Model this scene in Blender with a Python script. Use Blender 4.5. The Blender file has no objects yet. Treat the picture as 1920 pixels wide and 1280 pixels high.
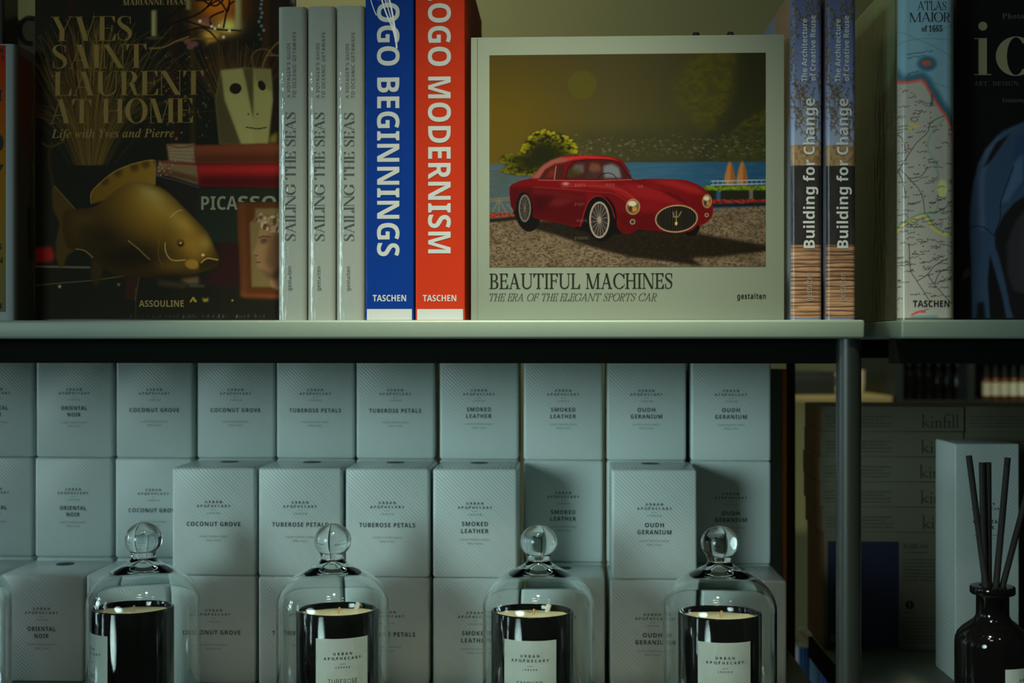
import bpy, bmesh, math, random
import numpy as np
from mathutils import Vector, Matrix
from mathutils.geometry import tessellate_polygon

SC = bpy.context.scene
COL = SC.collection

# ------------------------------------------------------------------ camera
FPX = 2420.0                 # focal length in pixels of a 1920 wide frame
H = 1.30                     # camera height
cam_data = bpy.data.cameras.new('camera')
cam_data.sensor_width = 36.0
cam_data.lens = 36.0 * FPX / 1920.0
cam_data.clip_start = 0.05
cam_data.dof.use_dof = True
cam_data.dof.focus_distance = 1.235
cam_data.dof.aperture_fstop = 5.8
cam = bpy.data.objects.new('camera', cam_data)
cam.location = (0, 0, H)
cam.rotation_euler = (math.pi / 2, 0, 0)
COL.objects.link(cam)
SC.camera = cam

# ------------------------------------------------------------------ view + world
SC.view_settings.view_transform = 'Standard'
SC.view_settings.look = 'None'
SC.view_settings.exposure = 0.0
SC.view_settings.gamma = 1.0
SC.view_settings.use_curve_mapping = False
world = bpy.data.worlds.new('world')
SC.world = world
world.use_nodes = True
world.node_tree.nodes['Background'].inputs[0].default_value = (0.70, 0.85, 0.62, 1)
world.node_tree.nodes['Background'].inputs[1].default_value = 0.085

# ------------------------------------------------------------------ lights of the shop, added ones included
def light(name, kind, loc, target, power, color, **kw):
    d = bpy.data.lights.new(name, kind)
    d.energy = power
    d.color = color
    for k, v in kw.items():
        setattr(d, k, v)
    o = bpy.data.objects.new(name, d)
    o.location = loc
    o.rotation_euler = (Vector(target) - Vector(loc)).to_track_quat('-Z', 'Y').to_euler()
    COL.objects.link(o)
    return o
# daylight through the left window; the second light is added to brighten left edges
light('window_daylight', 'AREA', (-3.3, 0.15, 1.75), (0, 0.9, 1.2), 5.5, (0.66, 0.93, 1.0),
      shape='RECTANGLE', size=0.30, size_y=0.80)
light('added_edge_light', 'AREA', (-3.3, 1.36, 1.55), (0, 1.45, 1.2), 24, (0.66, 0.93, 1.0),
      shape='RECTANGLE', size=0.4, size_y=1.0)
# added cool spot for left window light, its cone dimming the display's edges
light('added_left_spot', 'SPOT', (-1.70, -0.75, 1.50), (0.09, 1.45, 1.13), 146, (0.70, 1.0, 0.98),
      spot_size=math.radians(29), spot_blend=1.0, shadow_soft_size=0.50)
# warmer ceiling spot, almost straight above the shelf edge
light('track_spot', 'SPOT', (0.0, 0.58, 2.74), (0.03, 1.24, 0.20), 268, (1.0, 0.97, 0.74),
      spot_size=math.radians(37), spot_blend=1.0, shadow_soft_size=0.05)
# added lamp that brightens the back wall
light('added_back_lamp', 'AREA', (-0.5, 3.3, 2.8), (-0.3, 4.2, 1.5), 8, (1.0, 0.98, 0.72), size=0.8)
# small added spot that brightens the bottles in the far cabinet
light('added_cabinet_spot', 'SPOT', (1.0, 2.2, 2.8), (1.15, 3.3, 1.16), 60, (1.0, 0.95, 0.70),
      spot_size=math.radians(40), spot_blend=0.8, shadow_soft_size=0.05)

# ================================================================== helpers
A_YAW = math.radians(2.5)    # the racks stand slightly turned to the camera
CA, SA = math.cos(A_YAW), math.sin(A_YAW)
Y0 = 1.23                    # distance to the book fronts straight ahead
LZ = H - 0.3806              # top of the lower shelf
TZ = H + 0.0203              # top of the upper shelf

def rack_u(px, v):
    """rack coordinate along the shelf of the point seen at column px at rack depth v"""
    k = (px - 960.0) / FPX
    return (k * (Y0 + v * CA) - v * SA) / (CA + k * SA)
def rack(u, v, z=0.0):
    """rack coordinates to world"""
    return Vector((u * CA + v * SA, Y0 - u * SA + v * CA, z))
def dist(u, v):
    return Y0 - u * SA + v * CA

def lin(c):
    out = []
    for x in c:
        x = x / 255.0
        out.append(x / 12.92 if x <= 0.04045 else ((x + 0.055) / 1.055) ** 2.4)
    return out
LUP = (0.74, 0.80, 0.62)     # what a perfectly white card on the upper shelf sends back
def alb(c, L=LUP):
    return tuple(min(0.93, max(0.002, a / b)) for a, b in zip(lin(c), L))

# ---- materials
def mat(name, color, rough=0.5, metallic=0.0, coat=0.0, bump=None, spec=0.5, vary=None, **kw):
    m = bpy.data.materials.new(name)
    m.use_nodes = True
    nt = m.node_tree
    b = nt.nodes['Principled BSDF']
    b.inputs['Base Color'].default_value = (*color, 1)
    b.inputs['Roughness'].default_value = rough
    b.inputs['Metallic'].default_value = metallic
    b.inputs['Coat Weight'].default_value = coat
    b.inputs['Coat Roughness'].default_value = kw.get('coat_rough', 0.1)
    b.inputs['Specular IOR Level'].default_value = spec
    tc = nt.nodes.new('ShaderNodeTexCoord')
    if vary:
        n = nt.nodes.new('ShaderNodeTexNoise')
        n.inputs['Scale'].default_value = vary[0]
        n.inputs['Detail'].default_value = 4
        nt.links.new(tc.outputs['Object'], n.inputs['Vector'])
        r = nt.nodes.new('ShaderNodeMix')
        r.data_type = 'RGBA'
        r.inputs[6].default_value = (*color, 1)
        r.inputs[7].default_value = (*vary[1], 1)
        nt.links.new(n.outputs['Fac'], r.inputs[0])
        nt.links.new(r.outputs[2], b.inputs['Base Color'])
    if bump:
        kind, scale, strength, dis = bump[:4]
        mp = nt.nodes.new('ShaderNodeMapping')
        mp.inputs['Scale'].default_value = bump[4] if len(bump) > 4 else (1, 1, 1)
        mp.inputs['Rotation'].default_value = bump[5] if len(bump) > 5 else (0, 0, 0)
        nt.links.new(tc.outputs['Object'], mp.inputs['Vector'])
        if kind == 'noise':
            t = nt.nodes.new('ShaderNodeTexNoise')
            t.inputs['Detail'].default_value = 3
            o = t.outputs['Fac']
        else:
            t = nt.nodes.new('ShaderNodeTexWave')
            t.inputs['Distortion'].default_value = 0.0
            o = t.outputs['Fac']
        t.inputs['Scale'].default_value = scale
        nt.links.new(mp.outputs[0], t.inputs['Vector'])
        bu = nt.nodes.new('ShaderNodeBump')
        bu.inputs['Strength'].default_value = strength
        bu.inputs['Distance'].default_value = dis
        nt.links.new(o, bu.inputs['Height'])
        if kw.get('coat_bump_only'):
            nt.links.new(bu.outputs[0], b.inputs['Coat Normal'])
        else:
            nt.links.new(bu.outputs[0], b.inputs['Normal'])
            nt.links.new(bu.outputs[0], b.inputs['Coat Normal'])
    return m

def print_mat(name, rough=0.4, coat=0.0, coat_rough=0.1, bump=None, spec=0.35):
    """printed paper: the ink colours are stored on the mesh"""
    m = mat(name, (0.5, 0.5, 0.5), rough, coat=coat, coat_rough=coat_rough, bump=bump, spec=spec)
    nt = m.node_tree
    a = nt.nodes.new('ShaderNodeVertexColor')
    a.layer_name = 'ink'
    nt.links.new(a.outputs[0], nt.nodes['Principled BSDF'].inputs['Base Color'])
    return m

def glass_mat(name, color=(1, 1, 1), rough=0.0):
    m = bpy.data.materials.new(name)
    m.use_nodes = True
    b = m.node_tree.nodes['Principled BSDF']
    b.inputs['Base Color'].default_value = (*color, 1)
    b.inputs['Roughness'].default_value = rough
    b.inputs['IOR'].default_value = 1.46
    b.inputs['Transmission Weight'].default_value = 1.0
    return m

# ---- objects
def thing(name, label, cat, loc, rotz=0.0, group=None):
    o = bpy.data.objects.new(name, None)
    o.empty_display_size = 0.02
    o.location = loc
    o.rotation_euler = (0, 0, rotz)
    COL.objects.link(o)
    o['label'] = label
    o['category'] = cat
    if group:
        o['group'] = group
    return o
def tag(o, label, cat, group=None):
    o['label'] = label
    o['category'] = cat
    if group:
        o['group'] = group
    return o

class MB:
    """collects shapes into one mesh"""
    def __init__(self):
        self.v, self.f, self.m, self.s = [], [], [], []
    def add(self, vs, fs, mi=0, smooth=False):
        n = len(self.v)
        self.v += [tuple(p) for p in vs]
        for f in fs:
            self.f.append(tuple(i + n for i in f))
            self.m.append(mi)
            self.s.append(smooth)
        return self
    def box(self, x0, x1, y0, y1, z0, z1, bevel=0.0, seg=2, mi=0, smooth=None):
        bm = bmesh.new()
        bmesh.ops.create_cube(bm, size=1)
        for v in bm.verts:
            v.co = Vector(((x0 + x1) / 2 + v.co.x * (x1 - x0), (y0 + y1) / 2 + v.co.y * (y1 - y0),
                           (z0 + z1) / 2 + v.co.z * (z1 - z0)))
        if bevel:
            bmesh.ops.bevel(bm, geom=bm.edges[:], offset=bevel, segments=seg, affect='EDGES', profile=0.5)
        bm.verts.index_update()
        self.add([v.co[:] for v in bm.verts], [[v.index for v in f.verts] for f in bm.faces], mi,
                 bool(bevel) if smooth is None else smooth)
        bm.free()
        return self
    def prism(self, outline, y0, y1, mi=0, smooth=False):
        """outline of (x, z) points pushed along y"""
        n = len(outline)
        vs = [(x, y0, z) for x, z in outline] + [(x, y1, z) for x, z in outline]
        fs = [(i, (i + 1) % n, (i + 1) % n + n, i + n) for i in range(n)]
        fs += [tuple(range(n - 1, -1, -1)), tuple(range(n, 2 * n))]
        return self.add(vs, fs, mi, smooth)
    def column(self, outline, z0, z1, mi=0, smooth=False):
        """outline of (x, y) points pushed along z"""
        n = len(outline)
        vs = [(x, y, z0) for x, y in outline] + [(x, y, z1) for x, y in outline]
        fs = [(i, (i + 1) % n, (i + 1) % n + n, i + n) for i in range(n)]
        fs += [tuple(range(n - 1, -1, -1)), tuple(range(n, 2 * n))]
        return self.add(vs, fs, mi, smooth)
    def lathe(self, prof, seg=64, mi=0, smooth=True):
        vs, fs, rings = [], [], []
        for r, z in prof:
            if r < 1e-6:
                rings.append([len(vs)])
                vs.append((0, 0, z))
            else:
                rings.append(list(range(len(vs), len(vs) + seg)))
                vs += [(r * math.cos(2 * math.pi * i / seg), r * math.sin(2 * math.pi * i / seg), z) for i in range(seg)]
        for a, b in zip(rings, rings[1:]):
            for i in range(seg):
                j = (i + 1) % seg
                if len(a) == 1 and len(b) == 1:
                    continue
                if len(a) == 1:
                    fs.append((a[0], b[j], b[i]))
                elif len(b) == 1:
                    fs.append((a[i], a[j], b[0]))
                else:
                    fs.append((a[i], a[j], b[j], b[i]))
        return self.add(vs, fs, mi, smooth)
    def tube(self, p, q, r, seg=16, mi=0, r2=None, smooth=True):
        p, q = Vector(p), Vector(q)
        d = (q - p).normalized()
        u = d.orthogonal().normalized()
        w = d.cross(u)
        r2 = r if r2 is None else r2
        vs = []
        for c, rr in ((p, r), (q, r2)):
            vs += [c + (u * math.cos(2 * math.pi * i / seg) + w * math.sin(2 * math.pi * i / seg)) * rr for i in range(seg)]
        fs = [(i, (i + 1) % seg, (i + 1) % seg + seg, i + seg) for i in range(seg)]
        fs += [tuple(range(seg - 1, -1, -1)), tuple(range(seg, 2 * seg))]
        return self.add(vs, fs, mi, smooth)
    def build(self, name, mats, parent=None, loc=None, auto=True, closed=False):
        me = bpy.data.meshes.new(name)
        me.from_pydata(self.v, [], self.f)
        for m in (mats if isinstance(mats, (list, tuple)) else [mats]):
            me.materials.append(m)
        if closed:
            bm = bmesh.new()
            bm.from_mesh(me)
            bmesh.ops.recalc_face_normals(bm, faces=bm.faces[:])
            bm.to_mesh(me)
            bm.free()
        me.polygons.foreach_set('material_index', self.m)
        me.polygons.foreach_set('use_smooth', self.s)
        me.update()
        if auto and any(self.s):
            me.set_sharp_from_angle(angle=math.radians(38))
        o = bpy.data.objects.new(name, me)
        COL.objects.link(o)
        if parent is not None:
            o.parent = parent
        if loc is not None:
            o.location = loc
        return o

def struct_obj(o):
    o['kind'] = 'structure'
    return o
def copy_tree(o, parent=None):
    c = o.copy()
    COL.objects.link(c)
    c.parent = parent
    for ch in list(o.children):
        copy_tree(ch, c)
    return c

# ---- lettering -------------------------------------------------------------
FONT = {}
GLYPHS = [
66,36,65,232,2,8,0,0,85,241,147,241,232,0,177,0,160,57,72,57,55,0,9,85,100,147,100,130,155,125,170,120,188,116,203,111,187,106,168,102,155,66,226,3,24,30,0,30,240,105,240,147,236,177,226,191,215,199,199,202,
179,199,160,192,144,181,133,165,127,165,126,187,117,195,110,202,100,206,86,208,70,205,49,197,32,184,18,167,8,145,2,120,0,11,81,145,110,145,129,146,141,152,148,160,150,172,147,184,140,192,127,197,108,198,81,198,11,81,42,114,
42,134,44,146,51,153,61,155,75,153,87,146,96,133,102,112,104,81,104,67,214,1,34,127,-3,94,0,66,12,45,30,31,55,22,85,19,120,23,154,33,184,49,209,71,227,89,236,109,241,132,243,168,239,202,226,186,185,159,196,132,
201,114,198,99,191,87,179,79,163,74,143,72,119,75,85,86,60,98,48,113,41,132,39,161,42,193,52,193,9,162,0,68,248,2,15,30,0,30,240,105,240,141,236,171,226,195,210,214,187,225,158,229,122,225,85,214,55,195,31,169,
14,136,3,98,0,14,81,42,103,42,129,45,150,55,165,70,173,92,176,121,174,145,169,165,159,179,145,190,129,196,108,198,81,198,69,188,1,12,30,0,30,240,168,240,168,198,81,198,81,145,162,145,162,104,81,104,81,42,168,42,
168,0,71,243,1,39,131,-3,98,0,70,11,48,28,32,52,23,83,19,120,23,155,34,185,45,202,59,217,77,228,108,239,145,243,182,239,216,228,199,188,174,197,144,201,124,198,106,191,92,179,81,162,74,142,72,119,73,97,78,78,
86,61,98,49,114,42,134,39,153,40,167,42,167,92,121,92,121,135,216,135,216,10,177,0,72,257,1,12,30,0,30,240,81,240,81,146,176,146,176,240,227,240,227,0,176,0,176,103,81,103,81,0,73,131,1,12,11,0,11,29,
40,42,40,197,11,211,11,240,120,240,120,211,91,197,91,42,120,29,120,0,75,223,1,14,30,0,30,240,81,240,81,130,91,144,101,158,166,240,222,240,139,134,223,0,165,0,102,101,81,86,81,0,76,190,1,6,30,0,30,240,
81,240,81,42,178,42,178,0,77,317,1,22,30,0,30,240,99,240,156,56,157,56,217,240,286,240,286,0,239,0,239,113,240,140,241,168,241,188,240,188,178,0,132,0,74,188,73,188,74,168,75,139,76,111,76,0,78,273,1,16,
30,0,30,240,94,240,198,60,199,60,198,93,197,126,197,240,243,240,243,0,178,0,74,181,73,181,75,147,76,113,76,0,79,267,2,29,134,-3,109,-2,88,4,69,12,54,24,41,38,32,55,23,86,19,121,23,155,32,185,47,210,
69,228,88,237,109,242,134,243,158,242,180,237,198,228,220,210,236,185,245,155,248,120,245,85,236,55,220,31,198,12,180,4,158,-2,20,134,39,153,42,169,49,180,61,191,87,194,120,191,154,180,180,169,192,153,199,134,201,114,199,99,
192,87,180,76,154,73,120,76,87,87,61,99,49,114,42,80,211,2,17,30,0,30,240,107,240,135,238,157,231,174,220,186,205,193,186,196,165,194,145,187,126,175,109,158,96,134,88,103,85,81,85,81,0,10,81,127,98,127,117,129,
132,135,141,147,144,163,140,183,126,194,104,198,81,198,82,222,2,18,30,0,30,240,100,240,130,238,154,232,172,222,185,208,193,190,196,168,194,152,190,139,173,118,151,104,222,0,165,0,108,92,81,92,81,0,11,81,133,97,133,119,
135,133,142,142,152,144,167,141,181,133,191,118,196,96,198,81,198,83,185,1,47,83,-3,47,0,15,11,15,58,51,45,69,40,87,39,103,40,114,46,120,54,122,64,119,76,108,86,75,103,57,113,38,127,24,147,20,160,18,175,21,
195,28,212,40,225,56,235,76,241,99,243,135,239,171,226,154,187,125,197,98,201,85,199,76,194,70,186,68,177,71,165,79,156,113,138,145,120,156,110,165,98,170,84,172,66,169,47,161,30,149,16,131,5,109,-1,84,194,1,8,72,
0,72,197,7,197,7,240,188,240,188,197,123,197,123,0,85,254,1,26,126,-3,97,-1,72,7,53,21,40,39,31,60,29,85,29,240,79,240,79,93,82,68,91,51,106,42,127,39,149,43,163,52,172,69,175,93,175,240,225,240,225,
85,223,61,214,40,201,22,181,8,157,0,86,218,1,13,81,0,0,240,51,240,96,97,100,83,105,63,109,44,113,63,118,83,122,97,167,240,218,240,137,0,89,210,1,9,80,0,80,92,0,240,55,240,105,141,155,240,210,240,130,
93,130,0,97,203,2,35,71,-3,48,0,30,11,21,22,16,37,14,55,16,73,23,87,35,98,60,109,96,113,128,114,128,122,126,135,120,143,111,148,99,150,73,146,48,137,31,171,64,183,101,187,124,185,143,180,158,171,169,159,175,
142,178,122,178,0,143,0,133,25,132,25,120,12,107,3,91,-2,13,90,33,105,36,117,43,125,54,128,70,128,85,108,84,88,82,75,76,68,66,65,54,67,45,72,38,99,173,1,31,101,-3,75,-1,54,7,37,19,25,37,18,61,
15,91,18,121,27,145,40,164,58,177,80,184,105,187,138,183,162,174,147,136,125,143,105,146,91,144,80,138,72,126,68,111,66,91,69,67,76,50,89,41,105,37,133,41,156,53,156,10,132,0,100,213,2,29,84,-3,65,-1,49,7,
34,21,24,39,17,63,15,91,17,120,24,144,35,163,49,176,66,184,86,187,104,185,118,179,130,170,138,160,140,160,138,175,136,196,136,255,186,255,186,0,148,0,138,24,136,24,128,13,117,5,102,-1,18,102,37,119,40,131,49,137,
64,140,86,140,91,138,115,131,132,124,140,114,145,101,146,86,143,75,132,68,114,66,91,68,67,75,50,87,40,101,198,2,29,109,-3,83,-1,60,7,42,20,27,38,18,61,15,90,18,120,26,144,39,163,56,176,77,184,102,187,125,
184,145,177,162,165,174,149,182,128,184,103,184,79,66,79,69,60,78,46,93,37,111,34,144,37,174,48,174,10,145,0,9,67,112,137,112,135,128,128,140,118,148,102,151,89,149,78,142,70,130,102,130,1,25,34,0,34,146,7,146,
7,170,34,183,34,197,36,218,42,233,52,244,65,252,81,256,99,257,126,255,145,249,132,213,120,216,104,217,95,216,89,211,84,195,84,183,128,183,128,146,84,146,84,0,103,213,2,41,95,-81,59,-78,26,-70,26,-30,61,-40,98,-44,
119,-39,132,-25,136,-2,136,1,137,13,138,24,136,24,126,11,114,3,100,-2,84,-3,64,-1,47,8,33,22,23,41,17,64,15,91,17,119,23,143,34,162,48,176,65,184,86,187,107,184,124,175,139,160,140,160,144,183,186,183,186,0,
184,-24,176,-44,163,-60,145,-71,122,-78,17,102,36,119,39,130,47,137,62,140,85,140,91,137,116,131,133,119,143,101,146,82,140,70,121,66,91,68,71,72,56,79,45,89,38,104,221,1,29,26,0,26,255,76,255,76,203,75,177,74,
160,77,160,87,172,99,180,114,185,130,187,148,185,164,180,177,171,187,158,193,141,195,120,195,0,145,0,145,107,142,129,132,142,116,147,102,145,92,140,85,131,78,112,76,86,76,0,105,102,2,13,51,206,41,208,32,212,26,219,24,
231,26,243,32,250,51,255,71,250,77,243,79,231,77,219,71,212,4,26,0,26,183,76,183,76,0,108,102,1,4,26,0,26,255,76,255,76,0,110,221,1,28,26,0,26,183,64,183,71,160,74,160,84,172,98,180,114,185,130,187,
149,185,164,180,178,171,188,158,193,141,195,120,195,0,145,0,145,107,144,124,138,137,129,144,116,147,102,145,92,140,85,131,78,112,76,86,76,0,111,208,2,24,103,-3,79,-1,58,8,40,21,27,40,18,64,15,92,18,120,26,143,
39,162,57,176,79,184,104,187,129,184,150,176,168,162,181,144,190,120,193,92,190,64,182,40,169,21,151,8,129,-1,16,104,37,121,40,133,51,139,68,142,92,139,116,133,133,121,143,104,146,87,143,75,133,68,116,66,92,68,68,75,
51,87,40,114,152,1,20,26,0,26,183,64,183,72,152,74,152,83,166,96,177,111,184,129,187,137,186,145,185,142,138,135,140,127,140,102,135,92,130,83,121,78,109,76,93,76,0,115,167,1,44,76,-3,43,-1,15,7,15,49,47,
38,78,33,90,34,99,38,103,43,105,49,102,57,91,66,65,78,37,93,27,100,20,110,16,122,15,136,17,151,24,164,35,174,58,184,88,187,120,183,152,172,137,136,111,146,87,150,75,148,67,144,65,138,68,130,79,122,103,111,130,
98,140,90,148,81,153,69,154,54,152,37,145,23,134,12,119,3,100,-2,116,146,1,25,89,-3,60,2,48,9,39,21,33,36,32,57,32,146,8,146,8,167,35,184,50,222,82,222,82,183,133,183,133,146,82,146,82,57,83,48,88,
42,95,38,103,37,120,38,135,42,135,5,115,-1,117,221,1,28,90,-3,72,-2,56,4,43,13,33,25,27,42,25,64,25,183,75,183,75,76,77,59,82,47,91,39,105,37,118,38,129,44,136,52,142,71,144,97,144,183,194,183,194,
0,156,0,149,24,147,24,136,11,123,3,107,-2,118,191,1,11,70,0,0,183,52,183,88,79,93,59,95,41,96,41,103,79,139,183,191,183,121,0,82,37,39,76,1,4,29,153,22,240,54,240,47,153,46,90,1,12,45,-5,30,
1,26,8,24,18,26,29,30,36,45,41,60,36,64,29,66,18,64,8,60,1,48,192,2,24,96,-3,71,0,51,11,36,29,25,54,19,84,16,120,18,156,24,187,35,211,50,229,70,240,96,243,120,240,140,229,156,211,167,187,173,
156,176,120,174,84,168,54,157,29,142,11,122,0,20,96,22,112,25,125,33,134,46,143,77,146,120,143,163,134,194,125,207,112,216,96,218,79,216,67,207,57,194,49,163,46,120,49,77,57,46,67,33,79,25,49,192,1,11,90,0,
90,168,91,191,92,209,82,200,71,190,45,170,30,189,95,240,119,240,119,0,51,192,1,53,81,-3,46,-1,15,10,15,37,48,26,81,21,109,25,128,34,138,49,142,69,140,82,134,93,124,101,103,109,75,111,52,111,52,136,75,136,
101,139,120,149,132,163,135,182,132,197,124,209,110,216,92,218,74,217,58,213,31,198,16,218,48,236,68,241,91,243,114,241,133,236,147,226,157,214,164,200,166,184,162,162,152,145,136,133,116,126,116,125,141,119,159,107,169,90,173,68,
171,48,163,31,151,17,133,6,110,-1,54,192,2,42,100,-3,78,-1,59,8,42,22,29,43,21,70,18,102,23,153,29,177,39,199,54,217,73,231,97,240,128,243,144,242,158,240,158,215,144,218,129,219,108,217,90,211,77,202,66,190,
58,176,53,159,48,122,50,122,59,133,72,142,87,148,107,150,126,148,143,142,157,131,168,117,174,99,176,77,174,54,167,34,156,18,140,6,122,-1,19,100,21,119,25,134,35,144,52,147,77,144,98,135,113,121,124,101,127,86,125,73,
120,63,113,55,104,50,94,48,83,54,54,61,41,71,31,84,24,65,215,2,8,0,0,94,241,121,241,214,0,183,0,154,74,59,74,31,0,8,69,101,145,101,118,174,115,183,110,198,107,210,101,189,96,174,66,218,3,24,33,0,
33,240,101,240,141,236,169,226,182,215,190,200,192,180,189,161,180,145,166,134,146,127,146,126,174,117,185,109,193,99,198,85,200,68,198,48,190,31,178,18,161,8,141,2,117,0,11,63,138,107,138,133,140,149,148,158,160,161,177,157,
194,147,205,129,212,102,214,63,214,11,63,26,111,26,138,29,155,38,165,52,168,71,165,88,155,101,137,110,109,112,63,112,67,212,1,34,131,-3,97,0,70,12,48,30,33,55,24,85,20,120,24,154,34,184,50,209,73,228,101,239,
136,243,171,240,202,229,190,203,165,213,135,217,111,214,91,205,75,191,62,171,55,148,52,120,55,92,62,69,73,49,89,35,110,26,135,23,165,26,192,33,192,6,165,-1,68,245,2,15,33,0,33,240,106,240,140,236,169,226,193,210,
210,187,221,158,225,122,221,85,210,55,192,31,167,14,136,3,99,0,14,63,26,95,26,130,30,158,41,177,60,189,87,193,121,190,150,182,174,169,192,151,204,129,211,102,214,63,214,69,187,1,12,33,0,33,240,167,240,167,213,63,
213,63,138,161,138,161,112,63,112,63,27,167,27,167,0,71,244,1,38,135,-3,101,0,73,12,50,30,34,54,24,84,20,120,24,155,35,185,53,209,78,228,108,239,145,243,183,239,216,229,205,203,176,213,143,217,117,214,94,205,76,
191,63,171,55,148,52,120,54,93,61,69,73,50,90,35,113,26,142,23,169,25,189,29,189,100,137,100,137,127,220,127,220,9,180,0,72,249,1,12,33,0,33,240,63,240,63,138,186,138,186,240,216,240,216,0,186,0,186,112,63,
112,63,0,73,114,1,12,13,0,13,17,42,24,42,216,13,222,13,240,100,240,100,222,72,216,72,24,100,17,100,0,75,208,1,14,33,0,33,240,63,240,63,122,83,144,104,167,169,240,204,240,109,135,208,0,172,0,87,115,63,
93,63,0,76,176,1,6,33,0,33,240,63,240,63,27,168,27,168,0,77,305,1,20,33,0,33,240,77,240,151,43,152,43,228,240,272,240,272,0,242,0,242,147,243,182,244,210,243,210,163,0,138,0,59,210,58,210,60,182,60,
145,60,0,78,255,1,17,33,0,33,240,67,240,195,41,197,41,196,57,195,81,194,104,194,240,223,240,223,0,187,0,59,199,58,199,60,170,60,134,60,0,79,262,2,26,131,-3,108,-2,87,4,69,12,48,31,33,55,24,86,20,
121,24,155,33,185,48,210,69,228,87,237,108,242,132,243,165,240,192,228,214,210,229,185,239,155,242,120,239,85,229,55,214,31,192,12,165,1,24,131,23,156,26,176,34,191,49,202,68,208,92,210,120,208,148,202,172,191,191,176,206,
156,214,132,217,107,214,87,206,72,191,61,172,55,148,52,120,55,92,61,68,72,49,87,34,107,26,80,203,2,17,33,0,33,240,96,240,125,238,147,232,165,221,176,207,184,190,186,169,184,150,177,132,165,116,147,104,123,96,90,93,
63,93,63,0,13,63,119,87,119,117,122,138,130,147,139,153,152,155,168,153,182,148,194,140,202,121,211,93,214,63,214,82,209,2,19,33,0,33,240,99,240,126,238,148,232,165,223,177,210,184,193,186,172,184,154,179,140,171,128,161,
119,138,107,204,0,169,0,110,99,63,99,63,0,12,63,125,99,125,124,127,141,136,151,150,155,170,153,184,149,196,141,204,123,211,97,214,63,214,83,184,1,46,83,-3,46,0,17,8,17,37,47,27,84,23,108,25,125,33,135,46,
138,61,133,81,116,96,82,111,55,123,36,138,27,150,22,165,20,182,23,200,30,215,42,227,57,236,76,241,97,243,133,239,163,230,153,204,126,213,96,217,76,214,62,207,54,196,51,182,56,162,72,147,103,133,139,117,152,107,161,95,
167,81,169,64,166,44,158,28,145,14,128,5,107,-1,84,187,1,8,78,0,78,213,3,213,3,240,183,240,183,213,108,213,108,0,85,245,1,29,122,-3,94,-1,71,7,54,21,41,39,33,60,30,85,30,240,60,240,60,84,62,66,
67,51,76,39,88,30,104,25,123,23,143,25,159,31,170,40,181,60,185,85,185,240,215,240,215,85,212,61,205,40,192,22,174,8,151,0,86,201,1,11,86,0,0,240,32,240,86,86,95,58,101,34,107,58,116,87,170,240,201,240,
116,0,87,312,1,26,67,0,4,240,36,240,73,93,80,63,84,36,89,65,97,95,139,240,171,240,215,94,223,63,228,36,232,63,239,94,276,240,308,240,244,0,214,0,167,157,162,177,157,194,155,204,151,186,143,156,98,0,88,197,
1,12,1,0,81,125,6,240,40,240,99,146,158,240,190,240,116,126,195,0,161,0,98,104,33,0,89,190,1,9,80,0,80,92,0,240,33,240,95,122,157,240,190,240,110,93,110,0,97,188,2,36,72,-3,50,0,32,10,23,20,
17,33,15,50,18,67,25,80,37,92,53,100,75,105,102,107,132,108,132,119,130,138,123,150,111,157,95,159,68,155,44,145,35,168,63,178,97,183,117,181,133,177,145,169,154,157,159,142,161,123,161,0,140,0,134,26,133,26,121,13,
108,4,93,-2,15,79,20,100,24,117,33,125,43,130,56,132,72,132,88,105,87,77,84,59,76,49,65,46,50,48,37,55,28,66,22,101,189,2,31,105,-3,81,-1,60,7,42,20,29,38,21,61,18,89,21,116,28,139,40,158,56,
172,76,180,98,183,120,181,138,173,153,161,163,145,170,125,172,102,172,84,49,84,51,66,56,50,65,38,76,29,90,24,106,22,137,25,164,34,164,8,137,-1,9,50,108,141,108,139,128,131,145,117,156,98,159,79,156,64,146,55,129,
103,207,2,42,97,-81,61,-78,33,-69,33,-42,62,-53,99,-56,120,-53,135,-42,145,-26,149,-5,149,2,149,13,150,24,148,24,134,9,116,0,93,-3,71,-1,53,8,38,21,27,40,21,62,18,90,21,116,27,139,38,158,53,172,71,181,
92,183,109,182,124,177,138,168,149,156,150,156,154,180,178,180,178,-3,176,-27,169,-46,158,-61,143,-72,123,-78,21,97,21,114,22,127,27,137,35,146,55,149,83,149,90,146,121,136,143,126,151,113,157,96,158,82,156,71,151,61,141,52,
119,49,89,52,60,61,38,71,29,83,23,108,87,1,4,29,0,29,255,58,255,58,0,110,208,1,27,29,0,29,180,52,180,57,155,58,155,69,168,83,176,98,182,115,183,135,182,151,176,164,168,173,155,178,138,180,117,180,0,151,
0,151,115,147,139,133,154,111,158,93,157,79,151,70,142,61,121,58,93,58,0,111,203,2,24,101,-3,79,-1,59,8,42,21,29,39,21,63,18,90,21,118,28,141,41,159,58,173,78,181,102,183,125,181,145,172,162,159,174,141,182,
118,185,90,183,63,175,40,162,21,145,8,125,-1,20,102,21,118,23,132,29,142,40,151,62,154,90,151,119,142,140,132,150,118,156,101,158,85,156,71,150,61,140,52,119,49,90,52,62,62,40,72,29,85,23,115,161,1,42,74,-3,
41,0,17,8,17,35,43,25,75,20,94,22,107,28,115,36,117,47,113,59,100,70,73,82,43,95,24,111,19,122,17,136,19,150,25,161,36,171,57,180,85,183,115,180,142,171,132,148,108,156,83,159,67,158,55,153,48,146,45,137,
50,125,64,115,92,103,121,90,139,74,144,63,146,50,144,34,137,20,126,10,103,0,116,121,1,25,84,-3,58,2,47,8,38,18,33,33,31,52,31,157,5,157,5,171,31,183,43,221,60,221,60,180,112,180,112,157,60,157,60,53,
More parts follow.
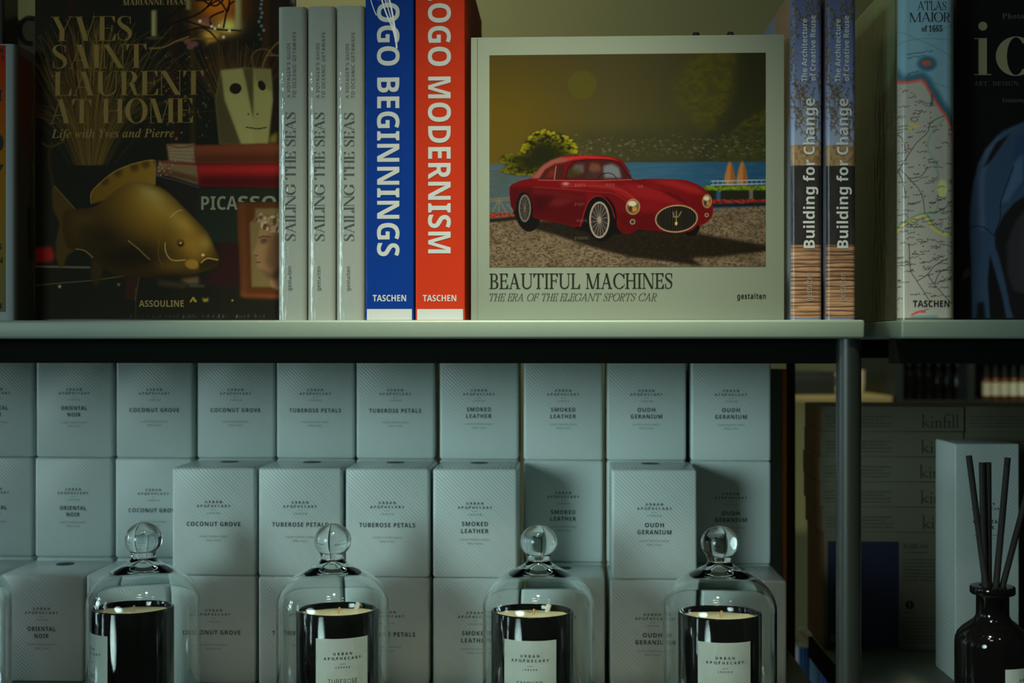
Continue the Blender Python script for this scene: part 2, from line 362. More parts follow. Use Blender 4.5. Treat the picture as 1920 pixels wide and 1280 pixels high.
62,39,68,29,77,23,89,21,102,22,114,25,114,2,100,-2,122,158,1,10,13,0,13,19,110,157,19,157,19,180,142,180,142,158,47,23,145,23,145,0,70,12,70,202,1,44,8,0,8,9,22,11,31,17,36,26,37,42,37,187,
36,202,31,212,22,217,7,219,7,228,197,228,197,160,189,160,184,178,178,193,168,203,155,210,137,214,115,216,100,215,93,211,91,199,91,124,95,124,114,126,128,135,137,150,142,173,151,173,151,59,142,59,137,84,128,100,114,109,94,112,
91,112,91,40,94,21,98,15,105,12,128,9,128,0,80,209,2,32,8,0,8,9,22,11,31,16,36,25,37,40,37,189,36,203,31,212,22,217,8,219,8,228,107,228,144,226,168,220,183,211,195,199,202,184,204,166,202,148,195,133,
183,120,167,110,146,105,121,103,91,103,91,40,93,25,97,16,106,11,121,9,121,0,12,91,115,101,115,122,118,136,126,144,142,146,165,144,187,138,203,126,212,108,216,95,212,91,199,97,172,2,52,127,-5,113,-3,104,5,100,17,84,
5,67,-2,48,-4,32,-2,20,6,13,17,10,32,12,45,20,58,32,68,59,82,99,95,99,121,98,133,93,141,85,146,74,148,62,147,54,143,52,137,57,128,61,116,60,107,55,101,48,97,39,95,29,97,22,102,18,109,16,118,19,
129,25,139,34,147,47,154,63,158,81,159,112,156,132,146,140,136,145,122,146,105,146,31,147,20,152,17,160,21,165,14,153,3,141,-3,9,76,17,87,20,99,32,99,85,77,76,64,61,59,42,61,28,66,20,101,150,2,32,77,-5,
59,-2,42,5,29,18,18,34,12,55,10,79,12,101,19,120,30,136,43,149,60,157,79,159,97,157,112,151,124,140,134,126,139,108,141,87,141,83,58,83,60,61,65,43,74,31,85,24,100,21,112,24,124,31,135,43,142,36,124,13,
102,0,9,58,96,101,96,101,107,97,139,90,146,81,148,68,143,61,128,58,102,103,164,3,55,73,-70,44,-68,24,-61,11,-50,7,-37,10,-27,19,-19,34,-13,22,-5,14,4,12,15,14,27,21,37,33,46,51,55,29,67,16,84,11,
106,13,121,20,134,30,144,44,152,60,157,79,159,98,157,117,152,158,152,158,134,134,134,143,119,146,102,144,88,138,76,129,65,117,58,102,53,86,51,78,52,71,52,56,47,52,42,50,36,53,29,59,26,71,25,88,25,129,20,143,
15,151,6,156,-5,158,-18,155,-33,148,-46,136,-56,110,-67,16,79,62,89,65,95,73,99,86,100,105,99,125,95,138,89,146,79,148,69,146,62,138,58,125,57,105,58,86,62,73,69,65,13,80,-58,109,-55,126,-47,132,-33,130,-25,125,
-21,102,-17,48,-17,40,-26,37,-36,39,-45,47,-52,61,-56,104,190,1,41,9,0,9,8,22,13,26,28,26,199,23,215,18,218,9,220,9,228,74,228,74,133,88,148,103,156,122,159,137,157,149,151,158,140,163,125,165,106,165,28,169,
13,174,9,182,8,182,0,101,0,101,8,103,8,111,10,116,17,118,28,118,108,115,129,110,134,101,136,87,131,74,118,74,28,77,13,82,9,90,8,90,0,105,99,2,16,50,181,41,183,32,188,27,196,25,206,27,216,32,224,41,
230,50,232,60,230,68,224,74,216,76,206,74,196,68,188,60,183,13,9,0,9,8,23,13,26,28,26,126,23,142,10,147,10,155,74,155,74,28,77,13,90,8,90,0,110,190,1,41,9,0,9,8,22,13,26,28,26,127,23,142,
18,146,9,147,9,155,74,155,74,134,87,148,103,156,122,159,137,157,149,151,158,140,163,125,165,106,165,28,169,13,174,9,182,8,182,0,101,0,101,8,103,8,111,10,116,17,118,28,118,108,115,129,110,134,101,136,87,131,74,118,
74,28,77,13,82,9,90,8,90,0,111,168,2,24,84,-5,63,-2,45,6,30,18,19,35,12,55,9,77,12,99,19,119,30,136,45,149,63,157,84,159,105,157,123,149,138,136,149,120,156,100,158,77,156,54,149,34,138,18,123,5,
105,-2,16,84,6,96,9,104,19,109,41,110,77,108,114,104,135,96,146,84,149,72,146,64,135,60,114,58,77,60,41,64,19,72,9,114,144,1,34,9,0,9,8,23,13,26,28,26,126,23,143,10,147,10,155,73,155,73,126,82,
140,94,151,105,157,117,159,129,157,138,152,143,144,145,133,143,124,139,117,132,113,124,111,111,115,103,125,94,130,87,128,81,121,76,110,75,96,75,28,76,18,79,13,99,8,99,0,116,114,1,24,62,-5,44,-2,33,5,26,18,24,
36,24,139,10,139,10,150,44,185,64,212,72,212,72,155,104,155,104,139,72,139,72,41,75,25,78,21,84,20,95,24,103,37,111,33,99,12,82,-1,117,187,1,33,65,-5,46,-2,33,9,25,25,23,48,23,124,20,141,15,145,6,
147,6,155,71,155,71,37,75,23,81,19,88,18,103,22,114,33,114,124,110,142,105,146,95,147,95,155,162,155,162,35,166,19,180,15,180,6,150,4,114,-5,114,20,105,10,93,2,80,-3,73,15,76,213,1,28,-17,0,-17,8,0,
10,11,20,19,43,57,184,60,200,59,208,55,213,36,217,36,225,142,225,142,217,124,214,113,204,105,183,68,41,64,21,66,16,71,14,81,12,94,12,124,15,149,25,169,42,186,67,196,67,175,0,80,204,2,31,-17,0,-17,8,0,
10,11,20,19,43,57,184,59,193,60,202,59,208,55,213,37,217,37,225,130,225,157,223,178,217,193,206,202,192,205,173,202,155,193,139,179,125,162,116,135,109,98,107,86,107,68,41,65,24,66,17,70,12,88,8,88,0,13,99,119,
116,121,131,126,142,135,152,155,156,181,152,199,143,210,126,214,115,210,109,196,89,120,94,119,89,175,1,41,11,0,11,8,33,14,39,20,43,30,61,98,62,102,62,105,62,109,61,113,34,195,25,212,12,217,12,225,103,225,103,217,
85,215,82,211,81,204,81,201,82,197,105,120,146,176,155,191,158,202,156,211,149,216,138,217,135,217,135,225,208,225,208,217,192,212,176,194,110,105,92,35,91,24,92,16,96,12,116,8,116,0,97,168,2,36,27,-4,12,-2,1,7,
-7,20,-9,37,-8,55,-3,74,16,110,28,125,42,138,63,151,83,155,94,152,103,145,107,133,112,151,148,151,121,54,116,37,114,28,115,22,119,20,129,26,142,44,150,39,133,15,116,0,98,-4,87,-2,80,5,78,17,78,26,81,38,
68,19,56,6,42,-2,18,46,20,54,22,62,28,76,47,88,74,96,101,99,124,98,133,93,139,86,140,78,138,70,132,55,109,41,80,35,58,33,40,34,29,39,23,100,167,2,38,28,-5,13,-2,2,7,-5,21,-8,41,-2,74,14,
107,39,136,60,150,82,155,95,153,106,147,119,190,121,199,122,206,120,211,117,214,102,216,102,225,135,229,171,235,119,41,116,30,115,24,119,20,128,26,141,44,148,39,123,6,111,-2,99,-5,88,-2,81,5,79,17,82,38,69,19,56,
6,43,-2,16,48,21,56,23,63,29,78,50,90,77,98,104,101,125,99,134,95,140,89,142,75,134,60,116,47,90,37,63,33,39,37,26,101,135,2,33,44,-5,24,-1,8,9,-2,26,-5,49,-3,67,3,86,12,104,25,120,39,134,
55,145,71,152,88,155,103,153,115,146,122,137,125,124,122,111,115,99,103,87,77,72,39,62,37,44,39,33,43,25,51,20,61,18,73,21,86,31,98,48,107,42,89,16,68,0,10,42,73,70,86,90,106,95,118,97,130,94,140,86,
144,74,139,63,126,51,104,102,97,1,52,-33,-70,-45,-68,-54,-62,-60,-53,-62,-42,-58,-29,-45,-24,-34,-28,-30,-39,-33,-49,-35,-53,-34,-57,-30,-58,-23,-57,-17,-51,-7,-33,2,1,13,52,30,138,7,138,9,151,33,151,46,188,63,214,76,
226,90,233,106,235,121,233,132,228,139,219,141,209,139,199,133,193,124,191,112,195,107,207,110,215,112,221,111,224,107,225,98,220,89,208,72,151,101,151,99,138,70,138,53,56,43,17,32,-14,20,-39,6,-56,-12,-66,104,179,1,45,105,
-5,92,-2,85,6,83,20,86,42,97,77,108,111,111,123,110,129,105,130,93,126,79,113,65,92,46,50,32,0,-9,0,41,187,44,200,45,206,41,214,29,216,24,216,24,225,55,229,94,235,57,98,76,123,92,141,109,151,126,155,140,
152,149,144,151,130,149,112,141,85,125,38,124,33,123,29,124,23,128,21,138,28,153,49,160,45,142,17,123,1,105,97,2,16,66,186,57,187,50,192,45,199,44,208,45,217,50,224,57,228,66,230,74,228,81,224,86,217,88,208,86,
199,81,192,74,187,25,25,-4,14,-2,7,3,2,10,0,20,2,32,5,44,22,105,25,118,27,127,23,134,13,136,10,136,9,145,44,149,75,155,45,43,42,28,43,23,47,21,57,27,71,45,78,40,60,16,43,1,110,179,1,42,
106,-5,94,-2,86,6,84,20,88,42,98,77,110,111,113,123,111,129,106,130,94,126,82,115,68,95,49,54,33,0,-7,0,21,105,25,120,26,127,22,134,12,136,9,136,8,145,76,155,58,97,76,123,93,141,110,151,128,155,142,152,
150,144,153,130,151,113,142,85,124,29,126,23,130,21,140,28,152,45,160,40,133,7,120,-2,114,130,1,28,-7,0,21,105,25,120,26,127,22,134,12,136,9,136,8,145,76,155,57,94,72,122,86,140,98,151,111,155,121,152,128,145,
130,132,128,123,124,115,118,110,110,109,101,111,93,119,90,121,78,112,63,87,47,49,33,0,115,126,1,47,45,-5,14,2,7,4,1,2,-3,-3,-12,-2,-3,54,6,53,12,27,23,12,41,7,51,9,58,16,60,26,57,38,47,53,
34,69,19,93,14,114,17,130,27,143,41,152,58,154,90,149,93,148,96,147,102,149,106,153,115,153,107,102,99,103,92,126,81,140,67,144,54,139,48,128,52,115,62,101,73,88,83,75,92,58,95,41,93,29,89,18,81,8,71,1,
59,-3,116,92,1,28,15,-5,2,-2,-5,6,-8,19,-7,26,-5,35,22,137,6,137,6,148,29,160,49,176,67,199,81,199,67,150,93,150,90,137,63,137,38,51,35,38,34,28,35,22,39,20,49,27,64,47,72,42,58,22,44,7,
30,-2,118,142,1,33,24,-5,24,13,23,78,19,115,15,127,10,135,3,137,-1,137,-1,145,48,155,53,147,57,126,61,59,61,44,80,66,92,84,102,106,95,120,89,128,87,135,89,143,93,149,99,153,107,155,115,153,121,149,126,142,
127,133,122,111,108,84,83,51,49,13,31,-4,119,210,1,38,24,-5,24,12,23,77,19,114,15,127,10,135,3,137,-1,137,-1,145,48,155,54,145,59,115,62,66,115,155,123,155,133,43,151,65,164,84,171,98,173,107,171,113,165,120,
159,128,157,136,163,150,169,154,177,155,185,154,191,149,195,142,197,132,189,103,164,63,123,12,108,-4,98,-5,90,89,34,-4,84,13,49,188,1,24,33,0,33,18,60,18,68,19,73,22,77,40,77,208,54,183,44,175,34,173,26,175,
20,180,16,188,14,198,37,206,66,224,89,241,127,241,127,40,130,24,135,19,144,18,171,18,171,0,53,188,1,49,82,-3,60,-2,42,3,29,9,20,18,15,27,13,37,15,48,21,55,29,59,40,60,44,42,55,26,65,22,77,20,
98,25,106,32,113,42,117,56,119,74,116,96,107,111,92,121,73,124,52,122,36,118,20,124,31,240,158,240,160,179,140,179,138,190,133,199,122,203,52,203,47,141,63,144,84,146,108,144,129,138,146,128,159,114,167,96,170,74,168,54,
162,37,153,24,141,14,113,1,54,188,2,47,98,-3,75,0,55,9,38,24,26,47,18,75,15,111,17,138,21,163,28,185,39,205,52,221,69,233,88,241,111,243,130,242,146,238,157,232,164,224,169,216,170,206,168,196,161,188,149,182,
130,180,128,200,122,217,116,222,108,223,95,221,85,213,76,200,67,172,62,135,80,143,109,147,128,145,144,139,158,129,168,115,174,98,176,78,174,55,167,36,156,19,141,7,122,-1,15,99,19,111,22,120,32,125,49,127,74,125,98,119,
114,109,123,96,127,77,121,62,110,65,69,73,40,81,28,90,21,82,236,2,36,8,0,8,9,22,11,31,16,36,25,37,40,37,189,36,203,31,212,22,217,8,219,8,228,108,228,139,226,164,221,184,213,197,201,206,186,209,167,203,
143,186,124,157,112,216,25,226,13,239,9,240,9,240,0,169,0,101,106,91,106,91,40,93,25,97,16,106,11,121,9,121,0,14,91,117,102,117,124,120,140,129,149,145,152,168,150,185,145,198,138,208,126,214,112,216,101,214,95,211,
91,193,83,195,1,65,21,-5,21,79,31,79,41,47,56,25,68,15,82,9,98,7,115,10,128,18,137,30,139,45,136,58,127,70,112,80,81,95,56,110,38,126,28,144,25,166,27,185,34,201,44,215,58,225,74,231,92,233,115,231,
141,224,146,223,150,222,157,225,160,233,170,233,170,160,161,160,155,177,147,192,136,205,124,214,111,220,97,222,82,220,70,213,62,203,60,190,62,178,69,168,94,151,127,136,159,117,169,106,175,94,180,66,177,46,169,29,157,15,140,4,
120,-3,96,-5,79,-4,63,0,49,5,42,6,35,4,31,-5,101,150,2,32,77,-5,59,-2,42,5,29,18,18,34,12,55,10,79,12,101,19,120,30,136,43,149,60,157,79,159,97,157,112,151,124,140,134,126,139,108,141,87,141,83,
58,83,60,61,65,43,74,31,85,24,100,21,112,24,124,31,135,43,142,36,124,13,102,0,9,58,96,101,96,101,107,97,139,90,146,81,148,68,143,61,128,58,102,102,107,1,44,7,0,7,8,20,11,25,17,26,37,26,138,8,
138,8,155,26,155,26,177,28,193,33,207,42,218,62,229,87,232,106,230,120,223,129,212,132,200,130,190,126,183,120,179,112,178,98,183,94,188,92,195,96,210,98,213,99,216,97,220,90,222,81,220,77,215,74,195,74,155,102,155,102,
138,74,138,74,33,75,20,79,13,87,9,100,8,100,0,105,99,2,16,50,181,41,183,32,188,27,196,25,206,27,216,32,224,41,230,50,232,60,230,68,224,74,216,76,206,74,196,68,188,60,183,13,9,0,9,8,23,13,26,28,
26,126,23,142,10,147,10,155,74,155,74,28,77,13,90,8,90,0,107,179,1,39,9,0,9,8,23,13,26,28,26,199,24,215,19,218,10,220,10,228,74,228,74,84,113,124,120,132,122,139,118,145,104,147,103,147,103,155,173,155,
173,147,154,142,137,130,111,104,173,17,180,10,188,8,188,0,105,0,105,8,108,8,117,10,120,16,116,25,81,74,74,67,74,28,77,13,90,8,90,0,108,100,1,14,9,0,9,8,23,13,26,28,26,199,24,215,19,218,10,220,
10,228,74,228,74,28,77,13,90,8,90,0,110,190,1,41,9,0,9,8,22,13,26,28,26,127,23,142,18,146,9,147,9,155,74,155,74,134,87,148,103,156,122,159,137,157,149,151,158,140,163,125,165,106,165,28,169,13,174,9,
182,8,182,0,101,0,101,8,103,8,111,10,116,17,118,28,118,108,115,129,110,134,101,136,87,131,74,118,74,28,77,13,82,9,90,8,90,0,111,168,2,24,84,-5,63,-2,45,6,30,18,19,35,12,55,9,77,12,99,19,119,
30,136,45,149,63,157,84,159,105,157,123,149,138,136,149,120,156,100,158,77,156,54,149,34,138,18,123,5,105,-2,16,84,6,96,9,104,19,109,41,110,77,108,114,104,135,96,146,84,149,72,146,64,135,60,114,58,77,60,41,64,
19,72,9,116,114,1,24,62,-5,44,-2,33,5,26,18,24,36,24,139,10,139,10,150,44,185,64,212,72,212,72,155,104,155,104,139,72,139,72,41,75,25,78,21,84,20,95,24,103,37,111,33,99,12,82,-1]
def _unpack(d):
    """style, glyph count, then per glyph: letter, advance, outlines and their points"""
    i = 0
    while i < len(d):
        g = FONT.setdefault(chr(d[i]), {})
        n = d[i + 1]
        i += 2
        for _ in range(n):
            c, adv, m = d[i:i + 3]
            i += 3
            pls = []
            for _ in range(m):
                k = d[i]
                xy = d[i + 1:i + 1 + 2 * k]
                i += 1 + 2 * k
                pls.append([(xy[2 * j] / 241.0, xy[2 * j + 1] / 241.0) for j in range(k)])
            g[chr(c)] = (adv / 241.0, pls)
_unpack(GLYPHS)
for _k in 'R':
    FONT[_k]['I'] = (0.40, [[(0.13, 0), (0.27, 0), (0.27, 1), (0.13, 1)]])

_glyph_cache = {}
def font_glyph(style, ch):
    key = (style, ch)
    if key not in _glyph_cache:
        adv, pls = FONT[style][ch]
        pts = [p for pl in pls for p in pl]
        first = [0]
        for pl in pls:
            first.append(first[-1] + len(pl))
        def inside(q, pl):
            r = False
            for (xa, ya), (xb, yb) in zip(pl, pl[1:] + pl[:1]):
                if (ya > q[1]) != (yb > q[1]) and q[0] < (xb - xa) * (q[1] - ya) / (yb - ya) + xa:
                    r = not r
            return r
        holes = {i: [j for j in range(len(pls)) if j != i and inside(pls[i][0], pls[j])] for i in range(len(pls))}
        tris = []
        for i in range(len(pls)):
            if holes[i]:
                continue
            ring = [i] + [k for k in range(len(pls)) if i in holes[k]]
            idx = [first[k] + n for k in ring for n in range(len(pls[k]))]
            for t in tessellate_polygon([[Vector((x, y, 0)) for x, y in pls[k]] for k in ring]):
                tris.append(tuple(idx[n] for n in t))
        _glyph_cache[key] = (adv, pts, tris)
    return _glyph_cache[key]

def didone(ch, T, t, e):
    """capital letters with thick stems, hairlines and flat serifs; returns advance and polygons"""
    P = []
    h = t
    v = max(t * 1.25, 0.02)
    def rect(x0, y0, x1, y1):
        P.append([(x0, y0), (x1, y0), (x1, y1), (x0, y1)])
    def stem(x, w=T):
        rect(x, 0, x + w, 1)
    def serif(x, w, y, l=e, r=e):
        rect(x - l, y, x + w + r, y + h)
    def diag(x0, x1, w, y0=0.0, y1=1.0):
        P.append([(x0, y0), (x0 + w, y0), (x1 + w, y1), (x1, y1)])
    def ring(cx, cy, rx, ry, a0, a1, tt=T, n=22):
        a0, a1 = math.radians(a0), math.radians(a1)
        pr = None
        for i in range(n + 1):
            a = a0 + (a1 - a0) * i / n
            o = (cx + rx * math.cos(a), cy + ry * math.sin(a))
            q = (cx + (rx - tt) * math.cos(a), cy + (ry - h) * math.sin(a))
            if pr:
                P.append([pr[0], o, q, pr[1]])
            pr = (o, q)
    def tip(x, y, up, l=0.17):        # the small vertical beak at the end of an arm
        s = 1 if up else -1
        P.append([(x - v, y), (x, y), (x, y + s * l), (x - v, y + s * l)])
        P.append([(x - v, y + s * l), (x - v, y), (x - v - 0.11, y)])
    if ch == 'I':
        stem(e); serif(e, T, 0); serif(e, T, 1 - h); w = T + 2 * e
    elif ch == 'L':
        stem(e); serif(e, T, 1 - h); serif(e, T, 0, e, 0.42); w = e + T + 0.42; tip(w, 0, True, 0.3)
    elif ch in 'EF':
        stem(e); w = e + T + 0.38
        serif(e, T, 1 - h, e, 0.38); tip(w, 1, False, 0.24)
        rect(e + T, 0.5, w - 0.1, 0.5 + h); rect(w - 0.1 - v, 0.38, w - 0.1, 0.64)
        if ch == 'E':
            serif(e, T, 0, e, 0.40); w += 0.02; tip(w, 0, True, 0.28)
        else:
            serif(e, T, 0)
    elif ch == 'T':
        w = 0.74; c = w / 2
        stem(c - T / 2); serif(c - T / 2, T, 0); rect(0, 1 - h, w, 1); tip(w, 1, False, 0.26)
        P.append([(0, 1), (v, 1), (v, 0.74), (0, 0.74)]); P.append([(v, 1), (v, 0.74), (v + 0.11, 1)])
    elif ch == 'H':
        w = 2 * e + 2 * T + 0.36
        for x in (e, w - e - T):
            stem(x); serif(x, T, 0); serif(x, T, 1 - h)
        rect(e + T, 0.5, w - e - T, 0.5 + h)
    elif ch == 'N':
        w = 0.84
        rect(e, 0, e + v, 1); serif(e, v, 0, e, e); rect(0, 1 - h, e + T * 0.6, 1)
        rect(w - e - v, 0, w - e, 1); serif(w - e - v, v, 1 - h, e, e)
        diag(w - e - T - 0.005, e - 0.02, T * 1.12)
    elif ch == 'M':
        w = 1.0
        rect(e, 0, e + v, 1); serif(e, v, 0, e, e); rect(0, 1 - h, e + T, 1)
        stem(w - e - T); serif(w - e - T, T, 0); rect(w - e - T, 1 - h, w, 1)
        m = (e + w - e - T) / 2
        diag(m - T * 0.35, e - 0.01, T * 1.08)
        diag(m + T * 0.4, w - e - T, v)
    elif ch == 'A':
        w = 0.82; c = w / 2
        diag(e, c - 0.03, v); diag(w - e - T * 1.05, c - T * 0.62, T * 1.08)
        rect(e + 0.1, 0.33, w - e - T, 0.33 + h); serif(e, v, 0, e, e); serif(w - e - T, T, 0)
    elif ch == 'V':
        w = 0.82; c = w / 2
        diag(c - T * 0.42, e, T * 1.08); diag(c, w - e - v, v)
        serif(e, T, 1 - h); serif(w - e - v, v, 1 - h, e, e)
    elif ch == 'Y':
        w = 0.82; c = w / 2
        stem_x = c - T / 2
        rect(stem_x, 0, stem_x + T, 0.45); serif(stem_x, T, 0)
        diag(stem_x, e, T * 1.06, 0.43, 1); diag(c + T / 2 - v, w - e - v, v, 0.43, 1)
        serif(e, T, 1 - h); serif(w - e - v, v, 1 - h, e, e)
    elif ch == 'U':
        w = 0.82
        rect(e, 0.3, e + T, 1); serif(e, T, 1 - h)
        rect(w - e - v, 0.3, w - e, 1); serif(w - e - v, v, 1 - h, e, e)
        cx = (w) / 2; R = cx - e; n = 20; pr = None
        for i in range(n + 1):
            a = math.pi + math.pi * i / n
            th = T + (v - T) * (i / n)
            o = (cx + R * math.cos(a), 0.3 + 0.315 * math.sin(a))
            q = (cx + (R - th) * math.cos(a), 0.3 + (0.315 - h * 1.5) * math.sin(a))
            if pr:
                P.append([pr[0], o, q, pr[1]])
            pr = (o, q)
    elif ch == 'O':
        w = 0.86; ring(w / 2, 0.5, w / 2, 0.515, 0, 360, T * 1.08, 48)
    elif ch in 'CG':
        w = 0.80
        ring(0.43, 0.5, 0.43, 0.515, 42, 318, T * 1.08, 40)
        rect(w - v, 0.66, w, 1.0); P.append([(w - v, 0.66), (w - v, 0.9), (w - v - 0.09, 0.87)])
        if ch == 'C':
            rect(w - v * 0.8, 0.16, w, 0.30)
        else:
            rect(w - T, 0.1, w, 0.44); serif(w - T, T, 0.44 - h, e * 0.8, e * 0.6); w += e * 0.6
    elif ch == 'D':
        stem(e); serif(e, T, 0, e, 0.12); serif(e, T, 1 - h, e, 0.12)
        ring(e + T + 0.1, 0.5, 0.40, 0.5, -90, 90, T * 1.05); w = e + T + 0.5
    elif ch in 'BPR':
        stem(e); serif(e, T, 1 - h, e, 0.14)
        r2 = 0.5 - (0.0 if ch != 'B' else 0.0)
        ring(e + T + 0.12, 0.75 - 0.005, 0.25 if ch == 'B' else 0.28, 0.255, -90, 90, T)
        rect(e + T, 0.49, e + T + 0.13, 0.49 + h)
        w = e + T + 0.40
        if ch == 'B':
            ring(e + T + 0.12, 0.255, 0.30, 0.255, -90, 90, T * 1.05); serif(e, T, 0, e, 0.14); w = e + T + 0.43
        else:
            serif(e, T, 0)
        if ch == 'R':
            P.append([(e + T + 0.10, 0.5), (e + T + 0.10 + T, 0.5), (e + T + 0.30 + T * 0.6, 0.02), (e + T + 0.28, 0.02)])
            rect(e + T + 0.28, 0, e + T + 0.48, h * 1.4); w = e + T + 0.47
    elif ch == 'S':
        w = 0.58
        pts = [(0.50, 0.80), (0.46, 0.93), (0.30, 0.985), (0.14, 0.93), (0.09, 0.78), (0.18, 0.63), (0.33, 0.51),
               (0.46, 0.38), (0.49, 0.22), (0.42, 0.08), (0.27, 0.015), (0.11, 0.07), (0.06, 0.22)]
        wid = [0.02, 0.02, 0.025, 0.07, 0.13, 0.17, 0.19, 0.17, 0.13, 0.07, 0.025, 0.02, 0.02]
        k = T / 0.17
        c = smooth_path(pts, 5, False)
        n = len(c)
        ws = [np.interp(i / (n - 1) * (len(wid) - 1), range(len(wid)), wid) for i in range(n)]
        pr = None
        for i in range(n):
            a = Vector(c[max(0, i - 1)]); b = Vector(c[min(n - 1, i + 1)])
            d = (b - a).normalized(); nn = Vector((-d.y, d.x)) * max(ws[i] * k, t) / 2
            o = (c[i][0] + nn.x, c[i][1] + nn.y); q = (c[i][0] - nn.x, c[i][1] - nn.y)
            if pr:
                P.append([pr[0], o, q, pr[1]])
            pr = (o, q)
        rect(0.50 - v / 2, 0.68, 0.50 + v / 2, 0.99); rect(0.045, 0.01, 0.045 + v, 0.32)
    elif ch == ',':
        w = 0.2; P.append([(0.04, 0.12), (0.16, 0.12), (0.12, -0.14), (0.07, -0.14)])
    else:
        w = 0.4
    return w, P

def smooth_path(pts, n=6, closed=True):
    """Catmull-Rom through the points"""
    N = len(pts)
    out = []
    rng = range(N) if closed else range(N - 1)
    for i in rng:
        if closed:
            p = [pts[(i + j) % N] for j in (-1, 0, 1, 2)]
        else:
            p = [pts[min(N - 1, max(0, i + j))] for j in (-1, 0, 1, 2)]
        for s in range(n):
            t = s / n
            q = []
            for a in (0, 1):
                p0, p1, p2, p3 = (k[a] for k in p)
                q.append(0.5 * (2 * p1 + (p2 - p0) * t + (2 * p0 - 5 * p1 + 4 * p2 - p3) * t * t + (3 * p1 - p0 - 3 * p2 + p3) * t ** 3))
            out.append(tuple(q))
    if not closed:
        out.append(tuple(pts[-1]))
    return out

def text2d(s, style, gap=0.0, T=0.17, t=0.026, e=0.075, slant=0.0):
    """lettering with capitals one unit high: points, faces, length"""
    pts, fs, x = [], [], 0.0
    for i, ch in enumerate(s):
        if ch == ' ':
            x += 0.36 + gap
            continue
        n = len(pts)
        if style == 'D':
            adv, polys = didone(ch, T, t, e)
            for pl in polys:
                m = len(pts)
                pts += [(px + x, py) for px, py in pl]
                fs.append(tuple(range(m, m + len(pl))))
            x += adv + 0.045 + gap
        else:
            adv, gp, tr = font_glyph(style, ch)
            pts += [(px + x, py) for px, py in gp]
            fs += [tuple(i + n for i in f) for f in tr]
            x += adv + gap
    if slant:
        pts = [(a + b * slant, b) for a, b in pts]
    lo = min(p[0] for p in pts)
    hi = max(p[0] for p in pts)
    return [(p[0] - lo, p[1]) for p in pts], fs, hi - lo

class Letters:
    """flat lettering and ink shapes in a face's own (x, z) metres, later laid on that face"""
    def __init__(self):
        self.p, self.f, self.m = [], [], []
    def _put(self, pts, fs, mi):
        n = len(self.p)
        self.p += pts
        for f in fs:
            q = [self.p[i + n] for i in f]
            a = sum(q[i][0] * q[(i + 1) % len(q)][1] - q[(i + 1) % len(q)][0] * q[i][1] for i in range(len(q)))
            ff = tuple(i + n for i in f)
            self.f.append(ff if a > 0 else ff[::-1])
            self.m.append(mi)
    def text(self, s, style, x, z, cap, length=None, align='l', turn=0, mi=0, **kw):
        """turn 0 reads left to right, 1 bottom to top, -1 top to bottom; (x, z) is the start, middle or end of the baseline"""
        pts, fs, w = text2d(s, style, **kw)
        sx = (length / w) if length else cap
        off = {'l': 0, 'c': 0.5, 'r': 1}[align] * w
        out = []
        for a, b in pts:
            a = (a - off) * sx
            b = b * cap
            if turn == 0:
                out.append((x + a, z + b))
            elif turn == 1:
                out.append((x - b, z + a))
            else:
                out.append((x + b, z - a))
        self._put(out, fs, mi)
        return self
    def rect(self, x0, z0, x1, z1, mi=0):
        self._put([(x0, z0), (x1, z0), (x1, z1), (x0, z1)], [(0, 1, 2, 3)], mi)
        return self
    def poly(self, pts, mi=0):
        tr = tessellate_polygon([[Vector((a, b, 0)) for a, b in pts]])
        self._put(list(pts), [tuple(t) for t in tr], mi)
        return self
    def disc(self, x, z, r, mi=0, n=24, rz=None):
        self.poly([(x + r * math.cos(2 * math.pi * i / n), z + (rz or r) * math.sin(2 * math.pi * i / n)) for i in range(n)], mi)
        return self
    def stroke(self, pts, w, mi=0):
        for (a, b) in zip(pts, pts[1:]):
            d = Vector((b[0] - a[0], b[1] - a[1]))
            if d.length < 1e-9:
                continue
            n = Vector((-d.y, d.x)).normalized() * w / 2
            self._put([(a[0] + n.x, a[1] + n.y), (a[0] - n.x, a[1] - n.y), (b[0] - n.x, b[1] - n.y), (b[0] + n.x, b[1] + n.y)],
                      [(0, 1, 2, 3)], mi)
        return self
    def smallprint(self, x0, x1, z, h, rnd, mi=0):
        """a line of print too small to read: little word-long runs of strokes"""
        x = x0
        while x < x1:
            w = min(rnd.uniform(1.6, 5.0) * h, x1 - x)
            k = x
            while k < x + w:
                self.rect(k, z, min(k + 0.34 * h, x1), z + h * rnd.choice((0.66, 0.66, 1.0)), mi)
                k += 0.62 * h
            x += w + 0.55 * h
        return self
    def build(self, name, mats, parent, y=-0.0003, wrap=None):
        b = MB()
        vs = [wrap(x, z) if wrap else (x, y, z) for x, z in self.p]
        b.add(vs, self.f)
        b.m = self.m
        return b.build(name, mats, parent, auto=False)

class Px:
    """turns pixel readings on one upright face into that face's own metres"""
    def __init__(self, cx, base, s):
        self.cx, self.base, self.s = cx, base, s
    def x(self, px):
        return (px - self.cx) * self.s
    def z(self, py):
        return (self.base - py) * self.s
    def pts(self, l):
        return [(self.x(a), self.z(b)) for a, b in l]

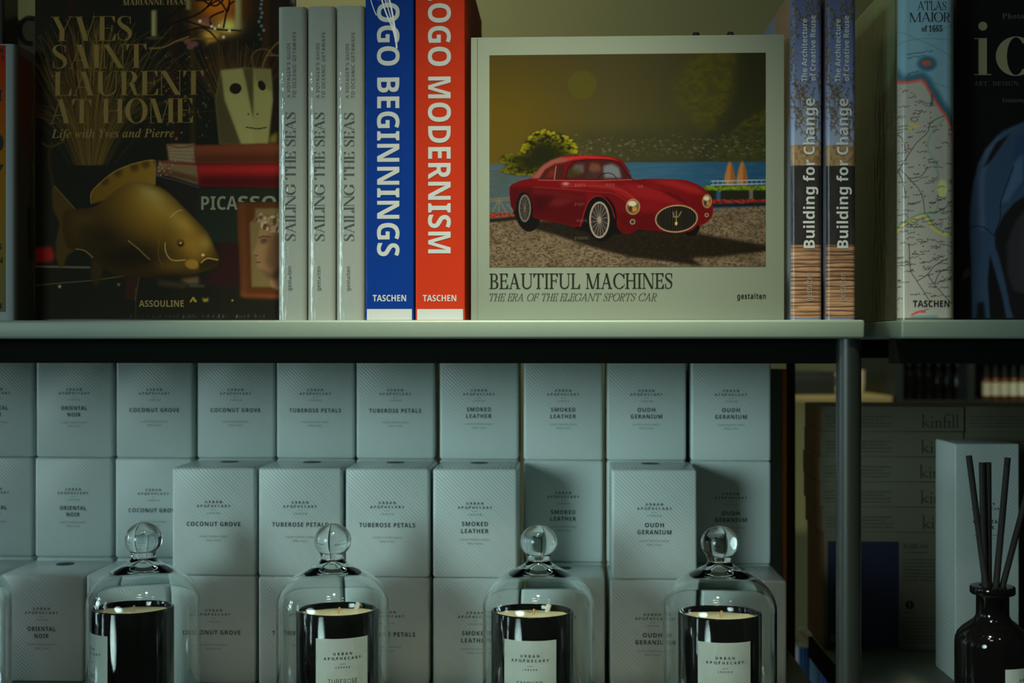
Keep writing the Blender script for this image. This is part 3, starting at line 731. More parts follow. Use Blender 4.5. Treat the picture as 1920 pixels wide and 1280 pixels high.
# ---- printed pictures ------------------------------------------------------
class Canvas:
    """ink colours of one printed picture, one sample per step; coordinates are the picture's own x (right) and y (down)"""
    def __init__(self, x0, y0, x1, y1, base, step=1.0, seed=1):
        self.x0, self.y0, self.x1, self.y1, self.st = x0, y0, x1, y1, step
        self.w = int(round((x1 - x0) / step)) + 1
        self.h = int(round((y1 - y0) / step)) + 1
        self.X, self.Y = np.meshgrid(np.linspace(x0, x1, self.w), np.linspace(y0, y1, self.h))
        self.c = np.zeros((self.h, self.w, 3)) + np.array(base, float)
        self.rs = np.random.RandomState(seed)
    def noise(self, sx, sy=None, oct=1):
        sy = sy or sx
        out = np.zeros((self.h, self.w))
        amp = 1.0
        tot = 0.0
        for o in range(oct):
            gw = int((self.x1 - self.x0) / (sx / 2 ** o)) + 3
            gh = int((self.y1 - self.y0) / (sy / 2 ** o)) + 3
            g = self.rs.rand(gh, gw)
            fx = (self.X - self.x0) / (sx / 2 ** o)
            fy = (self.Y - self.y0) / (sy / 2 ** o)
            ix, iy = fx.astype(int), fy.astype(int)
            tx, ty = fx - ix, fy - iy
            tx, ty = tx * tx * (3 - 2 * tx), ty * ty * (3 - 2 * ty)
            a = g[iy, ix] * (1 - tx) + g[iy, ix + 1] * tx
            b = g[iy + 1, ix] * (1 - tx) + g[iy + 1, ix + 1] * tx
            out += amp * (a * (1 - ty) + b * ty)
            tot += amp
            amp *= 0.5
        return out / tot
    def _blur(self, m, r):
        r = int(round(r / self.st))
        if r < 1:
            return m
        for ax in (0, 1):
            for _ in range(2):
                p = np.pad(m, [(r + 1, r) if a == ax else (0, 0) for a in (0, 1)], mode='edge')
                cs = np.cumsum(p, axis=ax)
                n = m.shape[ax]
                if ax == 0:
                    m = (cs[2 * r + 1:2 * r + 1 + n] - cs[:n]) / (2 * r + 1)
                else:
                    m = (cs[:, 2 * r + 1:2 * r + 1 + n] - cs[:, :n]) / (2 * r + 1)
        return m
    def mask_poly(self, pts, soft=0):
        pts = np.array(pts, float)
        m = np.zeros((self.h, self.w))
        i0 = max(0, int((pts[:, 0].min() - self.x0) / self.st) - 1); i1 = min(self.w, int((pts[:, 0].max() - self.x0) / self.st) + 3)
        j0 = max(0, int((pts[:, 1].min() - self.y0) / self.st) - 1); j1 = min(self.h, int((pts[:, 1].max() - self.y0) / self.st) + 3)
        if i1 <= i0 or j1 <= j0:
            return m
        X, Y = self.X[j0:j1, i0:i1], self.Y[j0:j1, i0:i1]
        acc = np.zeros(X.shape)
        for ox, oy in ((-.25, -.25), (.25, -.25), (-.25, .25), (.25, .25)):
            ins = np.zeros(X.shape, bool)
            xx, yy = X + ox * self.st, Y + oy * self.st
            n = len(pts)
            for k in range(n):
                xa, ya = pts[k]
                xb, yb = pts[(k + 1) % n]
                if ya == yb:
                    continue
                cr = (ya > yy) != (yb > yy)
                ins ^= cr & (xx < (xb - xa) * (yy - ya) / (yb - ya) + xa)
            acc += ins
        m[j0:j1, i0:i1] = acc / 4
        return self._blur(m, soft)
    def mask_ell(self, cx, cy, rx, ry, soft=0.7, rot=0):
        c, s = math.cos(math.radians(rot)), math.sin(math.radians(rot))
        dx, dy = self.X - cx, self.Y - cy
        d = np.sqrt(((dx * c + dy * s) / rx) ** 2 + ((-dx * s + dy * c) / ry) ** 2)
        k = min(rx, ry) / max(soft, 0.3)
        return np.clip((1 - d) * k + 0.5, 0, 1)
    def mask_line(self, pts, w, soft=0.7):
        best = np.full((self.h, self.w), 1e9)
        for (xa, ya), (xb, yb) in zip(pts, pts[1:]):
            dx, dy = xb - xa, yb - ya
            L = dx * dx + dy * dy + 1e-9
            pad = w + soft + 2
            i0 = max(0, int((min(xa, xb) - pad - self.x0) / self.st)); i1 = min(self.w, int((max(xa, xb) + pad - self.x0) / self.st) + 2)
            j0 = max(0, int((min(ya, yb) - pad - self.y0) / self.st)); j1 = min(self.h, int((max(ya, yb) + pad - self.y0) / self.st) + 2)
            if i1 <= i0 or j1 <= j0:
                continue
            X, Y = self.X[j0:j1, i0:i1], self.Y[j0:j1, i0:i1]
            t = np.clip(((X - xa) * dx + (Y - ya) * dy) / L, 0, 1)
            d = np.hypot(X - xa - t * dx, Y - ya - t * dy)
            best[j0:j1, i0:i1] = np.minimum(best[j0:j1, i0:i1], d)
        return np.clip((w / 2 - best) / max(soft, 0.3) + 0.5, 0, 1)
    def put(self, m, col, a=1.0):
        col = np.array(col, float)
        m = (m * a)[..., None]
        self.c = self.c * (1 - m) + col * m
        return self
    def poly(self, pts, col, a=1.0, soft=0, smooth=0):
        if smooth:
            pts = smooth_path(pts, smooth)
        return self.put(self.mask_poly(pts, soft), col, a)
    def ell(self, cx, cy, rx, ry, col, a=1.0, soft=0.8, rot=0):
        return self.put(self.mask_ell(cx, cy, rx, ry, soft, rot), col, a)
    def glow(self, cx, cy, rx, ry, col, a=1.0):
        d = ((self.X - cx) / rx) ** 2 + ((self.Y - cy) / ry) ** 2
        return self.put(np.exp(-d * 2), col, a)
    def line(self, pts, w, col, a=1.0, soft=0.8, smooth=0):
        if smooth:
            pts = smooth_path(pts, smooth, False)
        return self.put(self.mask_line(pts, w, soft), col, a)
    def grad(self, stops, axis='x', m=None, a=1.0):
        q = self.X if axis == 'x' else self.Y
        ks = [s[0] for s in stops]
        col = np.stack([np.interp(q, ks, [s[1][i] for s in stops]) for i in range(3)], -1)
        return self.put(np.ones((self.h, self.w)) if m is None else m, col, a)
    def mul(self, f):
        self.c = np.clip(self.c * (f if f.ndim == 3 else f[..., None]), 0, 255)
        return self
    def build(self, name, material, parent, place, L=LUP, gain=1.0):
        """place(x, y) gives the local point of picture position x, y (arrays)"""
        c = np.clip(self.c, 0, 255) / 255.0
        l = np.where(c <= 0.04045, c / 12.92, ((c + 0.055) / 1.055) ** 2.4)
        l = np.clip(gain * l / np.array(L), 0.002, 0.93)
        rgba = np.ones((self.h * self.w, 4), np.float32)
        rgba[:, :3] = l.reshape(-1, 3)
        P = np.stack(place(self.X, self.Y), -1).reshape(-1, 3).astype(np.float32)
        n = (self.h - 1) * (self.w - 1)
        j, i = np.meshgrid(np.arange(self.h - 1), np.arange(self.w - 1), indexing='ij')
        a = (j * self.w + i).reshape(-1)
        quads = np.stack([a + self.w, a + self.w + 1, a + 1, a], -1).astype(np.int32)
        me = bpy.data.meshes.new(name)
        me.vertices.add(len(P))
        me.vertices.foreach_set('co', P.reshape(-1))
        me.loops.add(n * 4)
        me.loops.foreach_set('vertex_index', quads.reshape(-1))
        me.polygons.add(n)
        me.polygons.foreach_set('loop_start', np.arange(0, n * 4, 4, dtype=np.int32))
        me.polygons.foreach_set('loop_total', np.full(n, 4, np.int32))
        me.polygons.foreach_set('use_smooth', np.ones(n, bool))
        me.update(calc_edges=True)
        at = me.color_attributes.new('ink', 'FLOAT_COLOR', 'POINT')
        at.data.foreach_set('color', rgba.reshape(-1))
        me.materials.append(material)
        o = bpy.data.objects.new(name, me)
        COL.objects.link(o)
        o.parent = parent
        return o

def flat_place(P, y=-0.0002):
    """for a picture on an upright face read with Px"""
    return lambda X, Y: ((X - P.cx) * P.s, np.full(X.shape, y), (P.base - Y) * P.s)

# the sports car by the lake ------------------------------------------------
def car_picture():
    c = Canvas(918, 100, 1436, 500, (70, 66, 32), 1.0, 5)
    Z = lambda pts, oy=300: [(870 + x / 3.0476, oy + y / 3.0476) for x, y in pts]
    c.grad([(918, (80, 69, 22)), (1010, (74, 66, 26)), (1150, (72, 68, 34)), (1260, (64, 62, 30)), (1436, (50, 50, 24))])
    c.glow(930, 200, 190, 190, (96, 78, 14), 0.75)
    c.put(np.clip((215 - c.Y) / 115, 0, 1), (66, 64, 34), 0.35)
    # wooded slopes
    n = c.noise(9, 6, 3)
    ridge = [(1313, 96), (1372, 96), (1384, 132), (1374, 178), (1354, 224), (1329, 246), (1303, 226), (1272, 190), (1262, 168), (1284, 132)]
    c.poly([(1385, 96), (1440, 96), (1440, 305), (1300, 305), (1330, 245), (1372, 180)], (40, 43, 22), 0.75, 6)
    m = c.mask_poly(smooth_path(ridge, 5), 9)
    c.put(m * np.clip(n * 2.2 - 0.45, 0.15, 1), (84, 82, 16), 0.62)
    low = [(1352, 262), (1380, 240), (1408, 217), (1440, 198), (1440, 308), (1330, 308)]
    c.put(c.mask_poly(low, 3) * np.clip(c.noise(8, 5, 2) * 2 - 0.4, 0, 1), (74, 76, 18), 0.8)
    # the far shore with its houses
    band = np.clip((c.Y - 228) / 30, 0, 1) * np.clip((308 - c.Y) / 4, 0, 1) * np.clip((c.X - 990) / 120, 0, 1)
    c.put(band, (46, 50, 26), 0.55)
    for k in range(330):
        x = c.rs.uniform(1060, 1434); y = c.rs.uniform(238, 300) * 0.55 + c.rs.uniform(262, 298) * 0.45
        col = [(120, 112, 78), (140, 100, 56), (98, 96, 70), (60, 66, 30)][c.rs.randint(4)]
        c.put(c.mask_poly([(x, y), (x + c.rs.uniform(2, 7), y), (x + 5, y + c.rs.uniform(2, 4)), (x, y + 3)]), col, c.rs.uniform(0.12, 0.45))
    c.ell(1093, 157, 27, 27, (84, 84, 22), 0.55, 2)
    # lake
    lk = np.clip((c.Y - 303) / 1.5, 0, 1)
    c.grad([(918, (66, 78, 68)), (1080, (54, 82, 84)), (1250, (40, 82, 98)), (1436, (26, 66, 88))], 'x', lk)
    c.put(lk * np.clip(c.noise(26, 3, 2) * 1.6 - 0.5, 0, 1), (74, 104, 108), 0.35)
    # bushy tree on the left
    rs = c.rs
    tree = [(937, 300), (948, 288), (975, 286), (984, 268), (1000, 248), (1022, 242), (1045, 248), (1068, 256), (1080, 268), (1084, 285), (1074, 300), (1040, 318), (1000, 326), (965, 326), (940, 318), (952, 310)]
    c.poly(tree, (30, 32, 10), 1, 2, 4)
    for k in range(420):
        a = rs.rand() * len(tree); i = int(a)
        p, q = tree[i], tree[(i + 1) % len(tree)]
        t = a - i
        ex, ey = p[0] + (q[0] - p[0]) * t, p[1] + (q[1] - p[1]) * t
        s = rs.rand() ** 1.6 * 0.6
        x, y = ex + (1015 - ex) * s, ey + (296 - ey) * s
        lit = max(0.0, 1 - s * 2.0) * (1.0 if y < 285 else 0.55)
        c.ell(x, y, rs.uniform(2, 4.5), rs.uniform(1.5, 3), (36 + 110 * lit, 38 + 102 * lit, 8 + 8 * lit), 0.75, 1.5)
    # parasols, railing, hedge on the right
    for cx in (1369, 1392):
        c.poly([(cx, 300), (cx + 5, 312), (cx + 10, 334), (cx + 10, 348), (cx - 9, 348), (cx - 10, 334), (cx - 5, 312)], (158, 104, 46), 1, 1)
        c.poly([(cx + 2, 306), (cx + 6, 316), (cx + 10, 336), (cx + 9, 348), (cx + 2, 348)], (118, 72, 30), 0.8, 1)
        c.line([(cx, 299), (cx, 304)], 1.5, (60, 44, 20))
    for y in (339, 346):
        c.line([(1334, y + 1), (1437, y - 1)], 1.6, (150, 166, 158))
    for x in range(1338, 1437, 9):
        c.line([(x, 338), (x, 350)], 1.0, (130, 146, 136))
    for k in range(260):
        x = rs.uniform(1322, 1437)
        c.ell(x, rs.uniform(350, 358), 3, 2.4, [(92, 122, 20), (58, 84, 14), (120, 140, 34)][rs.randint(3)], 0.8, 1.2)
    for x0, x1 in ((1320, 1344), (1352, 1405), (1412, 1437)):
        c.poly([(x0, 357), (x1, 357), (x1, 375), (x0, 376)], (28, 28, 14), 0.95, 1)
    c.poly([(1406, 352), (1412, 352), (1412, 376), (1406, 376)], (112, 96, 58), 0.9, 1)
    # gravel forecourt
    gl = np.clip((c.Y - (412 - (c.X - 918) * 26 / 518)) / 1.5, 0, 1)
    c.put(gl, (92, 80, 54))
    g1 = c.noise(3.4, 2.2, 2); g2 = c.noise(26, 12, 2)
    c.put(gl * np.clip(g1 * 2.6 - 0.9, 0, 1), (132, 118, 84), 0.6)
    c.put(gl * np.clip(1.3 - g1 * 2.6, 0, 1), (44, 38, 24), 0.7)
    c.put(gl * np.clip(g2 * 1.6 - 0.5, 0, 1), (66, 54, 32), 0.5)
    for k in range(150):
        x = rs.uniform(1322, 1437); c.ell(x, rs.uniform(375, 382), 2.6, 1.5, [(168, 40, 18), (120, 24, 12), (70, 30, 12)][rs.randint(3)], 0.85, 1)
    c.poly([(1322, 383), (1437, 381), (1437, 386), (1322, 389)], (20, 18, 10), 0.9, 1)
    for a, b in (((918, 372), (966, 368)), ((918, 376), (966, 372)), ((936, 372), (922, 400)), ((936, 372), (952, 400)), ((936, 372), (936, 402)), ((952, 382), (966, 398))):
        c.line([a, b], 2.4, (112, 102, 70), 0.8)
    for k in range(70):
        c.ell(rs.uniform(918, 970), rs.uniform(398, 406), 2.4, 1.5, [(160, 52, 20), (110, 34, 14)][rs.randint(2)], 0.8, 1)
    c.poly([(918, 409), (972, 404), (972, 411), (918, 416)], (24, 20, 10), 0.9, 1)
    # the car's shadow on the ground, painted into the printed picture
    sh = Z([(330, 360), (420, 395), (560, 435), (720, 490), (950, 552), (1180, 580), (1365, 606), (1300, 560), (1480, 552), (1726, 522), (1726, 488), (1450, 440), (1340, 420), (1100, 380), (600, 330)])
    c.poly(sh, (24, 20, 11), 0.95, 1.5)
    c.put(c.mask_poly(sh, 1) * np.clip(c.noise(3, 2, 1) * 2 - 1.1, 0, 1), (56, 48, 32), 0.5)
    # wheels behind the body
    c.poly(Z([(640, 390), (660, 250), (720, 190), (800, 190), (880, 260), (900, 420), (760, 430)]), (15, 13, 9), 1, 1)
    c.poly(Z([(284, 300), (290, 200), (340, 170), (400, 200), (410, 340), (320, 350)]), (15, 13, 9), 1, 1)
    c.ell(*Z([(375, 315)])[0], 21, 30, (16, 15, 11), 1, 1)
    c.ell(*Z([(1300, 375)])[0], 17, 20, (13, 12, 9), 1, 1)
    body = Z([(262, 175), (272, 138), (330, 112), (385, 98), (420, 58), (462, 18), (520, -12), (580, -26), (700, -32), (800, -27), (880, -13), (922, 16), (966, 105),
              (1030, 107), (1180, 108), (1280, 118), (1350, 146), (1392, 180), (1420, 222), (1427, 280), (1416, 330), (1372, 368), (1336, 374), (1300, 405), (1200, 418), (1090, 404),
              (1000, 398), (965, 420), (925, 424), (892, 402), (866, 330), (845, 262), (805, 212), (760, 202), (718, 232), (690, 300), (668, 378),
              (560, 358), (400, 326), (388, 270), (372, 210), (345, 178), (318, 192), (300, 240), (296, 282), (272, 262)])
    bm = c.mask_poly(smooth_path(body, 3), 0)
    c.put(bm, (150, 18, 20))
    def on(mask, col, a):
        c.put(mask * bm, col, a)
    on(c.mask_poly(Z([(262, 150), (390, 150), (700, 185), (700, 385), (400, 330), (300, 300), (262, 260)]), 3), (96, 12, 14), 0.85)
    on(c.mask_poly(Z([(390, 160), (560, 175), (700, 200), (680, 235), (520, 205), (400, 190)]), 3), (150, 34, 28), 0.5)
    on(c.mask_poly(Z([(520, 215), (640, 225), (560, 260), (470, 250)]), 3), (168, 60, 48), 0.45)
    on(c.mask_poly(Z([(405, 200), (520, 205), (460, 290), (400, 290)]), 4), (70, 8, 10), 0.6)
    on(c.mask_poly(Z([(560, 128), (760, 120), (900, 150), (1000, 215), (960, 235), (850, 170), (700, 150), (560, 150)]), 3), (196, 40, 36), 0.9)
    on(c.mask_poly(Z([(700, 185), (830, 175), (950, 235), (930, 330), (880, 320), (820, 220), (740, 190)]), 3), (136, 16, 18), 0.9)
    on(c.mask_poly(Z([(900, 130), (1080, 150), (1240, 215), (1290, 262), (1180, 250), (1010, 215), (960, 180)]), 4), (190, 34, 32), 0.9)
    on(c.mask_poly(Z([(1040, 112), (1200, 112), (1330, 150), (1390, 200), (1300, 190), (1150, 140)]), 3), (204, 44, 38), 0.9)
    on(c.mask_poly(Z([(1120, 165), (1230, 200), (1300, 262), (1240, 240), (1180, 205)]), 2), (104, 10, 14), 0.7)
    on(c.mask_poly(Z([(1300, 200), (1400, 260), (1420, 340), (1345, 372), (1340, 300), (1290, 250)]), 3), (140, 16, 18), 0.9)
    on(c.mask_poly(Z([(880, 300), (1010, 300), (1095, 300), (1120, 400), (1000, 410), (940, 425), (890, 402)]), 3), (112, 14, 12), 0.85)
    on(c.mask_poly(Z([(1010, 230), (1180, 255), (1110, 290), (1020, 290)]), 4), (166, 24, 24), 0.8)
    c.line(Z([(400, 150), (560, 160), (740, 178), (860, 190), (940, 240)]), 1.6, (200, 66, 56), 0.7, 1, 4)
    c.line(Z([(560, 150), (760, 146), (900, 168), (980, 222)]), 1.2, (226, 100, 80), 0.6, 1, 4)
    c.line(Z([(960, 108), (1060, 150), (1200, 205), (1290, 262)]), 1.2, (96, 10, 12), 0.8, 1, 4)
    c.ell(*Z([(585, 132)])[0], 5, 2.4, (255, 214, 190), 0.9, 3)
    c.glow(*Z([(585, 132)])[0], 12, 5, (240, 150, 120), 0.5)
    c.c = c.c * (1 - 0.34 * bm[..., None])
    # roof pillar and glass
    c.poly(Z([(385, 100), (432, 100), (470, 48), (520, 18), (580, 8), (640, -12), (560, -22), (500, -4), (450, 28)]), (142, 96, 72), 0.75, 1.2)
    c.poly(Z([(560, -20), (700, -31), (840, -18), (900, 0), (820, -8), (700, -12), (600, -4)]), (176, 44, 36), 0.9, 1.2)
    c.poly(Z([(432, 108), (470, 50), (520, 28), (578, 26), (568, 106)]), (62, 26, 18), 1, 0.6)
    c.poly(Z([(470, 95), (500, 50), (528, 40), (520, 95)]), (120, 34, 26), 0.7, 1.5)
    c.line(Z([(530, 30), (520, 106)]), 1.4, (150, 130, 100), 0.9)
    c.poly(Z([(580, 110), (596, 50), (630, 8), (720, -4), (830, -2), (896, 22), (930, 70), (962, 108), (760, 112)]), (60, 26, 20), 1, 0.6)
    c.poly(Z([(800, 100), (800, 30), (850, 18), (890, 40), (905, 100)]), (112, 128, 122), 0.8, 1.5)
    c.poly(Z([(640, 20), (690, 20), (690, 70), (650, 74), (620, 50)]), (96, 106, 96), 0.6, 2)
    c.poly(Z([(600, 45), (660, 45), (680, 80), (620, 96), (590, 90)]), (56, 58, 14), 0.6, 2)
    c.poly(Z([(730, 12), (780, 20), (790, 60), (740, 80), (715, 50)]), (124, 84, 58), 0.6, 2)
    c.poly(Z([(690, 100), (720, 60), (800, 66), (810, 104)]), (58, 40, 34), 0.8, 2)
    c.line(Z([(770, 104), (790, 80), (830, 72), (862, 84), (878, 108)]), 1.6, (22, 18, 14), 0.95, 0.8, 4)
    c.line(Z([(582, 110), (596, 52), (630, 8), (720, -5), (830, -3), (896, 20), (932, 70), (966, 108)]), 1.6, (34, 12, 10), 0.95, 0.8, 3)
    c.line(Z([(916, 20), (945, 55), (958, 92)]), 2.2, (40, 44, 40), 0.8, 0.8, 3)
    c.line(Z([(430, 110), (560, 113), (760, 116), (966, 110)]), 1.4, (214, 110, 90), 0.6)
    # wheels
    fx, fy = Z([(790, 335)])[0]
    c.ell(fx, fy, 29, 43, (14, 13, 10), 1, 1)
    rx_, ry_ = Z([(778, 340)])[0]
    c.ell(rx_, ry_, 19, 34.5, (150, 138, 112), 1, 1)
    c.ell(rx_, ry_, 16, 31, (42, 38, 30), 1, 1)
    for k in range(16):
        a = k * math.pi / 8
        c.line([(rx_ + 3 * math.cos(a), ry_ + 5 * math.sin(a)), (rx_ + 15.5 * math.cos(a + 0.25), ry_ + 30 * math.sin(a + 0.25))], 1.1, (138, 130, 108), 0.75)
    c.ell(rx_, ry_, 4, 6.5, (128, 120, 98), 1, 1)
    bx, by = Z([(350, 272)])[0]
    c.ell(bx - 1, by + 4, 16, 34, (15, 14, 11), 1, 1)
    c.ell(bx, by, 11.5, 26, (104, 98, 78), 1, 1)
    c.ell(bx, by, 9, 22.5, (44, 40, 32), 1, 1)
    for k in range(12):
        a = k * math.pi / 6
        c.line([(bx, by), (bx + 8.5 * math.cos(a), by + 21 * math.sin(a))], 1, (110, 104, 84), 0.6)
    c.line(Z([(668, 378), (690, 300), (718, 234), (758, 204), (805, 214), (845, 264), (866, 330)]), 1.6, (176, 34, 30), 0.7, 0.8, 3)
    # lamps and grille
    for (x, y), rx, ry in ((Z([(970, 266)])[0], 13.5, 15), (Z([(1392, 236)])[0], 9, 13)):
        c.ell(x, y, rx, ry, (150, 124, 70), 1, 1)
        c.ell(x, y, rx - 2, ry - 2, (96, 80, 48), 1, 1)
        c.ell(x - rx * 0.1, y - ry * 0.4, rx * 0.6, ry * 0.35, (214, 200, 160), 0.8, 2)
        c.ell(x + rx * 0.2, y + ry * 0.3, rx * 0.35, ry * 0.3, (190, 120, 40), 0.8, 2)
        c.ell(x - rx * 0.35, y + ry * 0.25, rx * 0.25, ry * 0.35, (40, 34, 22), 0.8, 2)
    for (x, y), r in ((Z([(968, 352)])[0], 5.2), (Z([(1390, 315)])[0], 4)):
        c.ell(x, y, r, r, (140, 122, 92), 1, 0.8)
        c.ell(x, y, r - 1.8, r - 1.8, (52, 44, 36), 1, 0.8)
    gx, gy = Z([(1218, 335)])[0]
    c.ell(gx, gy, 40, 26, (150, 128, 84), 1, 0.8, -4)
    c.ell(gx, gy, 37.5, 23.5, (14, 15, 10), 1, 0.8, -4)
    inner = c.mask_ell(gx, gy, 36.5, 22.5, 1, -4)
    for k in range(-9, 10):
        c.put(c.mask_line([(gx + k * 3.9, gy - 24), (gx + k * 3.9 + 0.5, gy + 24)], 1.0) * inner, (74, 68, 46), 0.75)
    for pts in ([(gx - 6, gy - 12), (gx - 5, gy - 3), (gx + 4, gy - 4), (gx + 9, gy - 13)], [(gx, gy - 14), (gx - 0.5, gy + 8)]):
        c.line(pts, 2.0, (128, 116, 78), 0.9, 0.8)
    c.ell(gx - 0.5, gy + 9, 2.4, 3.6, (196, 170, 100), 0.95, 0.8)
    c.line(Z([(892, 402), (925, 426), (965, 421), (1000, 399), (1090, 405), (1200, 419)]), 1.6, (30, 8, 6), 0.8)
    for x0, y0, n_ in ((640, 140, 8), (815, 140, 7), (1000, 150, 4), (640, 250, 7), (650, 345, 8), (640, 445, 10)):
        for k in range(n_):
            c.line(Z([(x0 + k * 8, y0 - 8), (x0 + k * 8, y0 + rs.uniform(2, 10))]), 0.8, (214, 190, 180), 0.35)
    return c

# the still life with the gilded fish ---------------------------------------
def still_life_picture():
    c = Canvas(66, -40, 543, 598, (20, 21, 12), 1.25, 9)
    Z = lambda pts: [(x / 3.5556, 300 + y / 3.5556) for x, y in pts]
    W = lambda pts: [(x / 3.5556, y / 3.5556) for x, y in pts]
    rs = c.rs
    c.put(c.noise(40, 60, 3), (34, 27, 12), 0.55)
    for x, w, col in ((135, 20, (38, 20, 10)), (325, 16, (44, 22, 10)), (360, 9, (56, 44, 16)), (498, 14, (64, 38, 14)), (520, 22, (40, 24, 14))):
        c.line([(x, -40), (x + 3, 280)], w, col, 0.6, 8)
    # sheaf of wheat
    for k in range(420):
        t = rs.normal(0, 0.42)
        bx = 170 + t * 26; mx = 172 + t * 70; tx = 176 + t * 165 + rs.normal(0, 8)
        ty = rs.uniform(45, 190) + abs(t) * 40
        col = np.array((104, 80, 26)) * rs.uniform(0.35, 1.05)
        c.line([(bx, 312), (mx, 235), (tx, ty)], 1.1, col, rs.uniform(0.3, 0.8), 0.9, 4)
    for k in range(150):
        x0 = rs.normal(176, 60); y0 = rs.uniform(70, 170)
        c.line([(x0, y0), (x0 + (x0 - 172) * 0.3 + rs.normal(0, 6), y0 - rs.uniform(15, 45))], 1.0, (128, 106, 44), rs.uniform(0.2, 0.6))
    c.line([(78, 270), (95, 278), (120, 268)], 3.5, (78, 62, 26), 0.7, 2, 4)
    c.line([(100, 350), (92, 300), (98, 270)], 6, (48, 36, 14), 0.7, 4, 4)
    # lamp, branches and candles
    c.glow(415, 20, 62, 55, (168, 84, 14), 0.95)
    c.poly([(372, -30), (432, -30), (440, 10), (410, 40), (375, 30)], (206, 116, 18), 0.55, 10)
    c.glow(428, 58, 30, 22, (250, 206, 84), 0.95)
    c.glow(395, 74, 22, 16, (236, 176, 56), 0.9)
    c.glow(380, 52, 26, 14, (170, 112, 60), 0.7)
    c.poly(W([(1370, 340), (1400, 260), (1470, 250), (1450, 300), (1400, 310)]), (196, 144, 48), 0.7, 3)
    for pts in ([(310, 55), (345, 45), (380, 30), (400, 5), (395, -20)], [(345, 45), (400, 62), (452, 66)], [(380, 30), (410, 10), (428, 30), (432, -10)], [(300, 62), (330, 30), (352, 18)],
                [(400, 62), (395, 42), (420, 30)], [(420, 60), (430, 20), (448, 10)], [(330, 75), (380, 60), (410, 84)], [(360, -5), (372, 10), (420, 4)], [(385, 12), (405, 20), (420, 6), (400, -4), (385, 12)]):
        c.line(pts, 3.2, (24, 16, 8), 0.95, 1.2, 5)
    for x, y in ((398, 58), (412, 57), (404, 62), (431, 66), (376, 48), (420, 78)):
        c.ell(x, y, 3, 3, (250, 232, 170), 0.8, 2)
    c.line(W([(1000, 345), (1090, 340), (1180, 300), (1260, 272)]), 3.2, (118, 94, 40), 0.85, 1.2, 5)
    c.line(W([(1180, 300), (1330, 285), (1500, 290)]), 3, (110, 80, 30), 0.7, 1.5, 5)
    for x, y in ((353, 86), (366, 90), (358, 95), (388, 46)):
        c.ell(x, y, 7, 5, (120, 70, 62), 0.8, 3)
    for x0, x1, y0, y1, b in ((285, 294.5, 27, 75, 1.0), (441, 453, -40, 64, 1.0), (350, 358, -40, 26, 0.85)):
        c.poly([(x0, y0), (x1, y0), (x1, y1), (x0, y1)], (146 * b, 138 * b, 80 * b), 0.95, 0.8)
        c.poly([(x1 - 3, y0), (x1, y0), (x1, y1), (x1 - 3, y1)], (92, 84, 40), 0.7, 0.8)
    c.ell(292, 78, 17, 3.2, (66, 52, 24), 0.9, 1.5)
    c.line([(299, 70), (305, 110), (310, 130)], 2, (44, 34, 14), 0.6)
    # dry grass behind the mask, beads and glints
    for k in range(210):
        x0 = rs.normal(440, 42)
        c.line([(440 + (x0 - 440) * 0.4, 190), (x0, rs.uniform(85, 135))], 1.1, (84, 56, 22), rs.uniform(0.2, 0.6))
    for k in range(55):
        x, y = rs.uniform(300, 400), rs.uniform(110, 265)
        c.ell(x, y, rs.uniform(1, 2.6), rs.uniform(1, 3), [(148, 110, 26), (70, 96, 84), (120, 84, 24)][rs.randint(3)], rs.uniform(0.25, 0.7), 1.2)
    for k in range(16):
        c.ell(490 + rs.normal(0, 2), -38 + k * 8, 3, 3, (96, 124, 116), 0.75 if k < 14 else 0.4, 1.2)
    c.line(W([(1690, 480), (1685, 400), (1730, 360), (1790, 365), (1820, 400)]), 3.4, (76, 62, 34), 0.95, 1, 5)
    c.line(W([(1750, 480), (1780, 400), (1850, 320), (1920, 300)]), 3, (112, 80, 34), 0.8, 1.2, 5)
    c.line(W([(1780, 400), (1850, 400), (1930, 410)]), 3, (104, 82, 40), 0.8, 1.2, 5)
    # paper mask
    c.poly(W([(1475, 492), (1620, 480), (1808, 490), (1822, 690), (1790, 980), (1468, 980), (1440, 690)]), (132, 124, 64), 1, 0.8)
    c.poly(W([(1475, 492), (1500, 690), (1612, 980), (1468, 980), (1440, 690)]), (64, 54, 26), 0.95, 0.8)
    c.poly(W([(1620, 482), (1690, 482), (1690, 815), (1640, 560)]), (66, 56, 28), 0.95, 1)
    c.poly(W([(1690, 482), (1808, 490), (1815, 640), (1700, 560)]), (94, 84, 46), 0.6, 3)
    c.poly(W([(1500, 640), (1640, 640), (1690, 830), (1690, 980), (1612, 980)]), (140, 132, 70), 0.8, 3)
    c.ell(*W([(1573, 615)])[0], 11, 10, (30, 25, 12), 1, 1, -10)
    c.ell(*W([(1747, 597)])[0], 6.6, 9.6, (30, 25, 12), 1, 1, -25)
    for x in (1658, 1718):
        c.ell(*W([(x, 784)])[0], 1.6, 1.6, (34, 28, 14), 1, 0.8)
    c.line(W([(1645, 870), (1680, 874), (1720, 880), (1776, 872)]), 2, (40, 32, 16), 1, 0.8, 4)
    c.poly(W([(1800, 930), (1850, 900), (1850, 975), (1795, 978)]), (126, 108, 30), 0.8, 2)
    # two leather books and the dark box below
    c.poly(W([(1115, 978), (1300, 975), (1310, 1105), (1130, 1085)]), (128, 108, 68), 0.95, 0.8)
    for y in range(4):
        c.line(W([(1125, 1005 + y * 18), (1300, 1000 + y * 26)]), 1.2, (84, 66, 38), 0.7)
    c.line(W([(1115, 982), (1210, 1000), (1305, 985)]), 3, (104, 56, 26), 0.9, 1)
    c.poly(W([(1300, 985), (1850, 978), (1940, 980), (1940, 1110), (1310, 1108)]), (104, 50, 24), 1, 1)
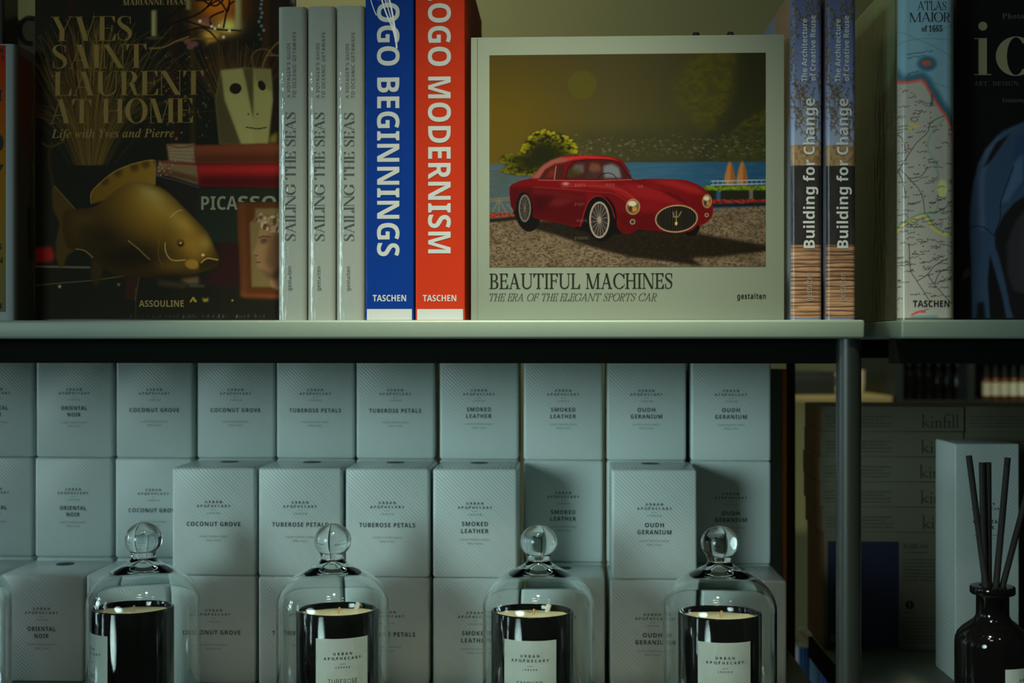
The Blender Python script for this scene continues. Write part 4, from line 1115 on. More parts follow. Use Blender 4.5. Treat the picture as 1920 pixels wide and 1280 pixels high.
    c.put(c.mask_poly(W([(1300, 1050), (1940, 1040), (1940, 1110), (1310, 1108)]), 5), (62, 28, 12), 0.7)
    c.poly(W([(1060, 1090), (1130, 1085), (1320, 1115), (1335, 1250), (1050, 1160)]), (110, 88, 50), 0.95, 1)
    c.poly(W([(1075, 1130), (1310, 1190), (1320, 1230), (1060, 1165)]), (70, 44, 22), 0.8, 1)
    c.line(W([(1080, 1095), (1200, 1105), (1310, 1112)]), 3.2, (120, 26, 18), 0.95, 1)
    for k in range(36):
        c.ell(rs.uniform(296, 330), rs.uniform(305, 335), 2.2, 1.6, [(150, 120, 80), (100, 50, 30)][rs.randint(2)], 0.6, 1)
    c.poly(W([(1320, 1112), (1940, 1112), (1940, 1270), (1330, 1255)]), (126, 22, 18), 1, 1)
    c.put(c.mask_poly(W([(1325, 1190), (1940, 1190), (1940, 1275), (1330, 1262)]), 6), (48, 14, 10), 0.85)
    c.put(c.mask_poly(W([(1330, 1130), (1940, 1132), (1940, 1160), (1330, 1160)]), 4), (158, 36, 28), 0.6)
    c.poly(Z([(1310, 205), (1940, 205), (1940, 560), (1420, 560), (1300, 380)]), (28, 33, 20), 1, 1.5)
    c.poly(Z([(1050, 130), (1330, 195), (1310, 380), (1180, 260)]), (30, 26, 18), 1, 2)
    c.line(Z([(1050, 118), (1180, 150), (1328, 196)]), 2.6, (70, 54, 54), 0.8)
    # framed picture of a head in profile
    c.poly(Z([(1580, 295), (1940, 295), (1940, 920), (1605, 905)]), (70, 38, 14), 1, 1.2)
    c.poly(Z([(1590, 300), (1640, 300), (1650, 895), (1608, 900)]), (88, 48, 18), 0.7, 3)
    c.poly(Z([(1705, 335), (1940, 335), (1940, 850), (1680, 850), (1668, 430), (1700, 400)]), (98, 82, 42), 1, 1)
    face = [(1742, 450), (1722, 520), (1718, 560), (1700, 600), (1690, 632), (1712, 642), (1708, 664), (1718, 676), (1712, 700), (1722, 724), (1760, 738), (1800, 770), (1812, 850), (1945, 850), (1945, 440), (1860, 420), (1790, 430)]
    c.poly(Z(face), (122, 92, 54), 0.95, 1, 3)
    c.poly(Z([(1800, 500), (1945, 480), (1945, 850), (1850, 850), (1800, 740), (1770, 690), (1790, 600)]), (70, 48, 26), 0.85, 6)
    c.poly(Z([(1736, 540), (1780, 530), (1786, 556), (1744, 566)]), (54, 36, 20), 0.9, 2)
    c.line(Z([(1728, 528), (1760, 516), (1800, 524)]), 2, (50, 34, 18), 0.9, 1)
    c.line(Z([(1704, 644), (1722, 646)]), 1.4, (48, 32, 18), 0.9, 1)
    c.line(Z([(1710, 690), (1738, 688)]), 1.8, (60, 32, 20), 0.9, 1)
    c.poly(Z([(1740, 735), (1810, 770), (1900, 700), (1860, 800), (1820, 800)]), (40, 26, 14), 0.7, 4)
    for k in range(75):
        x, y = rs.uniform(1700, 1950), rs.uniform(372, 490)
        if y > 470 and x < 1800:
            continue
        c.ell(*Z([(x, y)])[0], rs.uniform(3, 6), rs.uniform(2, 4), [(156, 138, 100), (84, 64, 36), (128, 108, 70), (60, 44, 24)][rs.randint(4)], 0.8, 1.2, rs.uniform(0, 180))
    c.poly(Z([(1600, 895), (1940, 905), (1940, 930), (1620, 920)]), (120, 58, 24), 0.8, 2)
    # table edge, red cloth and lower clutter
    c.poly(Z([(235, 590), (340, 580), (370, 640), (350, 680), (235, 690)]), (132, 26, 14), 0.95, 2.5)
    c.line(Z([(235, 712), (600, 720)]), 3.6, (92, 92, 66), 0.85, 1.5)
    c.line(Z([(235, 838), (400, 822), (620, 806), (830, 776)]), 2, (84, 78, 40), 0.8, 1.2)
    c.ell(*Z([(400, 845)])[0], 3, 3, (160, 150, 90), 0.8, 2)
    c.ell(*Z([(795, 832)])[0], 3, 2.6, (120, 112, 64), 0.7, 2)
    c.poly(Z([(840, 770), (935, 770), (905, 940), (840, 930)]), (46, 24, 14), 0.9, 3)
    c.line(Z([(932, 780), (905, 935)]), 1.4, (90, 74, 36), 0.7)
    c.poly(Z([(1060, 800), (1260, 830), (1240, 860), (1060, 840)]), (58, 44, 24), 0.8, 3)
    c.poly(Z([(1200, 800), (1330, 780), (1330, 830), (1260, 830)]), (104, 80, 46), 0.8, 3)
    c.poly(Z([(1270, 835), (1370, 835), (1370, 850), (1260, 850)]), (70, 72, 56), 0.7, 1.5)
    c.poly(Z([(1450, 560), (1590, 560), (1600, 860), (1340, 830), (1470, 700)]), (44, 18, 14), 0.8, 5)
    c.line([(255, 598), (256, 540)], 1.2, (80, 70, 34), 0.6)
    # gilded fish
    fin = Z([(615, 300), (608, 230), (660, 170), (760, 90), (880, 40), (1025, 12), (1040, 60), (1036, 180), (900, 200), (700, 280)])
    c.poly(fin, (92, 66, 14), 1, 0.8)
    fm = c.mask_poly(fin, 1)
    c.put(fm * np.clip((c.X - 190) / 110, 0, 1), (132, 98, 26), 0.8)
    for x, y in ((700, 150), (790, 95), (900, 60), (975, 40)):
        c.put(c.mask_ell(*Z([(x, y)])[0], 8, 8, 8) * fm, (44, 30, 8), 0.6)
    c.line(Z([(612, 298), (610, 232), (662, 172), (762, 92), (882, 42), (1025, 14), (1040, 60), (1036, 175)]), 1.5, (160, 128, 50), 0.75, 0.9, 3)
    c.poly(Z([(500, 335), (365, 182), (345, 200), (352, 330), (400, 430), (372, 560), (376, 650), (398, 722), (425, 715), (450, 640), (520, 595)]), (62, 46, 14), 1, 1)
    c.line(Z([(365, 182), (430, 255), (505, 335)]), 1.3, (128, 104, 44), 0.8)
    c.poly(Z([(620, 660), (690, 690), (680, 800), (640, 850), (605, 760)]), (50, 36, 12), 0.9, 2)
    fish = Z([(1466, 676), (1440, 610), (1390, 500), (1320, 420), (1250, 350), (1130, 232), (1030, 178), (900, 160), (790, 205), (690, 285), (610, 328), (510, 335),
              (440, 350), (420, 420), (430, 520), (470, 600), (560, 600), (640, 680), (760, 760), (900, 775), (1100, 792), (1260, 775), (1400, 730), (1440, 712)])
    fb = c.mask_poly(smooth_path(fish, 3), 0.8)
    c.put(fb, (54, 38, 10))
    def on(cx, cy, rx, ry, col, a, rot=0):
        x, y = Z([(cx, cy)])[0]
        cc, ss = math.cos(math.radians(rot)), math.sin(math.radians(rot))
        dx, dy = c.X - x, c.Y - y
        d = ((dx * cc + dy * ss) / (rx / 3.5556)) ** 2 + ((-dx * ss + dy * cc) / (ry / 3.5556)) ** 2
        c.put(np.exp(-d * 1.6) * fb, col, a)
    on(1000, 380, 420, 230, (142, 102, 22), 0.95, 32)
    on(1040, 300, 240, 110, (182, 142, 48), 0.9, 35)
    on(1020, 235, 120, 50, (196, 166, 84), 0.7, 25)
    on(1230, 440, 150, 70, (196, 152, 54), 0.9, 45)
    on(1280, 580, 170, 120, (176, 128, 36), 0.9, 50)
    on(1370, 560, 70, 60, (200, 158, 62), 0.6, 60)
    on(1150, 700, 130, 60, (120, 88, 24), 0.7)
    on(560, 400, 120, 60, (84, 62, 20), 0.8)
    on(500, 470, 60, 120, (72, 52, 16), 0.7)
    on(850, 650, 260, 110, (24, 17, 6), 0.85)
    on(700, 520, 120, 90, (30, 22, 8), 0.6)
    on(1180, 790, 260, 30, (20, 14, 5), 0.8)
    c.put(fb, (20, 14, 2), 0.24)
    c.line(Z([(1110, 420), (1070, 520), (1060, 640), (1090, 720)]), 1.4, (104, 74, 20), 0.8, 1, 5)
    c.line(Z([(1105, 560), (1110, 620), (1150, 672), (1240, 672)]), 1.6, (206, 176, 92), 0.75, 1, 5)
    c.line(Z([(1140, 390), (1190, 350), (1220, 345)]), 1.4, (206, 180, 100), 0.6, 1, 4)
    c.line(Z([(860, 545), (930, 600), (1000, 668)]), 2, (160, 132, 62), 0.85, 1)
    c.poly(Z([(860, 548), (1000, 672), (1020, 720), (900, 640)]), (28, 20, 7), 0.8, 2)
    c.line(Z([(510, 598), (570, 610), (622, 655)]), 1.8, (140, 116, 52), 0.8, 1, 4)
    ex, ey = Z([(1205, 562)])[0]
    c.ell(ex, ey, 8.5, 8, (92, 62, 14), 1, 1.2)
    c.ell(ex + 1, ey + 1.5, 5, 5, (46, 30, 8), 1, 1)
    c.ell(ex + 1, ey - 0.5, 2.2, 2, (196, 170, 110), 0.9, 1)
    c.ell(*Z([(1285, 700)])[0], 13, 9, (150, 112, 34), 0.8, 4, 10)
    c.poly(Z([(1330, 690), (1380, 655), (1462, 665), (1466, 690), (1420, 720), (1335, 745)]), (40, 28, 8), 0.95, 1.2)
    c.line(Z([(1345, 690), (1385, 662), (1455, 672)]), 2.4, (176, 142, 60), 0.85, 1, 4)
    c.ell(*Z([(1357, 640)])[0], 3.2, 2.6, (210, 184, 110), 0.8, 1.2)
    # the printed marks beside the publisher's line and the film's sparkle painted at the foot
    c.line(Z([(1275, 945), (1292, 920), (1310, 945), (1298, 938)]), 3, (146, 132, 24), 0.9, 1)
    c.poly(Z([(1352, 918), (1372, 930), (1394, 920), (1390, 945), (1360, 948)]), (150, 140, 40), 0.9, 1)
    c.ell(*Z([(1552, 938)])[0], 2, 2, (150, 140, 40), 0.8, 1)
    for k in range(90):
        x = 66 + 430 * rs.rand() ** 0.6
        c.line([(x, 596), (x + rs.uniform(0, 2), 590 + rs.uniform(-1, 3))], 0.9, (120, 128, 112), rs.uniform(0.1, 0.55) * (x / 470))
    return c

# the spine of the book on reused buildings ----------------------------------
def reuse_spine_picture(x0, x1):
    c = Canvas(x0, -40, x1, 596, (92, 108, 128), 1.0, 21)
    rs = c.rs
    w = x1 - x0
    c.grad([(-40, (66, 80, 106)), (120, (92, 108, 134)), (255, (122, 138, 148))], 'y')
    for k in range(34):
        x = rs.uniform(x0, x1); y = rs.uniform(20, 275)
        pts = [(x, y)]
        for s in range(5):
            pts.append((pts[-1][0] + rs.uniform(-7, 7), pts[-1][1] - rs.uniform(4, 13)))
        c.line(pts, 1.2, (52, 48, 36), 0.8, 0.8)
        for p in pts[1:]:
            for q in range(3):
                c.ell(p[0] + rs.uniform(-5, 5), p[1] + rs.uniform(-5, 5), rs.uniform(1.2, 3), rs.uniform(1, 2), [(92, 78, 46), (60, 52, 34), (120, 100, 56)][rs.randint(3)], 0.75, 1, rs.uniform(0, 180))
    m = np.clip((c.Y - 268) / 2, 0, 1)
    c.put(m, (140, 116, 74))
    c.put(m * np.clip(c.noise(5, 5, 2) * 2 - 0.7, 0, 1), (70, 56, 30), 0.6)
    m = np.clip((c.Y - 307) / 2, 0, 1)
    c.put(m, (34, 32, 28))
    c.put(m * np.clip(c.noise(14, 40, 2) * 2 - 0.9, 0, 1), (62, 58, 48), 0.5)
    m = np.clip((c.Y - 457) / 2, 0, 1)
    c.put(m, (150, 118, 78))
    c.put(m * np.clip(c.noise(40, 5, 3) * 2.4 - 0.8, 0, 1), (92, 64, 36), 0.8)
    for y in np.arange(462, 600, 8.0):
        yy = y + rs.uniform(-2, 2)
        c.line([(x0 - 2, yy), (x0 + w * 0.5, yy + rs.uniform(-2, 2)), (x1 + 2, yy + rs.uniform(-2, 2))], rs.uniform(1, 3.2), (46, 32, 20), rs.uniform(0.5, 0.95), 1.2)
        c.line([(x0 - 2, yy + 3), (x1 + 2, yy + 3)], 2, (178, 148, 106), 0.35, 1.5)
    return c

# the antique map ------------------------------------------------------------
def map_picture():
    c = Canvas(1676, -40, 1792, 596, (96, 128, 132), 1.0, 31)
    rs = c.rs
    Z = lambda pts: [(1440 + x / 4, y / 4) for x, y in pts]
    K = lambda pts: [(1440 + x / 3.5556, 300 + y / 3.5556) for x, y in pts]
    c.put(c.noise(60, 80, 2), (80, 116, 124), 0.5)
    coast = Z([(940, 500), (965, 545), (1010, 585), (1080, 578), (1150, 565), (1185, 600), (1215, 660), (1240, 690), (1265, 740), (1300, 790), (1340, 840), (1385, 925), (1420, 960)])
    sea_edge = coast
    land = coast + [(1800, 240), (1800, 600), (1670, 600), (1670, 120)]
    c.line(sea_edge, 22, (30, 62, 74), 0.75, 10)
    c.poly(land, (134, 130, 114), 1, 0.8)
    c.put(c.mask_poly(land, 1) * c.noise(50, 60, 2), (118, 120, 102), 0.5)
    c.line([(x - 1, y + 3) for x, y in sea_edge], 6, (182, 66, 58), 0.85, 2.5)
    c.line(sea_edge, 1.2, (60, 34, 28), 0.8)
    c.poly(Z([(1215, 680), (1240, 690), (1235, 760), (1205, 785), (1222, 730)]), (52, 60, 62), 0.9, 1)
    c.ell(*Z([(1190, 455)])[0], 18, 14, (34, 66, 78), 0.8, 6)
    c.ell(*Z([(1185, 452)])[0], 9, 5, (160, 60, 40), 0.95, 1.5, 8)
    for pts in ([(940, 330), (1020, 285), (1150, 266), (1300, 268), (1420, 275)], [(960, 190), (1120, 270), (1250, 330), (1400, 410)], [(1250, 605), (1320, 625), (1420, 650)], [(1200, 240), (1400, 150)]):
        c.line(Z(pts), 1.0, (56, 74, 70), 0.6, 0.8, 4)
    # rivers and tinted borders
    riv = [K([(880, 40), (940, 110), (1000, 180), (1030, 250), (1040, 345)]), K([(940, 550), (950, 720), (990, 800), (1050, 900), (1080, 950)]),
           K([(990, 805), (1060, 760), (1110, 700), (1200, 650)]), K([(1110, 820), (1150, 740), (1240, 730)]), K([(1060, 760), (1110, 830), (1200, 930), (1240, 960)]),
           K([(1040, 345), (1110, 340), (1170, 320), (1240, 250)]), Z([(1320, 850), (1220, 900), (1190, 980), (1110, 1060), (1030, 1180), (980, 1280)]), Z([(960, 960), (1010, 1020), (1030, 1100)]),
           K([(930, 110), (1010, 100), (1060, 40)]), K([(870, 40), (900, 130), (920, 230)])]
    for r in riv:
        r = [(x + rs.uniform(-0.5, 0.5), y) for x, y in smooth_path(r, 5, False)]
        c.line(r, 1.5, (48, 46, 40), 0.85, 0.8)
    grn = Z([(1325, 870), (1270, 930), (1210, 1010), (1195, 1100), (1240, 1180), (1270, 1290)]) + K([(1130, 60), (1135, 200), (1120, 330), (1050, 350)])
    c.line(smooth_path(grn, 5, False), 3.4, (84, 124, 90), 0.65, 2)
    c.line(K([(860, 480), (920, 410), (1040, 365), (1090, 440), (1150, 480), (1250, 500)]), 4.5, (206, 150, 44), 0.75, 2.5, 5)
    c.line(K([(850, 470), (910, 400), (1040, 350), (1100, 425), (1160, 465), (1250, 480)]), 3, (60, 112, 90), 0.7, 2, 5)
    c.ell(*K([(1160, 180)])[0], 9, 16, (206, 182, 80), 0.6, 5)
    c.line(Z([(1060, 910), (1130, 930), (1060, 945)]), 3, (206, 140, 40), 0.8, 1.2)
    c.line(Z([(960, 560), (955, 900), (950, 1280)]), 8, (120, 122, 118), 0.5, 5)
    # places: dots and handwriting-like squiggles
    for k in range(280):
        x, y = rs.uniform(1680, 1790), rs.uniform(158, 582)
        t = (x - 1680) / 110
        if y < 140 + t * 100 or 560 < y < 580:
            continue
        if k % 3 == 0:
            c.ell(x, y, 1.4, 1.4, (112, 44, 30), 0.9, 0.8)
        else:
            L = rs.uniform(8, 20)
            pts = [(x + L * s / 9, y - 1.5 * s / 9 + rs.uniform(-1.9, 1.9)) for s in range(10)]
            c.line(pts, 1.05, (36, 32, 24), 0.85, 0.7)
    for y, L in ((94, 48), (101, 36), (131, 20)):
        x = 1702 if L < 30 else 1700
        c.line([(x + L * s / 26, y + 2 - 6 * s / 26 + rs.uniform(-2.2, 2.2)) for s in range(27)], 0.9, (34, 44, 44), 0.85, 0.7)
    for y in np.arange(160, 585, 11.0):
        c.line([(1676 + rs.uniform(0, 3) + s, y + rs.uniform(-2, 2)) for s in range(0, 13, 2)], 0.8, (84, 84, 78), 0.6, 0.8)
    # coloured scroll at the foot
    c.line(K([(960, 1032), (1000, 1012), (1042, 1012)]), 4, (190, 50, 48), 0.9, 1.2, 4)
    c.poly(K([(950, 1040), (1130, 1035), (1130, 1060), (950, 1060)]), (60, 104, 104), 0.8, 2)
    return c

def blue_car_picture(x0):
    c = Canvas(x0, -40, 2060, 596, (15, 17, 15), 1.25, 41)
    K = lambda pts: [(1440 + x / 3.5556, 300 + y / 3.5556) for x, y in pts]
    out = [(2060, 170), (1980, 196), (1920, 222), (1895, 234), (1868, 250), (1848, 274), (1834, 300), (1824, 340), (1818, 390), (1817, 430), (1820, 490), (1822, 600), (2060, 600)]
    c.poly(out, (44, 62, 76), 1, 1)
    c.poly([(1920, 222), (1880, 246), (1856, 280), (1846, 330), (1846, 430), (1836, 430), (1834, 330), (1848, 276), (1880, 240)], (64, 84, 96), 0.7, 2)
    c.poly([(1868, 262), (1896, 244), (1890, 250), (1858, 296), (1842, 312)], (24, 22, 18), 0.95, 1)
    c.poly([(1905, 250), (1960, 236), (1960, 300), (1890, 372)], (34, 52, 78), 0.8, 3)
    c.poly(K([(1550, 280), (1600, 160), (1640, 0), (1700, -60), (1700, 120), (1600, 260)]), (66, 92, 106), 0.75, 2)
    arch = K([(1720, 220), (1640, 275), (1570, 360), (1512, 480), (1512, 560), (1540, 640), (1580, 800), (1620, 1000), (1640, 1060), (2300, 1060), (2300, 180)])
    c.poly(arch, (24, 24, 22), 1, 1)
    c.poly(K([(1720, 300), (1640, 420), (1590, 560), (1600, 760), (1640, 870), (2200, 1000), (2200, 300)]), (44, 43, 41), 0.9, 2)
    c.poly(K([(1720, 380), (1680, 560), (1710, 800), (2000, 800), (2000, 380)]), (54, 53, 50), 0.6, 6)
    c.line(K([(1345, 440), (1400, 430), (1460, 450), (1512, 500)]), 1.6, (20, 24, 24), 0.9, 1, 4)
    c.line(K([(1640, 20), (1580, 180), (1550, 280), (1548, 380), (1512, 480)]), 1.6, (20, 24, 26), 0.9, 1, 4)
    c.poly(K([(1480, 620), (1560, 900), (1590, 1060), (1480, 1060), (1465, 800)]), (20, 20, 18), 1, 1)
    c.poly(K([(1395, 950), (1440, 940), (1450, 1060), (1390, 1060)]), (18, 20, 20), 1, 2)
    c.line(K([(1700, 910), (1640, 930), (1600, 960)]), 1.2, (22, 22, 20), 0.9)
    c.line(K([(1640, 1040), (1680, 960), (1720, 960)]), 1.4, (24, 24, 22), 0.9)
    c.poly(K([(1330, 705), (1362, 760), (1285, 800), (1300, 740)]), (46, 46, 38), 0.9, 1.5)
    return c

# ================================================================== materials
PI = math.pi
M = {}
M['shelf'] = mat('shelf_lacquer', alb((112, 130, 104)), 0.42, vary=(30, alb((104, 124, 98))), bump=('noise', 900, 0.06, 0.0004))
M['steel'] = mat('black_steel', (0.016, 0.021, 0.018), 0.36, bump=('noise', 1400, 0.25, 0.0004), spec=0.6)
M['beam'] = mat('matte_black_steel', (0.006, 0.007, 0.005), 0.8, spec=0.08, bump=('noise', 1400, 0.2, 0.0004))
M['carton'] = mat('white_carton', (0.70, 0.79, 0.77), 0.40, coat=0.5, coat_rough=0.22,
                  bump=('wave', 100, 0.42, 0.0004, (1, 1, 1), (0, PI / 4, 0)))
M['ink'] = mat('dark_ink', (0.014, 0.019, 0.018), 0.6, spec=0.1)
M['ink_grey'] = mat('grey_ink', (0.13, 0.15, 0.145), 0.55)
M['notch'] = mat('carton_hole', (0.05, 0.06, 0.055), 0.8)
M['glass'] = glass_mat('clear_glass', (0.97, 1.0, 0.985))
M['vessel'] = mat('black_glass', (0.006, 0.006, 0.006), 0.06, spec=0.6)
M['wax'] = mat('cream_wax', (0.72, 0.66, 0.42), 0.45, bump=('noise', 300, 0.1, 0.0005))
M['wick'] = mat('cotton_wick', (0.60, 0.42, 0.16), 0.8)
M['wick_white'] = mat('white_wick', (0.85, 0.85, 0.74), 0.7)
M['label'] = mat('label_paper', (0.60, 0.69, 0.66), 0.5, bump=('noise', 800, 0.05, 0.0003))
M['page'] = mat('book_pages', (0.55, 0.52, 0.42), 0.8, bump=('wave', 900, 0.3, 0.0002))
M['reed'] = mat('black_reed', (0.018, 0.018, 0.016), 0.75, bump=('noise', 700, 0.3, 0.0005, (1, 1, 0.1)))
SHRINK = ('noise', 70, 0.30, 0.004, (1.2, 1.2, 0.25))
M['film_print'] = print_mat('wrapped_print', 0.5, 0.35, 0.08, bump=('noise', 110, 0.25, 0.002, (1, 1, 0.3)))
M['matte_print'] = print_mat('matte_print', 0.6, 0.0, 0.3, spec=0.06)
M['gloss_print'] = print_mat('glossy_print', 0.55, 0.06, 0.1, spec=0.06)

# ================================================================== the room
def wall(name, x0, x1, y0, y1, z0, z1, m):
    return struct_obj(MB().box(x0, x1, y0, y1, z0, z1).build(name, m))
M['olive'] = mat('olive_wall_paint', (0.36, 0.36, 0.17), 0.85, vary=(1.2, (0.33, 0.33, 0.155)))
M['wall'] = mat('grey_wall_paint', (0.16, 0.17, 0.14), 0.9, vary=(3, (0.14, 0.15, 0.12)))
M['floor'] = mat('concrete_floor', (0.10, 0.10, 0.085), 0.6, vary=(4, (0.07, 0.07, 0.06)))
wall('floor', -3.2, 3.2, -3.0, 4.3, -0.1, 0.0, M['floor'])
wall('ceiling', -3.2, 3.2, -3.0, 4.3, 2.9, 3.0, M['wall'])
wall('wall_back', -3.2, 3.2, 4.2, 4.3, 0.0, 2.9, M['olive'])
wall('wall_right', 3.2, 3.3, -3.0, 4.3, 0.0, 2.9, M['wall'])
wall('wall_front', -3.2, 3.2, -3.1, -3.0, 0.0, 2.9, M['wall'])
# the left wall is cut by a tall shop window
wl = MB()
wl.box(-3.2, -3.1, -3.0, -1.2, 0, 2.9)
wl.box(-3.2, -3.1, 1.75, 4.2, 0, 2.9)
wl.box(-3.2, -3.1, -1.2, 1.75, 0, 0.9)
wl.box(-3.2, -3.1, -1.2, 1.75, 2.6, 2.9)
struct_obj(wl.build('wall_left', M['wall']))
wf = MB()
for y in (-1.2, -0.55, 0.14, 0.60, 1.08, 1.63):
    wf.box(-3.19, -3.11, y, y + 0.035, 0.9, 2.6)
for z in (0.9, 1.7, 2.55):
    wf.box(-3.19, -3.11, -1.2, 1.75, z, z + 0.05)
struct_obj(wf.build('window_1', M['steel']))

# small ceiling panels, seen only as glints in the glass
M['panel_glow'] = bpy.data.materials.new('lit_panel')
M['panel_glow'].use_nodes = True
_b = M['panel_glow'].node_tree.nodes['Principled BSDF']
_b.inputs['Emission Color'].default_value = (1.0, 0.96, 0.80, 1)
_b.inputs['Emission Strength'].default_value = 22.0
for i, (x, y, w) in enumerate(((-0.25, -0.30, 0.34), (-0.30, 0.20, 0.20), (0.75, 0.0, 0.12))):
    t = thing('ceiling_lamp', ('long lit ceiling panel above the front of the display', 'short lit ceiling panel nearest the display, left side',
                               'small square lit ceiling panel to the right of the display')[i], 'ceiling lamp', (x, y, 2.86))
    MB().box(-w / 2 - 0.02, w / 2 + 0.02, -0.08, 0.08, 0.0, 0.04, 0.004).build('lamp_housing', M['steel'], t)
    MB().box(-w / 2, w / 2, -0.06, 0.06, -0.004, 0.0).build('diffuser', M['panel_glow'], t)

# ================================================================== shelving
def shelving(label, u0, u1, posts_u, rail_u):
    t = thing('shelving_unit', label, 'shelf', rack(u0, 0.0, 0.0), -A_YAW)
    w = u1 - u0
    MB().box(0, w, -0.012, 0.46, TZ - 0.0178, TZ, 0.0026, 3).build('upper_shelf_board', M['shelf'], t)
    MB().box(0.004, w - 0.004, -0.012, 0.46, LZ - 0.018, LZ, 0.002, 2).build('lower_shelf_board', M['shelf_low'], t)
    MB().box(0.004, w - 0.004, -0.012, 0.46, 0.18, 0.198, 0.002, 2).build('bottom_shelf_board', M['shelf_low'], t)
    zt = TZ - 0.0178
    MB().box(0, w, 0.014, 0.036, zt - 0.0235, zt).build('front_beam', M['beam'], t)
    MB().box(0, w, 0.43, 0.45, zt - 0.0235, zt).build('rear_beam', M['beam'], t)
    for u, v, r in posts_u:
        MB().tube((u - u0, v, 0), (u - u0, v, zt), r, 24).build('post', M['steel'], t)
    for u in rail_u:
        MB().box(u - u0 - 0.006, u - u0 + 0.006, 0.02, 0.455, LZ - 0.026, LZ - 0.0006).build('side_rail', M['beam'], t)
    return t
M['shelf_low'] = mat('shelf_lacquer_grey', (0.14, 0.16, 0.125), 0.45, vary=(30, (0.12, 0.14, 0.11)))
UL_END = rack_u(1622, -0.012)
UR_START = rack_u(1690, -0.012)
LOW_END = 0.3355
shelving('dark steel shelving unit with sage shelf, carrying the white candle boxes', -1.05, UL_END,
         [(rack_u(1591, 0.004), 0.004, 0.0117), (rack_u(1482.5, 0.428), 0.428, 0.0058), (-1.03, 0.004, 0.0117), (-1.03, 0.43, 0.0058)], [])
shelving('dark steel shelving unit at right with sage shelf, carrying the stacked cartons', UR_START, 1.25,
         [(1.23, 0.004, 0.0117), (1.23, 0.43, 0.0117)], [UR_START + 0.006])

# ================================================================== candle boxes
BW, BD, BH = 0.0930, 0.0930, 0.1202
def box_lettering(name):
    L = Letters()
    s = BW / 148.0
    z = lambda y: BH - y * s
    c = 0.0
    L.text('URBAN', 'B', c, z(63), 4.4 * s, 30 * s, 'c', gap=0.45)
    L.text('AP\u00d8THECARY', 'Z', c, z(70.3), 4.4 * s, 60 * s, 'c', gap=0.45)
    L.rect(-5 * s, z(75), 5 * s, z(74.5), 1)
    L.text('LONDON', 'B', c, z(82), 2.8 * s, 23 * s, 'c', mi=1, gap=0.7)
    if len(name) == 1:
        L.text(name[0][0], 'B', c, z(103.6), 7.6 * s, name[0][1] * s, 'c', gap=0.1)
        y = 121.5
    else:
        L.text(name[0][0], 'B', c, z(100.5), 7.6 * s, name[0][1] * s, 'c', gap=0.1)
        L.text(name[1][0], 'B', c, z(113), 7.6 * s, name[1][1] * s, 'c', gap=0.1)
        y = 124
    L.text('LUXURY SCENTED CANDLE', 'R', c, z(y + 1.6), 2.7 * s, 51 * s, 'c', mi=1)
    L.text('300g 10.6oz', 'R', c, z(y + 8.4), 2.7 * s, 27 * s, 'c', mi=1)
    return L
# a crossed O for the maker's line
FONT['Z'] = dict(FONT['B'])
_adv, _pl = FONT['B']['O']
FONT['Z']['\u00d8'] = (_adv, _pl)
NAMES = {'on': [('ORIENTAL', 51), ('NOIR', 26)], 'cg': [('COCONUT GROVE', 96)], 'tp': [('TUBEROSE PETALS', 99)],
         'sl': [('SMOKED', 46), ('LEATHER', 48)], 'og': [('OUDH', 33), ('GERANIUM', 59)]}
CROSS = {}
box_body = MB().box(-BW / 2, BW / 2, 0, BD, 0, BH, 0.0030, 3)
PROTO = {}
def make_box(kind):
    t = thing('candle_box', '-', 'box', (0, 0, 0))
    box_body.build('carton', M['carton'], t)
    L = box_lettering(NAMES[kind])
    s = BW / 148.0
    # slash through the O of the second line
    zz = BH - 70.3 * s
    L.stroke([(-12.4 * s, zz - 0.6 * s), (-7.8 * s, zz + 5.0 * s)], 0.7 * s)
    L.build('printed_lettering', [M['ink'], M['ink_grey']], t, -0.00025)
    MB().lathe([(0, 0.0003), (0.0105, 0.0003), (0.0105, 0.0)], 24).build('thumb_hole', M['notch'], t, (0, BD * 0.73, BH))
    return t
used = set()
rb = random.Random(4)
def candle_box(kind, px, v, tier, label, group, jitter=1.0):
    if kind not in PROTO:
        PROTO[kind] = make_box(kind)
    o = PROTO[kind] if kind not in used else copy_tree(PROTO[kind])
    used.add(kind)
    u = rack_u(px, v)
    p = rack(u, v + rb.uniform(-0.0003, 0.0003), LZ + tier * (BH + 0.0002) + 0.0001)
    o.location = p
    o.rotation_euler = (0, 0, -A_YAW + math.radians(rb.uniform(-0.25, 0.25)) * jitter)
    o['label'] = label
    o['group'] = group
    return o
ORD = ['leftmost', 'second from left', 'third from left', 'fourth from left', 'fifth from left', 'sixth from left', 'seventh from left',
       'eighth from left', 'ninth from left', 'rightmost']
rear_px = [-9.5, 139, 289.5, 441.5, 591, 741, 898, 1056, 1212, 1370.5]
rear_v = [0.3050, 0.3028, 0.3004, 0.3008, 0.2984, 0.2964, 0.2940, 0.2916, 0.2922, 0.2896]
rear_kind = ['on', 'on', 'cg', 'cg', 'tp', 'tp', 'sl', 'sl', 'og', 'og']
for i in range(10):
    candle_box(rear_kind[i], rear_px[i], rear_v[i], 2, 'white candle box in the rear top row under the shelf, ' + ORD[i], 'candle boxes in the rear top row')
mid_label = {0: 'white candle box in the rear middle row, cut off by the left edge', 1: 'white candle box in the rear middle row directly behind and above the left glass dome',
             2: 'white candle box in the rear middle row half hidden by a raised front box', 7: 'white candle box set back between two raised front boxes above the third glass dome',
             9: 'white candle box set back at the right end of the middle row'}
for i in range(10):
    candle_box(rear_kind[i], rear_px[i] - (2 if i < 3 else 0), rear_v[i], 1,
               mid_label.get(i, 'white candle box of the rear middle row hidden behind the raised front boxes'), 'candle boxes in the rear middle row')
